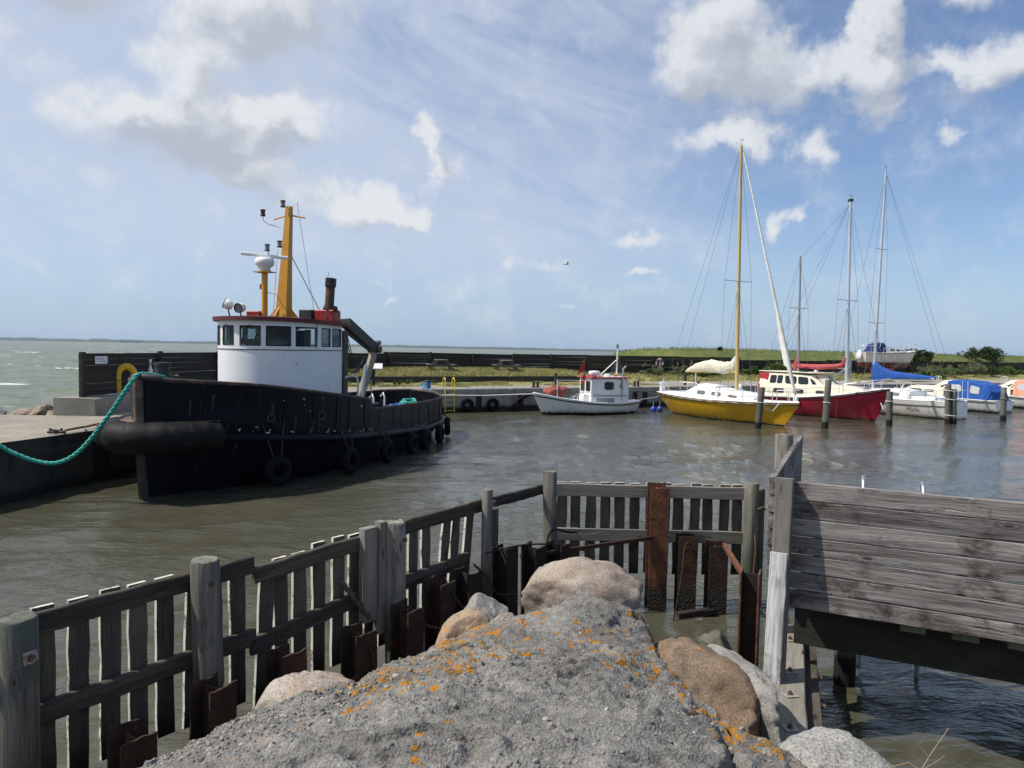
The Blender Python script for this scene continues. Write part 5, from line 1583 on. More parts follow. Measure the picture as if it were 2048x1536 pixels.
wire(rs, at_(11.9), at2(9.3), name='triatic_stay')
rails(rs, H, [.30, .45, .6, .75, .88], .5); pulpit(rs, H, .22, .55); pulpit(rs, H, .86, .6, True)
MB().box((-.3, 5.3, 2.56), (.5, .3, .12), None, .03).build('roof_box', M['lamp_black'], rs)
MB().box((0, 4.7, 2.58), (.2, .2, .16), None, .04).build('horn', M['white_plastic'], rs)
MB().box((.1, 1.75, 1.78), (.55, .7, .1), None, .03).build('fore_hatch', M['alu_grey'], rs)
mb = MB().tube([RB + Vector((-.5, .75, 1.75)), RB + Vector((-.42, .45, 1.25)), RB + Vector((-.3, .3, 1.0)), RB + Vector((-.25, .15, .7))], .03, 6); tag(mb.build('mooring_line', M['rope_white']), 'white rope hanging from the crimson bow', 'rope')
RM = Matrix.Rotation(RR, 3, 'Z')
fender(RB + RM @ Vector((-1.62, 4.7, .75)), 'long white fender on the side of the red motorsailer', 'white_plastic', .15, .75)
fender(RB + RM @ Vector((-1.35, 9.3, 1.2)), 'white fender at the stern of the red motorsailer', 'white_plastic', .16, .7)

# ---- white sailboat with the blue sail cover, stern towards us
def stern_first(L, stern):
    d = Vector((-.47, .883, 0)); return Vector((stern[0], stern[1], 0)) + d * L
WB = stern_first(8.2, (25.35, 41.2)); WR = R(208)
ws_ = thing('sailboat', WB, 'white sailboat with blue sail cover on the boom and a name on its quarter', 'boat', None, WR)
H = Hull(8.2, 2.75, [1.15, 1.05, .98, .98, 1.02], .4, 1.0, -.25, um=.56, tw=.74, p=.8, e0=1.0, e1=.33)
H.build(ws_, 'hull_white', rail_v=.80, rail_r=.022, camber=.09)
trunk(ws_, 'coachroof', [(1.9, .35, 1.10, .28, 1.22), (2.6, .78, 1.05, .66, 1.45), (5.2, 1.0, 1.0, .86, 1.55), (5.9, .98, 1.0, .84, 1.45)], 'gel_white', [(3.0, 3.9, .3, .7), (4.1, 5.3, .3, .75)], 'glass_grey')
MB().box((0, 6.9, 1.08), (1.9, 1.7, .24), None, .06).build('cockpit_coaming', M['gel_white'], ws_)
m_, at_ = rig(ws_, 2.9, 1.45, 14.95, .095, 'alu', [(5.6, .75), (10.2, .55)], 1.15, 1.05, .015, fore=(0, .1, 1.2), aft=[(.45, 8.1, 1.1), (-.45, 8.1, 1.1)])
spar(ws_, 'boom', (0, 3.0, 2.3), (0, 6.85, 2.25), .06, .05, 'alu')
mb = MB(); rows = []
for (y, zb, zt, w_) in ((2.82, 1.75, 3.25, .13), (3.05, 1.8, 3.2, .16), (3.5, 2.0, 2.85, .17), (4.2, 2.1, 2.62, .17), (5.2, 2.15, 2.52, .15), (6.2, 2.18, 2.45, .11), (6.9, 2.2, 2.36, .05)):
    rows.append([Vector((w_ * math.sin(a) * .8 + .01 * math.sin(9 * y + 3 * a), y, (zb + zt) / 2 + (zt - zb) / 2 * math.cos(a))) for a in np.linspace(0, 2 * math.pi, 15)[:-1]])
mb.grid(rows, True, closev=True); mb.build('sail_cover', M['canvas_blue'], ws_)
rails(ws_, H, [.3, .45, .6, .74, .86], .55); pulpit(ws_, H, .12, .6); pulpit(ws_, H, .86, .62, True)
MB().tube([(.9, 5.2, 1.2), (.9, 5.5, 1.8), (.4, 5.4, 1.95)], .014, 5).build('spray_rail', M['chrome'], ws_)
MB().box((.9, 2.0, 1.25), (.5, .8, .18), None, .06).build('folded_canvas', M['dark_green'], ws_)
mb = MB().box((.55, 8.28, .55), (.28, .03, .5)); mb.build('stern_panel', M['canvas_blue'], ws_)
for q in (.25, .55): MB().tube([(q, 8.25, 1.0), (q, 8.42, .6), (q, 8.36, .15)], .02, 5).build('stern_ladder_rail', M['chrome'], ws_)
for q in range(3): MB().tube([(.25, 8.40, .3 + .2 * q), (.55, 8.40, .3 + .2 * q)], .016, 5).build('stern_ladder_rung', M['chrome'], ws_)
tc = bpy.data.curves.new('name_lettering', 'FONT'); tc.body = 'Mafia'; tc.size = .38; tc.shear = .35; tc.align_x = 'CENTER'; tc.extrude = .003
to = bpy.data.objects.new('name_lettering', tc); COL.objects.link(to)
bpy.context.view_layer.update()
me_ = bpy.data.meshes.new_from_object(to.evaluated_get(bpy.context.evaluated_depsgraph_get()))
bpy.data.objects.remove(to); bpy.data.curves.remove(tc)
to = link('name_lettering', me_, M['black_trim'], ws_)
p0_, p1_, p2_ = H.pt(.66, .55, 1, .02), H.pt(.84, .55, 1, .02), H.pt(.75, .80, 1, .02)
xd = (p1_ - p0_).normalized(); ydn = (p2_ - (p0_ + p1_) / 2); ydn = (ydn - xd * ydn.dot(xd)).normalized(); zd_ = xd.cross(ydn)
to.matrix_local = Matrix.Translation((p0_ + p1_) / 2 + zd_ * .07) @ Matrix((xd, ydn, zd_)).transposed().to_4x4()
WM = Matrix.Rotation(WR, 3, 'Z')
fender(WB + WM @ Vector((1.50, 2.6, .35)), 'blue fender low on the white sailboat hull by the red bow', 'ball_blue', .14, .5)

# ---- cabin cruisers
def cruiser(stern, L, label, canvas, nm):
    B_ = stern_first(L, stern)
    c = thing(nm, B_, label, 'boat', None, R(208))
    H = Hull(L, 2.7, [1.20, 1.05, .90, .80, .78], .35, .9, -.1, um=.5, tw=.82, p=.7, e0=.9, e1=.30)
    H.build(c, 'hull_white2', rail_v=.92, rail_r=.03, camber=.08, deck='gel_cream')
    trunk(c, 'cabin', [(1.0, .5, 1.12, .42, 1.25), (1.8, .9, 1.02, .78, 1.5), (3.6, 1.1, .92, 1.0, 1.52), (4.3, 1.12, .88, 1.02, 1.50)], 'gel_cream', [(1.9, 2.7, .35, .74), (2.9, 3.6, .35, .74)], 'glass_dark', frame='gel_white')
    ws = trunk(c, 'windscreen', [(3.3, 1.0, 1.42, .7, 1.48), (4.15, 1.05, 1.38, .86, 1.95), (4.7, 1.08, 1.25, .92, 2.0)], 'gel_cream', [(3.75, 4.55, .12, .84, -.15)], 'glass_dark')
    cv = trunk(c, 'canopy', [(4.5, 1.14, .95, .95, 1.96), (5.2, 1.16, .86, .98, 2.02), (6.0, 1.18, .84, .98, 1.98), (6.9, 1.12, .82, .9, 1.72), (7.35 if L > 7 else L - .1, 1.05, .82, .8, 1.3)], canvas, [(4.7, 5.4, .38, .80, .12), (6.05, 6.6, .36, .84)], 'clear_vinyl')
    for y in (5.65, 6.0): 
        for sd in (1, -1): MB().tube([(sd * 1.185, y, .86), (sd * 1.0, y - .15, 1.96)], .014, 5).build('canopy_seam', M['gel_white'], cv)
    for sd in (.5, .75):
        MB().tube([(sd, 3.5, 1.55), (sd, 3.45, 2.1), (sd, 3.6, 2.25), (sd, 3.75, 2.2), (sd, 3.8, 1.6)], .018, 6).build('roof_hoop', M['chrome'], c)
    rails(c, H, [.15, .25, .35], .5); pulpit(c, H, .12, .55)
    return c, H
cruiser((31.7, 46.6), 7.6, 'white and cream cabin cruiser with bright blue canopy', 'canvas_blue', 'cabin_cruiser')
c2, H2 = cruiser((38.2, 49.8), 7.4, 'white motor boat with orange canopy at the right edge', 'canvas_orange', 'motor_boat')

# ---- boat on its stand ashore
SB = Vector((37.0, 66.6, 1.55)); SR = math.atan2(.93, -.37)
bs_ = thing('stored_sailboat', SB, 'white sailboat with red bottom and navy hood standing ashore on props', 'boat', None, SR)
H = Hull(6.9, 2.3, [1.0, .86, .78, .76, .80], .55, 1.1, .45, um=.55, tw=.62, p=.8, e0=1.0, e1=.40, z0=1.5)
H.build(bs_, 'hull_stand', rail='teak', rail_v=.97, rail_r=.025)
MB().slab([(0, 2.3, 1.2), (0, 5.6, 1.2), (0, 5.1, .08), (0, 3.2, .08)], (.16, 0, 0)).build('keel', M['fish_red'], bs_)
trunk(bs_, 'coachroof', [(1.5, .3, 2.42, .25, 2.5), (2.1, .62, 2.38, .52, 2.68), (4.4, .82, 2.30, .68, 2.82), (4.6, .82, 2.30, .68, 2.80)], 'gel_white', [(1.95, 2.2, .3, .75), (2.3, 2.6, .3, .75), (2.75, 3.3, .25, .8), (3.5, 4.1, .25, .8)], 'glass_dark', frame='gel_white')
trunk(bs_, 'spray_hood', [(4.2, .72, 2.4, .4, 2.95), (4.7, .82, 2.36, .62, 3.15), (5.4, .8, 2.34, .55, 3.02), (5.7, .75, 2.34, .4, 2.7)], 'canvas_navy')
MB().tube([(.7, 5.4, 2.4), (.62, 5.0, 3.35), (-.62, 5.0, 3.35), (-.7, 5.4, 2.4)], .014, 5).build('hood_frame', M['chrome'], bs_)
rails(bs_, H, [.3, .45, .6, .75], .5); pulpit(bs_, H, .14, .62, mat='white_rail'); pulpit(bs_, H, .85, .6, True)
MB().lathe([(0, 0), (.5, 0), (.52, .03), (0, .05)], (0, 6.95, 2.0), 18, Matrix.Rotation(R(-80), 3, 'X') @ Matrix.Diagonal((.55, 1.0, 1.0))).build('transom_panel', M['gel_white'], bs_)
for k, (x, y) in enumerate(((.9, 1.6), (.95, 4.9), (-.9, 1.6), (-.95, 4.9))):
    sp = MB().tube([(x * .75, y, 1.35), (x * 1.5, y + (.15 if y > 3 else -.15), .03)], .045, 6).build('prop', M['grey_steel'], bs_)
MB().box((0, 4.1, .06), (.9, 2.6, .12), None, .02).build('cradle_beam', M['sleeper'], bs_)
mb = MB().beam((29.9, 64.2, 1.6), (29.9, 64.2, 3.15), .1, .1); pr = thing('timber_prop', (29.9, 64.2, 1.5), 'grey timber post with a slanting brace between the red and blue sails', 'post')
MB().beam((0, 0, 0), (0, 0, 1.6), .14, .14).build('upright', M['galv'], pr); MB().beam((-1.6, -.4, .1), (0, 0, 1.1), .12, .12).build('brace', M['galv'], pr)

# ---- mooring poles
for k, (x, y, h, lab, db) in enumerate(((11.55, 33.83, 1.95, 'mooring pole standing before the yellow hull', 0), (15.05, 34.66, 2.35, 'mooring pole standing before the red hull', 0), (19.1, 36.52, 1.75, 'mooring pole between the red bow and the white sailboat', 0),
                                         (23.1, 38.25, 2.1, 'thick roped mooring pole at the stern of the white sailboat', 1), (27.7, 40.73, 1.9, 'mooring pole at the stern of the blue-canopied cruiser', 0))):
    t = thing('mooring_pole', (x, y, 0), 'weathered timber ' + lab, 'pole', 'mooring poles in front of the boats')
    lx, ly = random.uniform(-.03, .06), random.uniform(-.03, .03)
    for q in range(1 + db):
        ox = q * .30
        rows = []
        for z, r_ in ((-1, .155), (0, .155), (.4, .15), (h * .6, .148), (h - .02 - q * .25, .142), (h - q * .25, .128)):
            rows.append([Vector((ox - .0 + lx * z + r_ * math.cos(a) * (1 + .04 * math.sin(3 * a + z)), ly * z + r_ * math.sin(a), z)) for a in np.linspace(0, 2 * math.pi, 15)[:-1]])
        mb = MB().grid(rows, True, closev=True); mb.add(rows[-1], [tuple(range(14))]); mb.build('pile', M['pole'], t)
    for zz in ((1.25,) if not db else (.45, 1.3, 1.75)):
        MB().torus((lx * zz + .15 * db, ly * zz, zz), .165 + .13 * db, .022, (.08, 0, 1), 18, 5).build('rope_band', M['rope_white'] if k != 4 else M['rope_tan'], t)
# ------------------------------------------------------------------ foreground
# ---- slatted fence in the water; line of the long stretch, then the cross stretch
A0 = Vector((-3.30, 4.70)); AC = Vector((.55, 9.96)); AD = (AC - A0).normalized(); AN = Vector((AD.y, -AD.x))      # AN points to the camera side
def FL(t, off=0.0):
    p = A0 + AD * t + AN * off; return p
ANG = math.atan2(AD.y, AD.x)
def round_post(par, x, y, z0, z1, r=.1, lean=(0, 0), mat='post_round', n=16, name='post', sq=1.0):
    rows = []; ph = random.uniform(0, 6)
    for k in range(8):
        f = k / 7; z = z0 + (z1 - z0) * f
        q = r * (1.04 - .06 * f)
        if k == 7: q *= .93
        rows.append([Vector((x + lean[0] * (z - z0) + q * math.cos(a) * (1 + .03 * math.sin(2 * a + ph) + .015 * math.sin(5 * a + ph + 2 * f)), y + lean[1] * (z - z0) + q * sq * math.sin(a) * (1 + .03 * math.sin(2 * a + ph)), z if k < 7 else z1)) for a in np.linspace(0, 2 * math.pi, n + 1)[:-1]])
        if k == 7: rows[-2] = [Vector((p.x, p.y, z1 - .012)) for p in rows[-2]]
    mb = MB(); mb.grid(rows, True, closev=True)
    mb.add([p + Vector((0, 0, random.uniform(-.006, .006))) for p in rows[-1]], [tuple(range(n))])
    return mb.build(name, M[mat], par)
def wplank(par, name, L, w_, th, mat, loc, rot, jit=.003, ch=.005, seg=1, bend=.0):
    """plank with its own local X along the length, slightly uneven"""
    mb = MB(); n = max(1, seg)
    rows = []
    ph = random.uniform(0, 6)
    for i in range(n + 1):
        x = -L / 2 + L * i / n
        dz = bend * math.sin(math.pi * i / n) + random.uniform(-jit, jit)
        a = (w_ / 2) * (1 + random.uniform(-.03, .03)); b = th / 2
        rows.append([Vector((x, -b + ch, -a + dz)), Vector((x, b - ch, -a + dz)), Vector((x, b, -a + ch + dz)), Vector((x, b, a - ch + dz)), Vector((x, b - ch, a + dz)), Vector((x, -b + ch, a + dz)), Vector((x, -b, a - ch + dz)), Vector((x, -b, -a + ch + dz))])
    mb.grid(rows, False, closev=True)
    mb.add(rows[0], [tuple(range(8))]); mb.add(rows[-1], [tuple(range(8))[::-1]])
    mb.f = [f[::-1] for f in mb.f]
    o_ = mb.build(name, M[mat], par)
    o_.location = loc; o_.rotation_euler = rot
    return o_
slat_meshes = []
for k in range(6):
    mb = MB(); n = 7; rows = []
    hgt = 1.27; wd_ = random.uniform(.136, .152); th = .032
    for i in range(n + 1):
        z = hgt * i / n; a1 = wd_ / 2 + random.uniform(-.007, .004); a2 = wd_ / 2 + random.uniform(-.007, .004)
        rows.append([Vector((-a1, -th / 2, z)), Vector((a2, -th / 2, z)), Vector((a2, th / 2, z)), Vector((-a1, th / 2, z))])
    mb.grid(rows, False, closev=True); mb.add(rows[0], [(3, 2, 1, 0)]); mb.add(rows[-1], [(0, 1, 2, 3)])
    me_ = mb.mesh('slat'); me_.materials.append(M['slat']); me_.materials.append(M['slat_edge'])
    for pf in me_.polygons:                   # paler material on edges, ends and backs
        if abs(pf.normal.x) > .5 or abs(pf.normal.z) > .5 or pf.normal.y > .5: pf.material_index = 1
    slat_meshes.append(me_)
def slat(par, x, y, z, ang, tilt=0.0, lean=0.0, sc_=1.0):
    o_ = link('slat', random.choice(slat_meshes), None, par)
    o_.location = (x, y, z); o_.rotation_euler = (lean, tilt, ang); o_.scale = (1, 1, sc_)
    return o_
def washer(par, c, nrm, s_=.1, bolt=.1):
    nrm = Vector(nrm).normalized(); c = Vector(c)
    x = Vector((0, 0, 1)).cross(nrm)
    x = x.normalized() if x.length > .1 else Vector((1, 0, 0))
    z = nrm.cross(x); rot = Matrix((x, nrm, z)).transposed()
    rot = rot @ Matrix.Rotation(random.uniform(-.25, .25), 3, 'Y')
    w_ = MB().box(c, (s_, .008, s_), rot, .002).build('washer', M['zinc'], par)
    mb = MB().cyl(c, c + nrm * bolt, .012, 8).cyl(c, c + nrm * .02, .024, 6); mb.build('bolt', M['bolt'], w_)
f1 = thing('slatted_fence', (0, 0, 0), 'long weathered slatted timber fence standing in the water at the left', 'fence')
# posts (camera side of the rails)
PO = .13
for (t_, z1, r_, ln) in ((.01, 1.70, .125, (0, 0)), (1.27, 1.79, .115, (-.03, -.02)), (3.40, 1.71, .115, (-.03, .0)), (4.99, 1.81, .065, (.0, .0)), (6.31, 1.87, .095, (-.035, 0))):
    p = FL(t_, PO if r_ > .08 else .10)
    po = round_post(f1, p.x - ln[0] * 2.1, p.y - ln[1] * 2.1, -.4 if t_ > 2 or t_ < 1 else .78, z1, r_, (ln[0], ln[1]))
    if t_ < 5: washer(po, (p.x + AN.x * (r_ + .004) + AD.x * .03, p.y + AN.y * (r_ + .004) + AD.y * .03, z1 - (.24 if t_ < .5 else .17)), (AN.x, AN.y, 0), .085, .09 if t_ < 1 else .03)
# rails
def rail(t0, t1, z0, z1_, off=0.0, hgt=.15, th=.055, mat='fence_dark', par=f1, bend=0.0):
    a = FL(t0, off); b = FL(t1, off); L = (b - a).length; c = (a + b) / 2
    sl_ = math.atan2(z1_ - z0, L)
    return wplank(par, 'rail', math.hypot(L, z1_ - z0), hgt, th, mat, (c.x, c.y, (z0 + z1_) / 2), (0, -sl_, ANG), seg=16, bend=bend, jit=.007, ch=.009)
rail(-.6, 1.84, 1.56, 1.60, bend=.01); rail(1.85, 3.38, 1.50, 1.555); rail(3.4, 5.0, 1.575, 1.60); rail(5.0, 6.4, 1.60, 1.605, hgt=.13)
rail(-.6, 1.86, .93, .97); rail(1.82, 3.15, .88, 1.0); rail(3.35, 4.75, .97, 1.0)
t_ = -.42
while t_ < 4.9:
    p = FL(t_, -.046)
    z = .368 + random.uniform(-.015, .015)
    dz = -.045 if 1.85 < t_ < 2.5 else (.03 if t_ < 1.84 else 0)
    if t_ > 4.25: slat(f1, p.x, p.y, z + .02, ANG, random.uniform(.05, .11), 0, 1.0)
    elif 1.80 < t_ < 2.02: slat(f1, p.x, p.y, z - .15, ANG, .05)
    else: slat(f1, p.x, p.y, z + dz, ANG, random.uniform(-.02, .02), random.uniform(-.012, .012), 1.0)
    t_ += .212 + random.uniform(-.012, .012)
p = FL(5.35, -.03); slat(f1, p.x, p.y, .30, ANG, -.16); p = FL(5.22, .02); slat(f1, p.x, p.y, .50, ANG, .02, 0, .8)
# loose boards: doubled planks beside the third post, slanting stick
p = FL(3.12, .06); wplank(f1, 'board', .95, .17, .09, 'beam_wood', (p.x, p.y, 1.22), (0, R(90), ANG), seg=5)
p = FL(3.26, .085); wplank(f1, 'board', 1.15, .09, .10, 'beam_wood', (p.x, p.y, 1.16), (0, R(90), ANG), seg=5)
a = FL(2.75, .08); MB().beam((a.x, a.y, 1.25), (FL(3.1, .1).x, FL(3.1, .1).y, .78), .035, .04, .005).build('stick', M['fence_dark'], f1)
# cross stretch
B0 = Vector((.62, 9.98)); B1 = Vector((3.30, 10.02)); BA = math.atan2(B1.y - B0.y, B1.x - B0.x)
f2 = thing('slatted_fence', (0, 0, 0), 'short slatted timber fence across the water behind the tall rusty beam', 'fence')
for z, z2 in ((1.575, 1.555), (.955, .935)):
    wplank(f2, 'rail', 2.68, .17, .06, 'fence_pale' if False else 'beam_wood', ((B0.x + B1.x) / 2, 10.0, (z + z2) / 2), (0, R(.4), BA), seg=8, jit=.004)
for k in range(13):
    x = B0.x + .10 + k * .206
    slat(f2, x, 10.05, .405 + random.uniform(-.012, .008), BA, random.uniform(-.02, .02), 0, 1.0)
pr_ = round_post(f2, 3.34, 9.94, -.5, 1.72, .095, (0, 0)); 
MB().tube([(3.40, 9.84, 1.38), (3.46, 9.8, 1.42), (3.50, 9.84, 1.38)], .012, 5).build('hook', M['bolt'], pr_)
MB().tube([(3.37, 9.84, 1.02), (3.38, 9.80, .85), (3.37, 9.835, .5)], .016, 5).build('rust_strip', M['rust_bright'], pr_)
round_post(f2, 3.50, 10.08, -.5, 1.62, .07, (0, 0))

# ---- rusty steel H beams driven in front of the fences
def hbeam(x, y, zt, ang, w_=.24, d=.24, tf=.018, label='', lean=(0, 0), mat='rust', par=None, zb=-.8, ragged=.014, web_shade_mat=None):
    t = thing('steel_beam', (x, y, 0), label, 'steel beam', 'rusty steel beams along the fences', ang)
    rg = random.Random(int(x * 1000 + y * 77))
    def plate(nm, x0, x1, y0, y1, zt_, pm=None):
        mb = MB(); n = 5; rows = []
        for i in range(n + 1):
            f = i / n
            tops = [zt_ + rg.uniform(-ragged, ragged * .3) for _ in range(2)]
            rows.append((f, tops))
        # plate as a grid with a ragged top
        ax = abs(x1 - x0) > abs(y1 - y0)
        P = []
        for s_ in (0, 1):
            for zrow in (zb, 0.0, .5, None):
                P.append([])
                for i in range(n + 1):
                    f = i / n
                    if ax: xx, yy = x0 + (x1 - x0) * f, (y0, y1)[s_]
                    else: xx, yy = (x0, x1)[s_], y0 + (y1 - y0) * f
                    zz = zrow if zrow is not None else rows[i][1][0]
                    P[-1].append(Vector((xx + lean[0] * zz, yy + lean[1] * zz, zz)))
        a, b = P[:4], P[4:]
        mb.grid(a if ax else a[::-1], False); mb.grid(b[::-1] if ax else b, False)
        mb.grid([a[-1], b[-1]], False)
        for k in (0, -1):
            mb.grid([[a[i][k] for i in range(4)], [b[i][k] for i in range(4)]], False)
        mb.build(nm, M[pm or mat], t)
    plate('flange', -w_ / 2, w_ / 2, -d / 2, -d / 2 + tf, zt)
    plate('flange', -w_ / 2, w_ / 2, d / 2 - tf, d / 2, zt + rg.uniform(-.02, .05))
    plate('web', -tf / 2, tf / 2, -d / 2 + tf + .001, d / 2 - tf - .001, zt - .03, web_shade_mat)
    return t
HB = [(-.32, .42, .62, 'rusty beam at the bottom left corner below the first fence post'), (.60, .42, .79, 'second rusty beam from the left, above the tan boulder'), (1.22, .40, .90, 'rusty beam below the foot of the second fence post'),
      (1.91, .40, .94, 'rusty beam below the gap in the fence rails'), (2.73, .38, .85, 'short rusty beam left of the third fence post'), (3.36, .38, .89, 'rusty beam with bent rod in front of the third fence post'),
      (3.95, .30, 1.0, 'dark rusty beam just right of the third fence post'), (4.45, .28, .98, 'dark rusty beam before the grey boulder'), (5.22, .22, 1.10, 'dark rusty beam right of the thin fence post'), (5.74, .30, 1.0, 'dark rusty beam left of the corner post'), (6.22, .34, .95, 'rusty beam right behind the pink boulder at the corner')]
for (t_, of, z, lab) in HB:
    p = FL(t_, of)
    hbeam(p.x, p.y, z, ANG + R(random.uniform(-6, 6)), label=lab, mat='rust_dark' if t_ > 4 else 'rust', lean=(random.uniform(-.02, .02), random.uniform(-.02, .02)))
hbeam(2.02, 9.80, 1.68, R(1), .25, .25, label='tall rusty beam rising above the short fence', mat='rust_bright', ragged=.012)
hbeam(2.42, 9.78, 1.02, R(-1), .25, .22, label='middle rusty beam before the short fence', mat='rust')
hbeam(2.80, 9.66, .93, R(1), .25, .22, label='right-hand rusty beam before the short fence, joined to a slanting bar', mat='rust')
hbeam(2.58, 7.62, 1.20, R(66), .24, .20, label='tall dark rusty beam beside the bleached post', mat='rust_bright', ragged=.01, web_shade_mat='rust_dark')  # web in darker rust: shade between the flanges put into its colour
def bar(name, label, a, b, wd_, ht_, mat):
    t = MB().beam(a, b, wd_, ht_, .003).build(name, M[mat]); return tag(t, label, 'bar')
bar('angle_bar', 'slanting orange rusty bar from the right beam to the dark beam', (2.86, 9.52, .96), (2.60, 7.75, 1.02), .05, .06, 'rust_bright')
bar('tie_bar', 'long rusty tie bar running to the tall beam', (.15, 9.35, .80), (1.95, 9.68, 1.00), .03, .05, 'rust')
bar('tie_bar', 'dark tie bar low between the beams at the left', (FL(.7, .5).x, FL(.7, .5).y, .32), (FL(2.6, .5).x, FL(2.6, .5).y, .45), .03, .09, 'rust_dark')
bar('timber_balk', 'dark balk lying in the water between the short beams', (2.25, 9.45, .03), (2.75, 9.55, .06), .1, .07, 'rust_dark')
def rod(label, pts, r_=.012, mat='rust'):
    P = [Vector(p) for p in pts]; fine = []
    for i in range(len(P) - 1):
        p0, p1, p2, p3 = P[max(i - 1, 0)], P[i], P[i + 1], P[min(i + 2, len(P) - 1)]
        for j in range(6):
            u = j / 6
            fine.append(.5 * ((2 * p1) + (p2 - p0) * u + (2 * p0 - 5 * p1 + 4 * p2 - p3) * u ** 2 + (3 * p1 - p0 - 3 * p2 + p3) * u ** 3))
    fine.append(P[-1])
    return tag(MB().tube(fine, r_, 6).build('bent_rod', M[mat]), label, 'rod')
def W3(t, o_, z): p = FL(t, o_); return (p.x, p.y, z)
rod('bent rusty rod at the beam before the third post', [W3(3.36, .38, .90), W3(3.46, .5, .72), W3(3.64, .65, .62), W3(3.74, .95, .45)], .016)
rod('bent rusty rod above the grey boulder', [W3(4.0, .3, 1.02), W3(3.98, .42, .9), W3(4.15, .5, .66), W3(4.5, .6, .5)], .014)
rod('rusty rod hooked over the beam near the thin post', [W3(4.5, .3, 1.05), W3(4.6, .42, .9), W3(4.7, .5, .7), W3(5.0, .55, .62)], .013)
rod('dark wire slung between the thin post and the big boulder', [W3(4.9, .15, 1.06), W3(5.6, .2, 1.02), W3(6.2, .3, .92), W3(6.6, .6, .8)], .012, 'rust_dark')
rod('rusty hook rod left of the corner post', [W3(6.0, .25, .6), W3(6.08, .25, .95), W3(6.2, .28, 1.12), W3(6.55, .32, 1.02), W3(6.8, .3, .98)], .014, 'rust_dark')
rod('thin rusty rod leaning between two short beams', [(2.16, 9.35, -.1), (2.28, 9.45, .5), (2.36, 9.62, .88), (2.42, 9.66, .95)], .010)
rod('rusty rod at the foot of the short left beam', [W3(2.73, .38, .80), W3(2.74, .52, .68), W3(2.8, .56, .45), W3(2.98, .75, .35)], .014)

# ---- timber wall on the right, its bleached post, the wing and the jetty behind it
WL = Vector((2.62, 6.72)); WRt = Vector((6.0, 5.05)); wdv = (WRt - WL).normalized(); wn = Vector((wdv.y, -wdv.x))     # wn faces the camera
WA = math.atan2(wdv.y, wdv.x); WLen = (WRt - WL).length
tw_ = thing('timber_wall', (WL.x, WL.y, 0), 'silver-grey timber board wall of wide horizontal boards at the right', 'wall')
nbd = 7; zb0, zt0 = 1.14, 2.325; hb = (zt0 - zb0) / nbd
for k in range(nbd):
    o_ = wplank(tw_, 'board', WLen, hb - random.choice((.006, .009, .014)), .045, 'deckwood_grey', (wdv.x * WLen / 2, wdv.y * WLen / 2, zb0 + hb * (k + .5)), (0, random.uniform(-.0008, .0008), WA), seg=12, jit=.0025, ch=.006)
# battens behind the boards
for k in range(4):
    c = wdv * (.25 + 1.15 * k) - wn * .06
    MB().beam((c.x, c.y, 1.16), (c.x, c.y, 2.25), .09, .06, .004, upv=(wdv.x, wdv.y, 0)).build('batten', M['beam_wood'], tw_)
# main post, in front of the left end
a = Vector((2.40, 6.42, .48)); b = Vector((2.545, 6.66, 2.36))
pw1 = (b - a)
mid_ = a.lerp(b, .64)
def post_piece(nm, p, q, wx, wy, mat):
    o_ = wplank(tw_, nm, (q - p).length, wx, wy, mat, (0, 0, 0), (0, 0, 0), seg=7, jit=.003, ch=.008)
    x = (q - p).normalized(); y = Vector((wn.x, wn.y, 0)); y = (y - x * y.dot(x)).normalized(); z = x.cross(y)
    o_.matrix_local = Matrix.Translation((p + q) / 2 - Vector((WL.x, WL.y, 0))) @ Matrix((x, y, z)).transposed().to_4x4()
    return o_
nn = Vector((wn.x, wn.y, 0))
post_piece('post', a + Vector((.05, .06, .05)), b, .155, .16, 'beam_wood')
post_piece('post_facing', a + nn * .12 + Vector((.02, .04, 0)), a.lerp(b, .655) + nn * .115, .15, .05, 'post_white')
# wing going away from the corner
g0 = Vector((2.50, 6.86)); g1 = Vector((4.18, 10.42)); gd = (g1 - g0).normalized(); GA = math.atan2(gd.y, gd.x); GL = (g1 - g0).length
wg = thing('timber_wall', (g0.x, g0.y, 0), 'timber board wing wall running away behind the bleached post', 'wall')
for k in range(6):
    wplank(wg, 'board', GL - .02 * k, .162, .06, 'deckwood_grey', (gd.x * GL / 2, gd.y * GL / 2, 2.255 - .168 * k), (0, random.uniform(-.001, .001), GA), seg=8, jit=.003)
round_post(wg, 3.83 - g0.x, 10.12 - g0.y, -.5, 2.39, .125, (0, 0), 'post_round')
# jetty: deck, joists, edge beam, piles
jt = thing('jetty', (WL.x, WL.y, 0), 'shaded timber jetty behind the board wall', 'jetty')
for k in range(22):
    c = wdv * (.12 + .165 * k) - wn * .80
    MB().beam((c.x + wn.x * .70, c.y + wn.y * .70, 1.17), (c.x - wn.x * .72, c.y - wn.y * .72, 1.17), .15, .04, .004).build('deck_plank', M['underside'], jt)
for of, bh, bz in ((-.36, .44, .90), (-.95, .26, .95), (-1.42, .26, .95)):
    c0 = wdv * .05 - wn * -of; c1 = wdv * WLen - wn * -of
    MB().beam((c0.x, c0.y, bz), (c1.x, c1.y, bz), .09, bh, .006).build('bearer', M['bearer'], jt)
for k in range(6):
    c = wdv * (1.05 + .40 * k) - wn * .12
    MB().beam((c.x + wn.x * .06, c.y + wn.y * .06, 1.095), (c.x - wn.x * 1.2, c.y - wn.y * 1.2, 1.095), .20, .07, .005).build('joist', M['underside'], jt)
for (q, of) in ((.5, 1.3), (2.3, 1.3), (2.55, .25), (3.6, 1.3)):
    c = wdv * q - wn * of; round_post(jt, c.x, c.y, -.8, 1.12, .11, (0, 0), 'pole', name='pile')
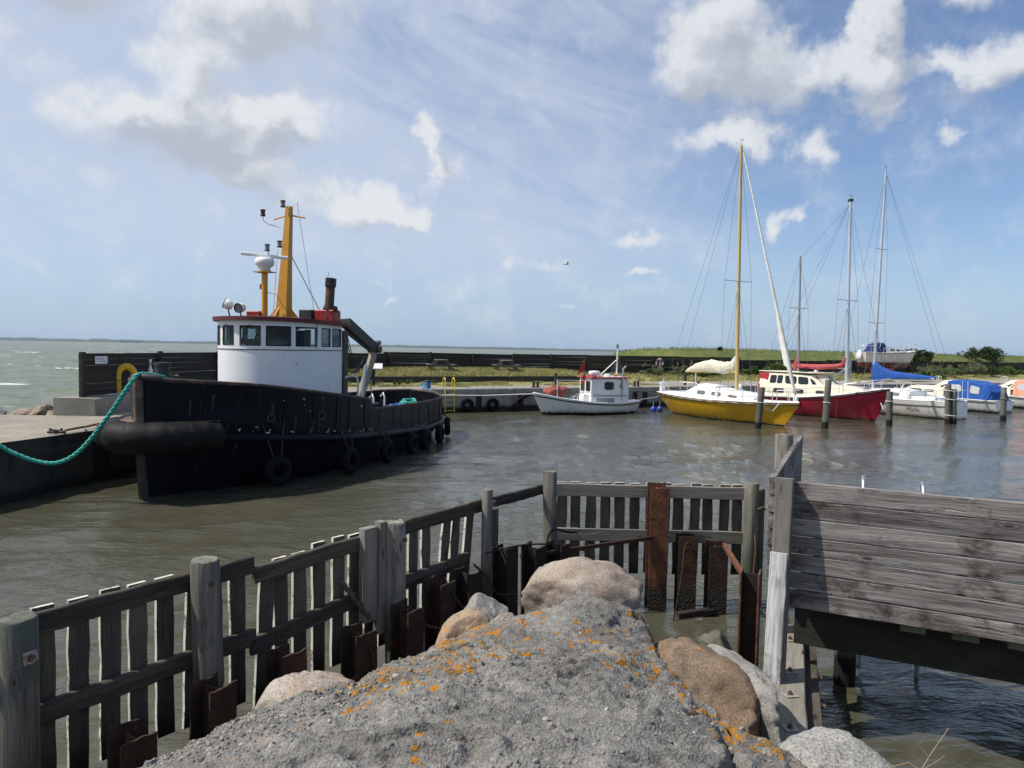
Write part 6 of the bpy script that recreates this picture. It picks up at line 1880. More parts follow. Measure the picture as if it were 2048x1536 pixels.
# ladder handles beyond the wall
lad = thing('galvanised_ladder', (4.05, 7.75, 0), 'galvanised ladder hoops sticking up behind the board wall', 'ladder')
for x, y in ((-.06, .32), (.42, .0)):
    pts = [(x, y, -.3), (x, y, 1.95), (x - .02, y + .02, 2.09), (x - .06, y - .06, 2.16), (x - .10, y - .14, 2.12), (x - .12, y - .20, 1.98), (x - .12, y - .20, 1.05)]
    MB().tube(pts, .024, 8).build('handle', M['galv'], lad)
for z in (.2, .5, .8): MB().tube([(-.06, .32, z), (.42, 0, z)], .018, 7).build('rung', M['galv'], lad)
# bolted beam under the post
bm_a = Vector((3.07, 7.75)); bm_b = Vector((2.02, 5.0)); bd_ = (bm_b - bm_a); BL = bd_.length; bd_.normalize()
tb = thing('bolted_timber', (bm_a.x, bm_a.y, 0), 'heavy squared timber with bolt plates below the bleached post', 'beam')
wplank(tb, 'timber', BL, .26, .30, 'beam_wood', (bd_.x * BL / 2, bd_.y * BL / 2, .42), (R(90), 0, math.atan2(bd_.y, bd_.x)), seg=8, jit=.004, ch=.012)
wplank(tb, 'timber', BL * .9, .30, .12, 'fence_dark', (bd_.x * BL * .5 + .20, bd_.y * BL * .5 - .02, .32), (0, 0, math.atan2(bd_.y, bd_.x)), seg=6)
for q in (.45, 1.25, 1.75, 2.35):
    c = bd_ * q; washer(tb, (c.x, c.y, .575), (0, .05, 1), .11, .035)
for q in (1.0, 1.6): MB().cyl((bd_.x * q + .15, bd_.y * q, .42), (bd_.x * q + .3, bd_.y * q - .03, .42), .025, 8).build('bolt', M['bolt'], tb)

# ---- rough concrete mound we stand on
Lx = ([-1, 2.0, 3.0, 3.68, 4.09, 4.28, 4.69, 5.40, 5.94, 6.27, 6.75, 7.1], [-3.2, -2.3, -1.88, -1.69, -1.62, -1.24, -1.03, -.62, -.27, .11, .48, .70])
Rx = ([-1, 2.0, 3.0, 4.05, 4.71, 5.4, 6.12, 6.40, 6.75, 7.1], [2.8, 2.3, 1.72, 1.50, 1.25, 1.16, 1.20, 1.16, .96, .72])
nx, ny = 430, 470
def mound_height(X, Y, fine=True):
    l = np.interp(Y, *Lx); r = np.interp(Y, *Rx)
    l = l + .07 * fbm(Y * 2.2, Y * 0 + 1, oct=3, seed=2); r = r + .06 * fbm(Y * 2.2, Y * 0 + 4, oct=3, seed=5)
    c = (l + r) / 2; hw = np.maximum((r - l) / 2, .02)
    u = (X - c) / hw
    zc = np.interp(Y, [-1, 1, 2.5, 3.2, 4, 5, 6, 6.6, 6.95, 7.15], [2.0, 1.98, 1.92, 1.80, 1.63, 1.45, 1.28, 1.20, 1.22, .8])
    k = np.interp(Y, [0, 3, 3.8, 5, 6.5], [.25, .36, .34, .22, .10])
    z = zc - k * np.abs(u) ** 2.3
    ex = np.clip(np.abs(u) - 1, 0, None) * hw
    z = z - 1.9 * ex - 2.5 * np.clip(ex - .1, 0, None)
    z = z - 3.5 * np.clip(Y - 7.05, 0, None)
    if fine:
        z = z + .05 * fbm(X * 1.8, Y * 1.8, oct=3, seed=21) + .034 * fbm(X * 6, Y * 6, oct=4, seed=22)
        rgh = (1 - .75 * np.exp(-((X - .6) / .6) ** 2 - ((Y - 3.1) / .55) ** 2)) * (.6 + .5 * np.clip(fbm(X * 1.1 + 3, Y * 1.1, oct=2, seed=31) * 2 + .3, -.6, 1))
        z = z + rgh * (.021 * fbm(X * 21, Y * 21, oct=3, seed=23, gain=.6) + .009 * np.abs(fbm(X * 48, Y * 48, oct=2, seed=24)))
        # broken layers: small steps with crisp edges
        q = 3.2 * fbm(X * 1.25 + 9, Y * 1.9, oct=4, seed=71, gain=.55)
        fq = q - np.floor(q)
        z = z + .052 * (np.floor(q) + np.clip((fq - .82) / .18, 0, 1)) * np.clip(.35 + fbm(X * .8, Y * .8 + 7, oct=2, seed=73) * 1.6, 0, 1)
        # shallow ledges and pits
        led = fbm(X * 1.3 + .25 * Y, Y * 3.4, oct=3, seed=41)
        z = z - .045 * np.exp(-(led / .045) ** 2) * (fbm(X * .9, Y * .9, oct=2, seed=43) > -.05)
        # crack across the right front corner
        cl = (X - 1.02) - .30 * (Y - 3.2) + .06 * fbm(Y * 4, X * 0, oct=2, seed=50)
        z = z - .16 * np.exp(-(cl / .03) ** 2) * ((Y < 3.95) & (Y > 2.2)) - .05 * ((cl > 0) & (Y < 3.95)) * np.clip((3.95 - Y) * 3, 0, 1)
    return z
X, Y = np.meshgrid(np.linspace(-2.9, 2.4, nx), 1.2 + 6.2 * (np.linspace(0, 1, ny)))
Z = mound_height(X, Y)
i = np.arange((ny - 1) * nx).reshape(ny - 1, nx)[:, :-1].ravel()
F = np.stack([i, i + 1, i + nx + 1, i + nx], -1)
keep = Z.ravel()[F].max(1) > -.25
md = np_mesh('concrete_mound', np.stack([X, Y, np.maximum(Z, -.4)], -1).reshape(-1, 3), F[keep], M['mound'])
gs = lambda x0, y0, sx, sy: np.exp(-((X - x0) / sx) ** 2 - ((Y - y0) / sy) ** 2)
li = 1.5 * gs(-.62, 5.0, .45, .9) + 1.5 * gs(-.62, 4.3, .5, .5) + 1.6 * gs(1.28, 4.1, .28, .8) + .8 * gs(1.15, 5.4, .25, .5) + .7 * gs(0, 5.6, .5, .5) + .5 * gs(.7, 5.0, .5, .4) + .5 * gs(-.5, 3.4, .5, .3) - .12 - .9 * gs(.45, 3.2, .6, .8)
li -= .7 * (X < -1.15)
at = md.data.attributes.new('lichen', 'FLOAT', 'POINT'); at.data.foreach_set('value', np.clip(li, -1, 1).ravel().astype(np.float32))
tag(md, 'rough grey concrete mound with orange lichen in the foreground', 'concrete')
# aggregate standing proud of the concrete: pebbles, densest on the left flank
def pebbles():
    rg = np.random.default_rng(17)
    n = 46000
    x = rg.uniform(-2.6, 2.2, n); y = 2.2 + 4.9 * rg.uniform(0, 1, n) ** 1.2
    dens = np.clip(.02 + 1.1 * np.exp(-((x + 1.45) / .55) ** 2 - ((y - 3.9) / .65) ** 2) + .35 * np.exp(-((x + .75) / .25) ** 2 - ((y - 4.9) / .5) ** 2) + .16 * np.clip(fbm(x * 1.7, y * 1.7, oct=2, seed=61), 0, 1), 0, 1)
    k = rg.uniform(0, 1, n) < dens
    x, y = x[k], y[k]
    z = mound_height(x, y)
    k = z > .35; x, y, z = x[k], y[k], z[k]
    n = len(x)
    t5 = (1 + 5 ** .5) / 2
    iv = np.array([(-1, t5, 0), (1, t5, 0), (-1, -t5, 0), (1, -t5, 0), (0, -1, t5), (0, 1, t5), (0, -1, -t5), (0, 1, -t5), (t5, 0, -1), (t5, 0, 1), (-t5, 0, -1), (-t5, 0, 1)]) / math.sqrt(1 + t5 * t5)
    fi = np.array([(0, 11, 5), (0, 5, 1), (0, 1, 7), (0, 7, 10), (0, 10, 11), (1, 5, 9), (5, 11, 4), (11, 10, 2), (10, 7, 6), (7, 1, 8), (3, 9, 4), (3, 4, 2), (3, 2, 6), (3, 6, 8), (3, 8, 9), (4, 9, 5), (2, 4, 11), (6, 2, 10), (8, 6, 7), (9, 8, 1)])
    s_ = rg.lognormal(math.log(.0082), .36, n)[:, None, None] * rg.uniform(.55, 1.25, (n, 1, 3))
    V = iv[None] * s_ * rg.uniform(.85, 1.15, (n, 12, 1))
    th = rg.uniform(0, 6.28, n); c, s2 = np.cos(th)[:, None], np.sin(th)[:, None]
    V = np.stack([V[..., 0] * c - V[..., 1] * s2, V[..., 0] * s2 + V[..., 1] * c, V[..., 2]], -1)
    V += np.stack([x, y, z + .001], -1)[:, None]
    F = (fi[None] + (np.arange(n) * 12)[:, None, None]).reshape(-1, 3)
    o_ = np_mesh('aggregate', V.reshape(-1, 3), F, M['pebble'], md, smooth=False)
    at = o_.data.attributes.new('tone', 'FLOAT', 'POINT'); at.data.foreach_set('value', np.repeat(rg.uniform(0, 1, n), 12).astype(np.float32))
    o_['kind'] = 'stuff'
pebbles()

# ---- boulders
def ico(sub):
    import bmesh
    bm = bmesh.new(); bmesh.ops.create_icosphere(bm, subdivisions=sub, radius=1.0)
    V = np.array([v.co[:] for v in bm.verts]); F = np.array([[v.index for v in f.verts] for f in bm.faces]); bm.free()
    return V, F
ICO_V, ICO_F = ico(5)
def boulder(name, label, c, size, mat, seed, rz=0.0, cuts=7, rough=.10, tilt=(0, 0), cat='boulder'):
    rg = np.random.default_rng(seed)
    V = ICO_V.copy()
    for k in range(cuts):                      # flatten faces like broken, worn rock
        d = rg.normal(0, 1, 3); d /= np.linalg.norm(d); h_ = rg.uniform(.55, .85)
        q = V @ d; over = np.clip(q - h_, 0, None)
        V -= np.outer(over * .9, d)
    nrm = V / np.linalg.norm(V, axis=1)[:, None]
    o3 = rg.uniform(0, 50, 3)
    nz = fbm(V[:, 0] * 1.3 + o3[0], V[:, 1] * 1.3 + o3[1], V[:, 2] * 1.3 + o3[2], oct=5, seed=seed, gain=.5)
    n2 = fbm(V[:, 0] * 9 + o3[0], V[:, 1] * 9 + o3[1], V[:, 2] * 9 + o3[2], oct=3, seed=seed + 5, gain=.6)
    n3 = fbm(V[:, 0] * 3.4 + o3[1], V[:, 1] * 3.4 + o3[2], V[:, 2] * 3.4 + o3[0], oct=3, seed=seed + 9)
    V = V + nrm * (rough * 1.5 * nz + .07 * n3 - .04 * np.exp(-(n3 / .05) ** 2) + .016 * n2)[:, None]
    o_ = np_mesh(name, V * np.array(size), ICO_F, M[mat])
    o_.location = c; o_.rotation_euler = (tilt[0], tilt[1], rz)
    return tag(o_, label, cat)
boulder('boulder', 'big pinkish granite boulder at the tip of the mound', (.80, 7.62, .78), (.68, .46, .50), 'granite_pink', 5, R(-8), 6)
boulder('boulder', 'grey pointed boulder beside the fence, left of the big one', (-.17, 7.15, .66), (.30, .30, .40), 'granite_grey', 14, R(20), 6)
boulder('boulder', 'round tan boulder with orange lichen at the mound edge', (-.36, 6.50, .76), (.30, .32, .36), 'granite_tan', 23, R(0), 3)
boulder('boulder', 'rusty brown boulder with orange spots on the right of the mound', (1.44, 5.66, .74), (.50, .66, .46), 'granite_rusty', 35, R(28), 7, .14)
boulder('boulder', 'long pale grey boulder slanting behind the rusty brown one', (1.88, 5.95, .62), (.26, .85, .38), 'granite_grey', 41, R(10), 6, .08, (R(-14), 0))
boulder('boulder', 'small mossy green boulder at the water edge', (2.30, 7.75, .18), (.30, .28, .28), 'granite_moss', 52, R(40), 4)
boulder('boulder', 'big speckled grey boulder at the bottom right', (2.06, 4.22, .80), (.50, .42, .44), 'granite_pale', 63, R(-15), 4, .07)
boulder('boulder', 'pinkish smooth boulder half bedded in the left flank', (-1.30, 4.72, 1.04), (.36, .38, .32), 'granite_pink', 74, R(35), 4)
boulder('boulder', 'tan boulder at the bottom left below the beams', (-2.22, 4.22, .66), (.30, .28, .30), 'granite_tan', 85, R(15), 4)
boulder('boulder', 'low tan stone at the very bottom left edge', (-2.62, 4.12, .50), (.26, .24, .22), 'granite_tan', 96, R(5), 4)
boulder('boulder', 'small dark stone jammed below the rusty boulder', (1.55, 4.75, .86), (.10, .13, .16), 'granite_grey', 97, R(5), 7)
boulder('boulder', 'pale flat stone bedded at the top of the mound', (-.02, 6.25, 1.02), (.22, .18, .16), 'granite_pink', 99, R(5), 4)
for k, (x, y, s_) in enumerate(((2.35, 6.9, .14), (2.15, 7.1, .16), (2.0, 7.35, .14), (2.2, 6.5, .16), (-1.9, 4.8, .2), (-1.6, 5.1, .2), (-.9, 5.9, .2), (2.35, 4.9, .22), (1.75, 5.0, .2), (2.05, 5.2, .22))):
    boulder('stone', ['small stone by the foot of the dark rusty beam', 'small stone left of the dark beam foot', 'small stone beside the mossy boulder', 'small stone under the long pale boulder', 'low stone beside the left boulder', 'low stone under the fence beams', 'low stone below the tan boulder',
                      'low stone beside the bolted timber', 'low stone in the gap below the rusty boulder', 'low stone between boulder and bolted timber'][k], (x, y, .02 + .05 * (k % 3)), (s_, s_ * 1.1, s_ * .8), 'granite_grey', 120 + k, k, 4, cat='stone')
# gravel washed up under the beam
# ------------------------------------------------------------------ things on the quays
def picnic(loc, rz, label):
    t = thing('picnic_table', loc, label, 'picnic table', 'picnic tables on the lawn', rz)
    for k in range(5): MB().box((-.30 + .15 * k, 0, .74), (.14, 1.75, .04), None, .004).build('top_board', M['picnic'], t)
    for sx in (-1, 1):
        for k in range(2): MB().box((sx * (.72 + .14 * k), 0, .44), (.13, 1.75, .04), None, .004).build('seat_board', M['picnic'], t)
    for y in (-.6, .6):
        for sx in (-1, 1): MB().beam((sx * .30, y, .72), (sx * .80, y + .05, .0), .045, .11).build('leg', M['picnic'], t)
        MB().beam((-.88, y - .05, .39), (.88, y - .05, .39), .045, .11).build('seat_bearer', M['picnic'], t)
        MB().beam((-.36, y - .05, .69), (.36, y - .05, .69), .045, .09).build('top_bearer', M['picnic'], t)
    return t
p = Q(1.56, 7.4); picnic((p.x, p.y, gz(1.56, 7.4) - .02), R(14), 'left dark timber picnic table on the lawn')
p = Q(6.4, 7.4); picnic((p.x, p.y, gz(6.4, 7.4) - .02), R(8), 'right dark timber picnic table on the lawn')
QANG = math.atan2(QE.y, QE.x)
# yellow ladder
lt = thing('quay_ladder', Q(-1.18, 0, 0), 'yellow steel ladder on the quay wall right of the tug stern', 'ladder', None, QANG)
for x in (-.27, .27):
    MB().tube([(x, -.14, .05), (x, -.14, 1.75), (x, -.10, 1.86), (x, .02, 1.90), (x, .14, 1.86), (x, .18, 1.75), (x, .18, 1.30)], .03, 8).build('stile', M['ladder_yellow'], lt)
for k in range(5): MB().tube([(-.27, -.14, .12 + .29 * k), (.27, -.14, .12 + .29 * k)], .02, 7).build('rung', M['ladder_yellow'], lt)
# tyres on the quay wall
for k, a in enumerate((-.12, 1.45)):
    T = thing('hanging_tyre_fender', Q(a, -.17, .40), ['tyre hanging on the quay wall just right of the yellow ladder', 'tyre hanging on the quay wall right of the rusty pile'][k], 'tyre', 'tyres on the quay wall', QANG)
    MB().torus((0, 0, 0), .27, .11, (0, 1, 0), 28, 10, 1.0).build('tyre', M['tyre'], T)
    MB().tube([(0, .02, .30), (0, .10, .95)], .014, 5).build('hanger', M['rope_blue'], T)
for k, (a, lab) in enumerate(((.62, 'rusty pile between the two quay tyres'), (3.3, 'rusty pile left of the fishing boat bow'), (11.6, 'left rusty pile between fishing boat and yellow sailboat'), (12.4, 'right rusty pile between fishing boat and yellow sailboat'))):
    t = thing('quay_pile', Q(a, -.09, 0), lab, 'pile', 'rusty piles on the far quay wall', QANG)
    MB().box((0, 0, .1), (.28, .14, 1.75), None, .01).build('face', M['rust_dark'], t); MB().box((0, -.08, .1), (.05, .04, 1.7)).build('rib', M['rust_dark'], t)
t = thing('pier_pile', (-10.33, 18.1, 0), 'dark rusty pile on the pier face beside the tug fender', 'pile', None, R(-12)); MB().box((0, 0, .1), (.14, .55, 1.9), None, .01).build('face', M['rust_dark'], t)
hp = [Q(2.7, -.2, -.2), Q(2.75, -.25, .25), Q(3.0, -.3, .62), Q(3.5, -.3, .85), Q(4.0, -.2, .98)]
tag(MB().tube(hp, .09, 10).build('rubber_hose', M['tyre']), 'thick dark hose arching out of the water by the fishing boat bow', 'hose')
# bollards
def cross_bollard(a, b, label, blue=False):
    z = gz(a, b)
    t = thing('bollard', Q(a, b, z - .02), label, 'bollard', 'bollards on the far quay', QANG)
    for x in (-.14, .14):
        MB().lathe([(.085, 0), (.07, .05), (.065, .26), (.10, .30), (.10, .34), (0, .36)], (x, 0, 0), 12).build('post', M['lamp_black'], t)
    MB().box((0, 0, .03), (.5, .26, .05), None, .01).build('base_plate', M['lamp_black'], t)
    return t
cross_bollard(4.6, .45, 'double bollard on the quay above the fishing boat bow'); cross_bollard(12.1, .45, 'double bollard on the quay left of the yellow sailboat'); cross_bollard(17.3, .5, 'double bollard on the quay behind the yellow sailboat mast'); cross_bollard(26.5, .5, 'double bollard on the quay behind the red motorsailer')
bt = thing('bollard', Q(-2.2, .5, gz(-2.2, .5) - .02), 'bollard wound with blue rope at the tug stern', 'bollard', 'bollards on the far quay', QANG)
MB().lathe([(.13, 0), (.11, .06), (.10, .34), (.16, .38), (.16, .44), (0, .46)], (0, 0, 0), 14).build('post', M['lamp_black'], bt)
for z in (.10, .17, .24, .31): MB().torus((0, 0, z), .135, .035, (.1, .05, 1), 18, 6).build('rope_turn', M['rope_blue'], bt)
q = Q(-2.2, .5, 1.55)
mb = strand_rope(MB(), [q, q + Vector((-.35, -.5, -.03)), Vector((-3.75, 33.5, 1.5)), Vector((-3.95, 31.2, 1.35))], .04, 16, 5, .12)
tag(mb.build('mooring_rope', M['rope_blue']), 'blue mooring rope from the tug stern up to its bollard', 'rope')
tag(MB().tube([q, Q(-1.2, .6, 1.45), Q(.3, .3, 1.36)], .02, 5).build('mooring_line', M['rope_dark']), 'dark line lying on the quay behind the yellow ladder', 'rope')
for k, (a, b, h) in enumerate(((6.1, .6, .85), (17.0, 1.3, .8))):
    z = gz(a, b)
    tag(MB().box((0, 0, h / 2), (.16, .16, h), None, .015).build('short_post', M['sleeper']), ['short dark post on the quay behind the fishing boat', 'short dark post on the quay left of the wooden mast'][k], 'post').location = Q(a, b, z - .02)
# information board near the corner
ib = thing('information_board', (-7.55, 39.3, 1.3), 'slanted pale information board on a dark post behind the crane', 'sign', None, R(10))
MB().box((0, 0, .5), (.24, .16, 1.02), None, .01).build('post', M['lamp_black'], ib)
MB().box((.08, -.02, 1.16), (.86, .42, .05), Matrix.Rotation(R(42), 3, 'X'), .008).build('panel', M['white_plastic'], ib)
MB().box((.08, .14, 1.32), (.9, .05, .06), None, .005).build('panel_edge', M['steel_dark'], ib)
# red and white lifering on the wall
t = thing('lifering', Q(22.0, 9.80, 2.60), 'red and white lifering hung on the long dark wall', 'lifebuoy', None, QANG)
MB().torus((0, 0, 0), .34, .085, (0, 1, 0), 28, 10, .8).build('ring', M['ring'], t)
MB().lathe([(0, -.3), (.05, -.29), (.07, -.1), (.03, .1), (.035, .26), (0, .28)], (0, -.04, 0), 10).build('throw_bag', M['white_plastic'], t)
MB().box((0, .05, -.5), (.06, .05, 1.0)).build('backing_post', M['sleeper'], t)
# yellow horseshoe buoy, throw line and notice on the parapet wall
hb_ = thing('horseshoe_buoy', (-12.74, 23.9, 2.30), 'yellow horseshoe lifebuoy hung on the dark plank wall of the pier', 'lifebuoy', None, R(52))
arc = [(-.26, 0, -.46), (-.27, 0, -.2), (-.27, 0, .08)] + [(-.27 * math.cos(a), 0, .10 + .30 * math.sin(a)) for a in np.linspace(.3, math.pi - .3, 9)] + [(.27, 0, .08), (.27, 0, -.2), (.26, 0, -.46)]
MB().tube(arc, .115, 12, flat=.75).build('body', M['buoy_yellow'], hb_)
for x in (-.27, .27): MB().torus((x, 0, -.05), .105, .02, (0, 0, 1), 14, 5).build('strap', M['rope_tan'], hb_)
MB().tube([(0, .02, .5), (0, .04, .72)], .012, 5).build('hook', M['bolt'], hb_)
MB().tube([(.26, 0, -.5), (.1, .03, -.62), (-.12, .03, -.6), (-.26, 0, -.48)], .012, 5).build('grab_line', M['rope_white'], hb_)
tbg = MB().lathe([(0, -.3), (.07, -.29), (.08, -.08), (.03, .08), (.02, .14), (.05, .24), (.06, .3)], (0, 0, 0), 12).build('throw_line_bag', M['white_plastic']); tbg.location = (-12.66, 25.35, 2.62)
tag(tbg, 'white throw-line bag beside the yellow horseshoe buoy', 'throw bag')
sg = MB().box((0, 0, 0), (.62, .02, .24), None, .004).build('notice_sign', M['sign_white']); sg.location = (-12.90, 22.75, 2.93); sg.rotation_euler = (0, 0, R(87))
tag(sg, 'small white notice on the dark plank wall of the pier', 'sign')
# mooring ring with rope scraps on the pier edge
mr_ = thing('mooring_ring', (-10.75, 17.15, 1.31), 'rusty mooring shackle with old rope on the pier edge', 'mooring ring', None, R(10))
MB().torus((0, 0, .05), .13, .025, (.2, .1, 1), 18, 6).build('ring', M['rust_dark'], mr_); MB().box((-.02, -.1, .04), (.36, .08, .06), None, .01).build('plate', M['steel_dark'], mr_)
for x in (-.14, .1): MB().cyl((x, -.1, .06), (x, -.1, .13), .03, 8).build('bolt', M['steel_dark'], mr_)
MB().tube([(.1, .1, .06), (.35, .5, .10), (.2, .9, .05), (.45, 1.2, .10), (.3, 1.5, .05), (.5, 1.0, .08)], .03, 6).build('rope_end', M['rope_tan'], mr_)
# rocks at the sea side of the pier
for k, (x, y, z, s_, mt) in enumerate(((-16.6, 23.0, 1.05, .55, 'granite_grey'), (-15.2, 22.6, 1.1, .42, 'granite_tan'), (-14.55, 22.5, 1.22, .50, 'granite_rusty'), (-14.15, 22.3, 1.12, .40, 'granite_tan'), (-15.8, 22.9, .9, .45, 'granite_pink'), (-17.6, 23.2, .8, .5, 'granite_grey'))):
    boulder('shore_rock', ['grey rock at the sea edge of the pier', 'yellowish rock at the sea edge of the pier', 'brown rock against the parapet, topmost of the heap', 'tan rock against the chipped parapet', 'low pinkish rock at the sea edge of the pier', 'leftmost low grey rock at the sea edge of the pier'][k], (x, y, z), (s_, s_ * .8, s_ * .62), mt, 200 + k, k * .7, 6, cat='rock')

# ------------------------------------------------------------------ plants
def leaf_cloud(rg, centres, n, size):
    """quads scattered through clumps; returns V, F"""
    C = np.array([c[:3] for c in centres]); Rr = np.array([c[3:6] for c in centres])
    k = rg.integers(0, len(C), n)
    d = rg.normal(0, 1, (n, 3)); d /= np.linalg.norm(d, axis=1)[:, None]
    p = C[k] + d * Rr[k] * (rg.uniform(.25, 1, (n, 1)) ** .5)
    a = rg.normal(0, 1, (n, 3)); a /= np.linalg.norm(a, axis=1)[:, None]
    b = np.cross(a, rg.normal(0, 1, (n, 3))); b /= np.linalg.norm(b, axis=1)[:, None]
    s_ = size * rg.uniform(.5, 1.4, (n, 1))
    V = np.stack([p - a * s_, p + b * s_ * .45, p + a * s_, p - b * s_ * .45], 1).reshape(-1, 3)
    return V, np.arange(n * 4).reshape(n, 4)
def shrub(name, label, loc, w_, h_, mat, seed, n=1500, size=.09, stems=6, heads=None, cat='shrub', group=None):
    rg = np.random.default_rng(seed)
    t = thing(name, loc, label, cat, group)
    cs = []
    for k in range(max(4, int(7 * w_))):
        x = rg.normal(0, .36) * w_; zz = h_ * rg.uniform(.25, .8) * (1 - .35 * abs(x) / w_)
        cs.append((x, rg.normal(0, .25) * w_, zz, .3 * w_ * rg.uniform(.5, 1), .3 * w_ * rg.uniform(.5, 1), h_ * .26 * rg.uniform(.6, 1.1)))
    V, F = leaf_cloud(rg, cs, n, size)
    V[:, 2] = np.maximum(V[:, 2], .02)
    np_mesh('crown', V, F, M[mat], t, smooth=False)['kind'] = 'stuff'
    mb = MB()
    for k in range(stems):
        c = cs[k % len(cs)]
        mb.tube([(c[0] * .3, c[1] * .3, -.05), (c[0] * .7, c[1] * .7, c[2] * .55), (c[0], c[1], c[2])], [.025, .018, .008], 5)
    mb.build('stem', M['stem'], t)
    if heads:
        V, F = leaf_cloud(rg, [(rg.normal(0, .4) * w_, rg.normal(0, .3) * w_, h_ * rg.uniform(.8, 1.25), .05, .05, .14) for _ in range(heads)], heads * 26, .03)
        np_mesh('seed_head', V, F, M['flower'], t, smooth=False)['kind'] = 'stuff'
    return t
SH = [(20.6, 8.6, 1.3, .75, 'leaf_b', 9, 'pale weedy shrub at the left of the lifering'), (23.6, 8.7, 1.5, .95, 'leaf_b', 12, 'pale flowering shrub right of the lifering'), (25.6, 8.4, 1.3, .8, 'leaf_a', 6, 'green shrub behind the cream sail of the yellow sailboat'), (27.5, 8.8, 1.2, 1.0, 'leaf_b', 8, 'tall grey-green weeds left of the wooden mast'),
      (32.2, 8.5, 1.3, 1.0, 'leaf_a', 0, 'leafy green shrub right of the wooden mast'), (33.9, 8.3, 1.5, 1.35, 'leaf_a', 0, 'big green shrub behind the furled jib'), (35.6, 8.6, 1.1, .8, 'leaf_b', 6, 'grey-green weeds behind the mizzen mast'),
      (56.5, 7.6, 1.9, 1.5, 'leaf_b', 10, 'grey-green shrub just right of the stored boat'), (59.5, 7.6, 1.8, 1.2, 'leaf_a', 0, 'bright green shrub right of the stored boat bow'), (63.5, 8.0, 2.2, 1.7, 'leaf_b', 8, 'tall grey-green shrub before the right-hand wall'), (67.5, 7.8, 2.4, 1.3, 'leaf_dark', 0, 'dark green shrub before the right-hand wall'), (71.5, 8.2, 2.0, 1.2, 'leaf_a', 0, 'green shrub at the far right before the wall'), (52.8, 6.2, 1.4, 1.0, 'leaf_a', 0, 'green shrub under the bow of the stored boat')]
for k, (a, b, w_, h_, mt, hd, lab) in enumerate(SH):
    shrub('shrub', lab, Q(a, b, gz(a, b)), w_, h_, mt, 300 + k, 1500, .09, 6, hd, group='shrubs along the plank wall')
for k, (a, b, w_, lab) in enumerate(((-4.6, 2.5, .35, 'left small green tuft beside the information board'), (-3.5, 2.0, .3, 'low green tuft near the quay edge behind the tug'), (-2.6, 2.7, .42, 'bright green tuft behind the tug stern bollard'), (-.9, 2.8, .3, 'small green tuft behind the yellow ladder'), (.4, 2.7, .25, 'tiny green tuft right of the yellow ladder'))):
    shrub('grass_tuft', lab, Q(a, b, gz(a, b)), w_ * 1.3, .32, 'leaf_a', 340 + k, 420, .05, 3, cat='plant', group='green tufts on the verge')
for k, (a, b, w_, h_, lab) in enumerate(((69, 19, 3.0, 2.0, 'dark bush on the dike right of the stored boat'), (73, 20, 2.6, 1.7, 'smaller dark bush on the dike right of the stored boat'), (88, 20, 3.5, 2.3, 'dark bush on the dike at the right edge'), (93, 21, 3.0, 2.1, 'second dark bush on the dike at the right edge'), (44, 25, .6, .5, 'lone dark bush on the dike crest left of the wooden mast'))):
    zz = float(np.interp(b, [11, 14, 22, 27, 34, 46], [1.0, 1.4, 3.6, 4.0, 3.5, .6]))
    shrub('dike_bush', lab, Q(a, b, zz - .1), w_, h_, 'leaf_dark', 360 + k, 1800, .16, 5, group='dark bushes on the dike')
# drift planks on the lawn
for k, (a, b, l_, r_) in enumerate(((2.6, 4.3, 1.3, 10), (3.9, 4.6, 1.0, -6))):
    o_ = MB().box((0, 0, 0), (l_, .16, .05), None, .006).build('drift_plank', M['picnic']); o_.location = Q(a, b, gz(a, b) + .06); o_.rotation_euler = (0, 0, QANG + R(r_))
    tag(o_, ['left grey plank lying on the lawn below the picnic tables', 'right grey plank lying on the lawn below the picnic tables'][k], 'plank')
# dead stalks in front of the bottom right boulder
def stalk(par, pts, r_=.004, mat='twig'):
    P = [Vector(p) for p in pts]
    return MB().tube(P, [r_ * (1 - .6 * i / (len(P) - 1)) for i in range(len(P))], 5).build('stalk', M[mat], par)
dp = thing('dead_stalks', (2.25, 4.0, .90), 'dry branching stalks beside the bottom right boulder', 'plant')
stalk(dp, [(0, 0, -.1), (.06, .02, .12), (.12, .02, .25), (.16, .0, .36), (.24, -.02, .52)], .006)
stalk(dp, [(.12, .02, .25), (.05, .03, .29), (-.03, .04, .26)]); stalk(dp, [(.12, .02, .25), (.2, .02, .30), (.25, .02, .34)]); stalk(dp, [(.15, .0, .34), (.1, .02, .40), (.08, .02, .43)]); stalk(dp, [(.06, .02, .12), (-.02, .03, .18), (-.06, .02, .30)]); stalk(dp, [(.09, .02, .18), (.17, .02, .2), (.21, .0, .25)]); stalk(dp, [(-.05, .02, .0), (-.16, .02, .14), (-.2, .02, .2)], .004)
dp2 = thing('seed_stalk', (2.42, 3.98, .88), 'bent dry seed stalk with three brown heads at the bottom right', 'plant')
stalk(dp2, [(-.12, 0, -.05), (.04, 0, .10), (.18, 0, .20), (.28, 0, .22), (.34, -.01, .28)], .007); stalk(dp2, [(.04, 0, .10), (.16, .02, .13), (.26, .02, .10)], .005); stalk(dp2, [(-.05, 0, .02), (.1, .01, .06), (.2, .02, .03)], .005)
for c in ((.2, -.01, .19), (.18, 0, .155), (.27, .01, .11), (.03, .02, .13)):
    MB().lathe([(0, -.035), (.018, -.028), (.026, 0), (.018, .022), (.004, .04)], c, 8, Matrix.Rotation(R(60), 3, 'Y')).build('seed_head', M['rope_tan'], dp2)
def tuft_area(rg, n):
    x = rg.normal(2.45, .13, n); y = rg.normal(3.95, .06, n); return x, y, np.full(n, .88)
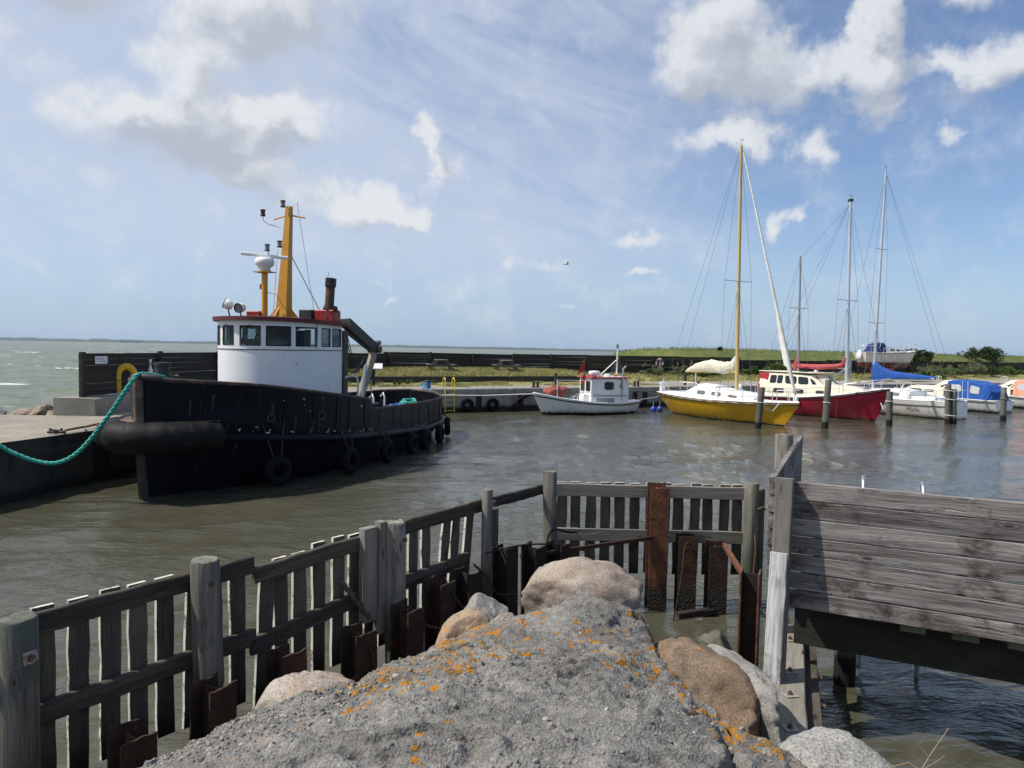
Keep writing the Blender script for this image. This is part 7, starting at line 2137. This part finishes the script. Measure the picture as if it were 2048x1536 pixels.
tag(blades('grass_tuft', 160, tuft_area, .11, M['leaf_a'], .006, seed=77), 'small green tuft under the seed stalk at the bottom right', 'plant', kind='stuff')

# ------------------------------------------------------------------ far away: gull, ship
gl = thing('seagull', (4.3, 60, 10.6), 'seagull gliding in the sky left of the yellow sailboat mast', 'bird', None, R(20))
MB().lathe([(0, -.22), (.03, -.19), (.06, -.08), (.07, .02), (.055, .12), (.04, .17), (0, .22)], (0, 0, 0), 10, Matrix.Rotation(R(90), 3, 'Y')).build('body', M['gull'], gl)
for s_ in (1, -1):
    rows = []
    for f in np.linspace(0, 1, 6):
        y = s_ * .58 * f; z = .10 * math.sin(f * 2.4) - (.05 if s_ > 0 else -.03) * f * 2; cw = .17 * (1 - f) ** .6 + .015
        rows.append([Vector((.05 + cw * .5 - .12 * f, y, z)), Vector((.05 - .12 * f, y, z + .015)), Vector((.05 - cw * .5 - .14 * f, y, z))])
    MB().grid(rows, True).build('wing', M['gull'], gl)
MB().add([(-.2, -.03, 0), (-.34, -.07, .0), (-.36, 0, .0), (-.34, .07, 0), (-.2, .03, 0)], [(0, 1, 2, 3, 4)]).build('tail', M['gull'], gl)
sh = thing('cargo_ship', (-4150, 7900, 0), 'distant blue-grey cargo ship on the horizon at the left', 'ship', None, R(24))
MB().slab([(-105, 0, 0), (98, 0, 0), (110, 0, 13), (-108, 0, 11)], (0, 24, 0)).build('hull', M['shipblue'], sh)
MB().box((-86, 12, 20), (20, 20, 20)).build('superstructure', M['shipblue'], sh); MB().box((-98, 12, 18), (6, 8, 16)).build('funnel', M['shipblue'], sh)
for k in range(5): MB().box((-55 + k * 32, 12, 14), (20, 18, 6)).build('cargo_hatch', M['shipblue'], sh)
# ------------------------------------------------------------------ air: thin even haze over sea and shore
hm = bpy.data.materials.new('sea_air'); hm.use_nodes = True
hm.node_tree.nodes.clear()
ht = NT(hm.node_tree)
pv = ht.n('ShaderNodeVolumePrincipled', i_Density=4.2e-5, i_Anisotropy=0.2)
pv.inputs['Color'].default_value = (.62, .76, .94, 1)
ht.t.links.new(pv.outputs[0], ht.n('ShaderNodeOutputMaterial').inputs['Volume'])
hz = MB().box((0, 12500, 22.5), (54000, 30000, 50)).build('haze', hm)
tag(hz, kind='stuff')
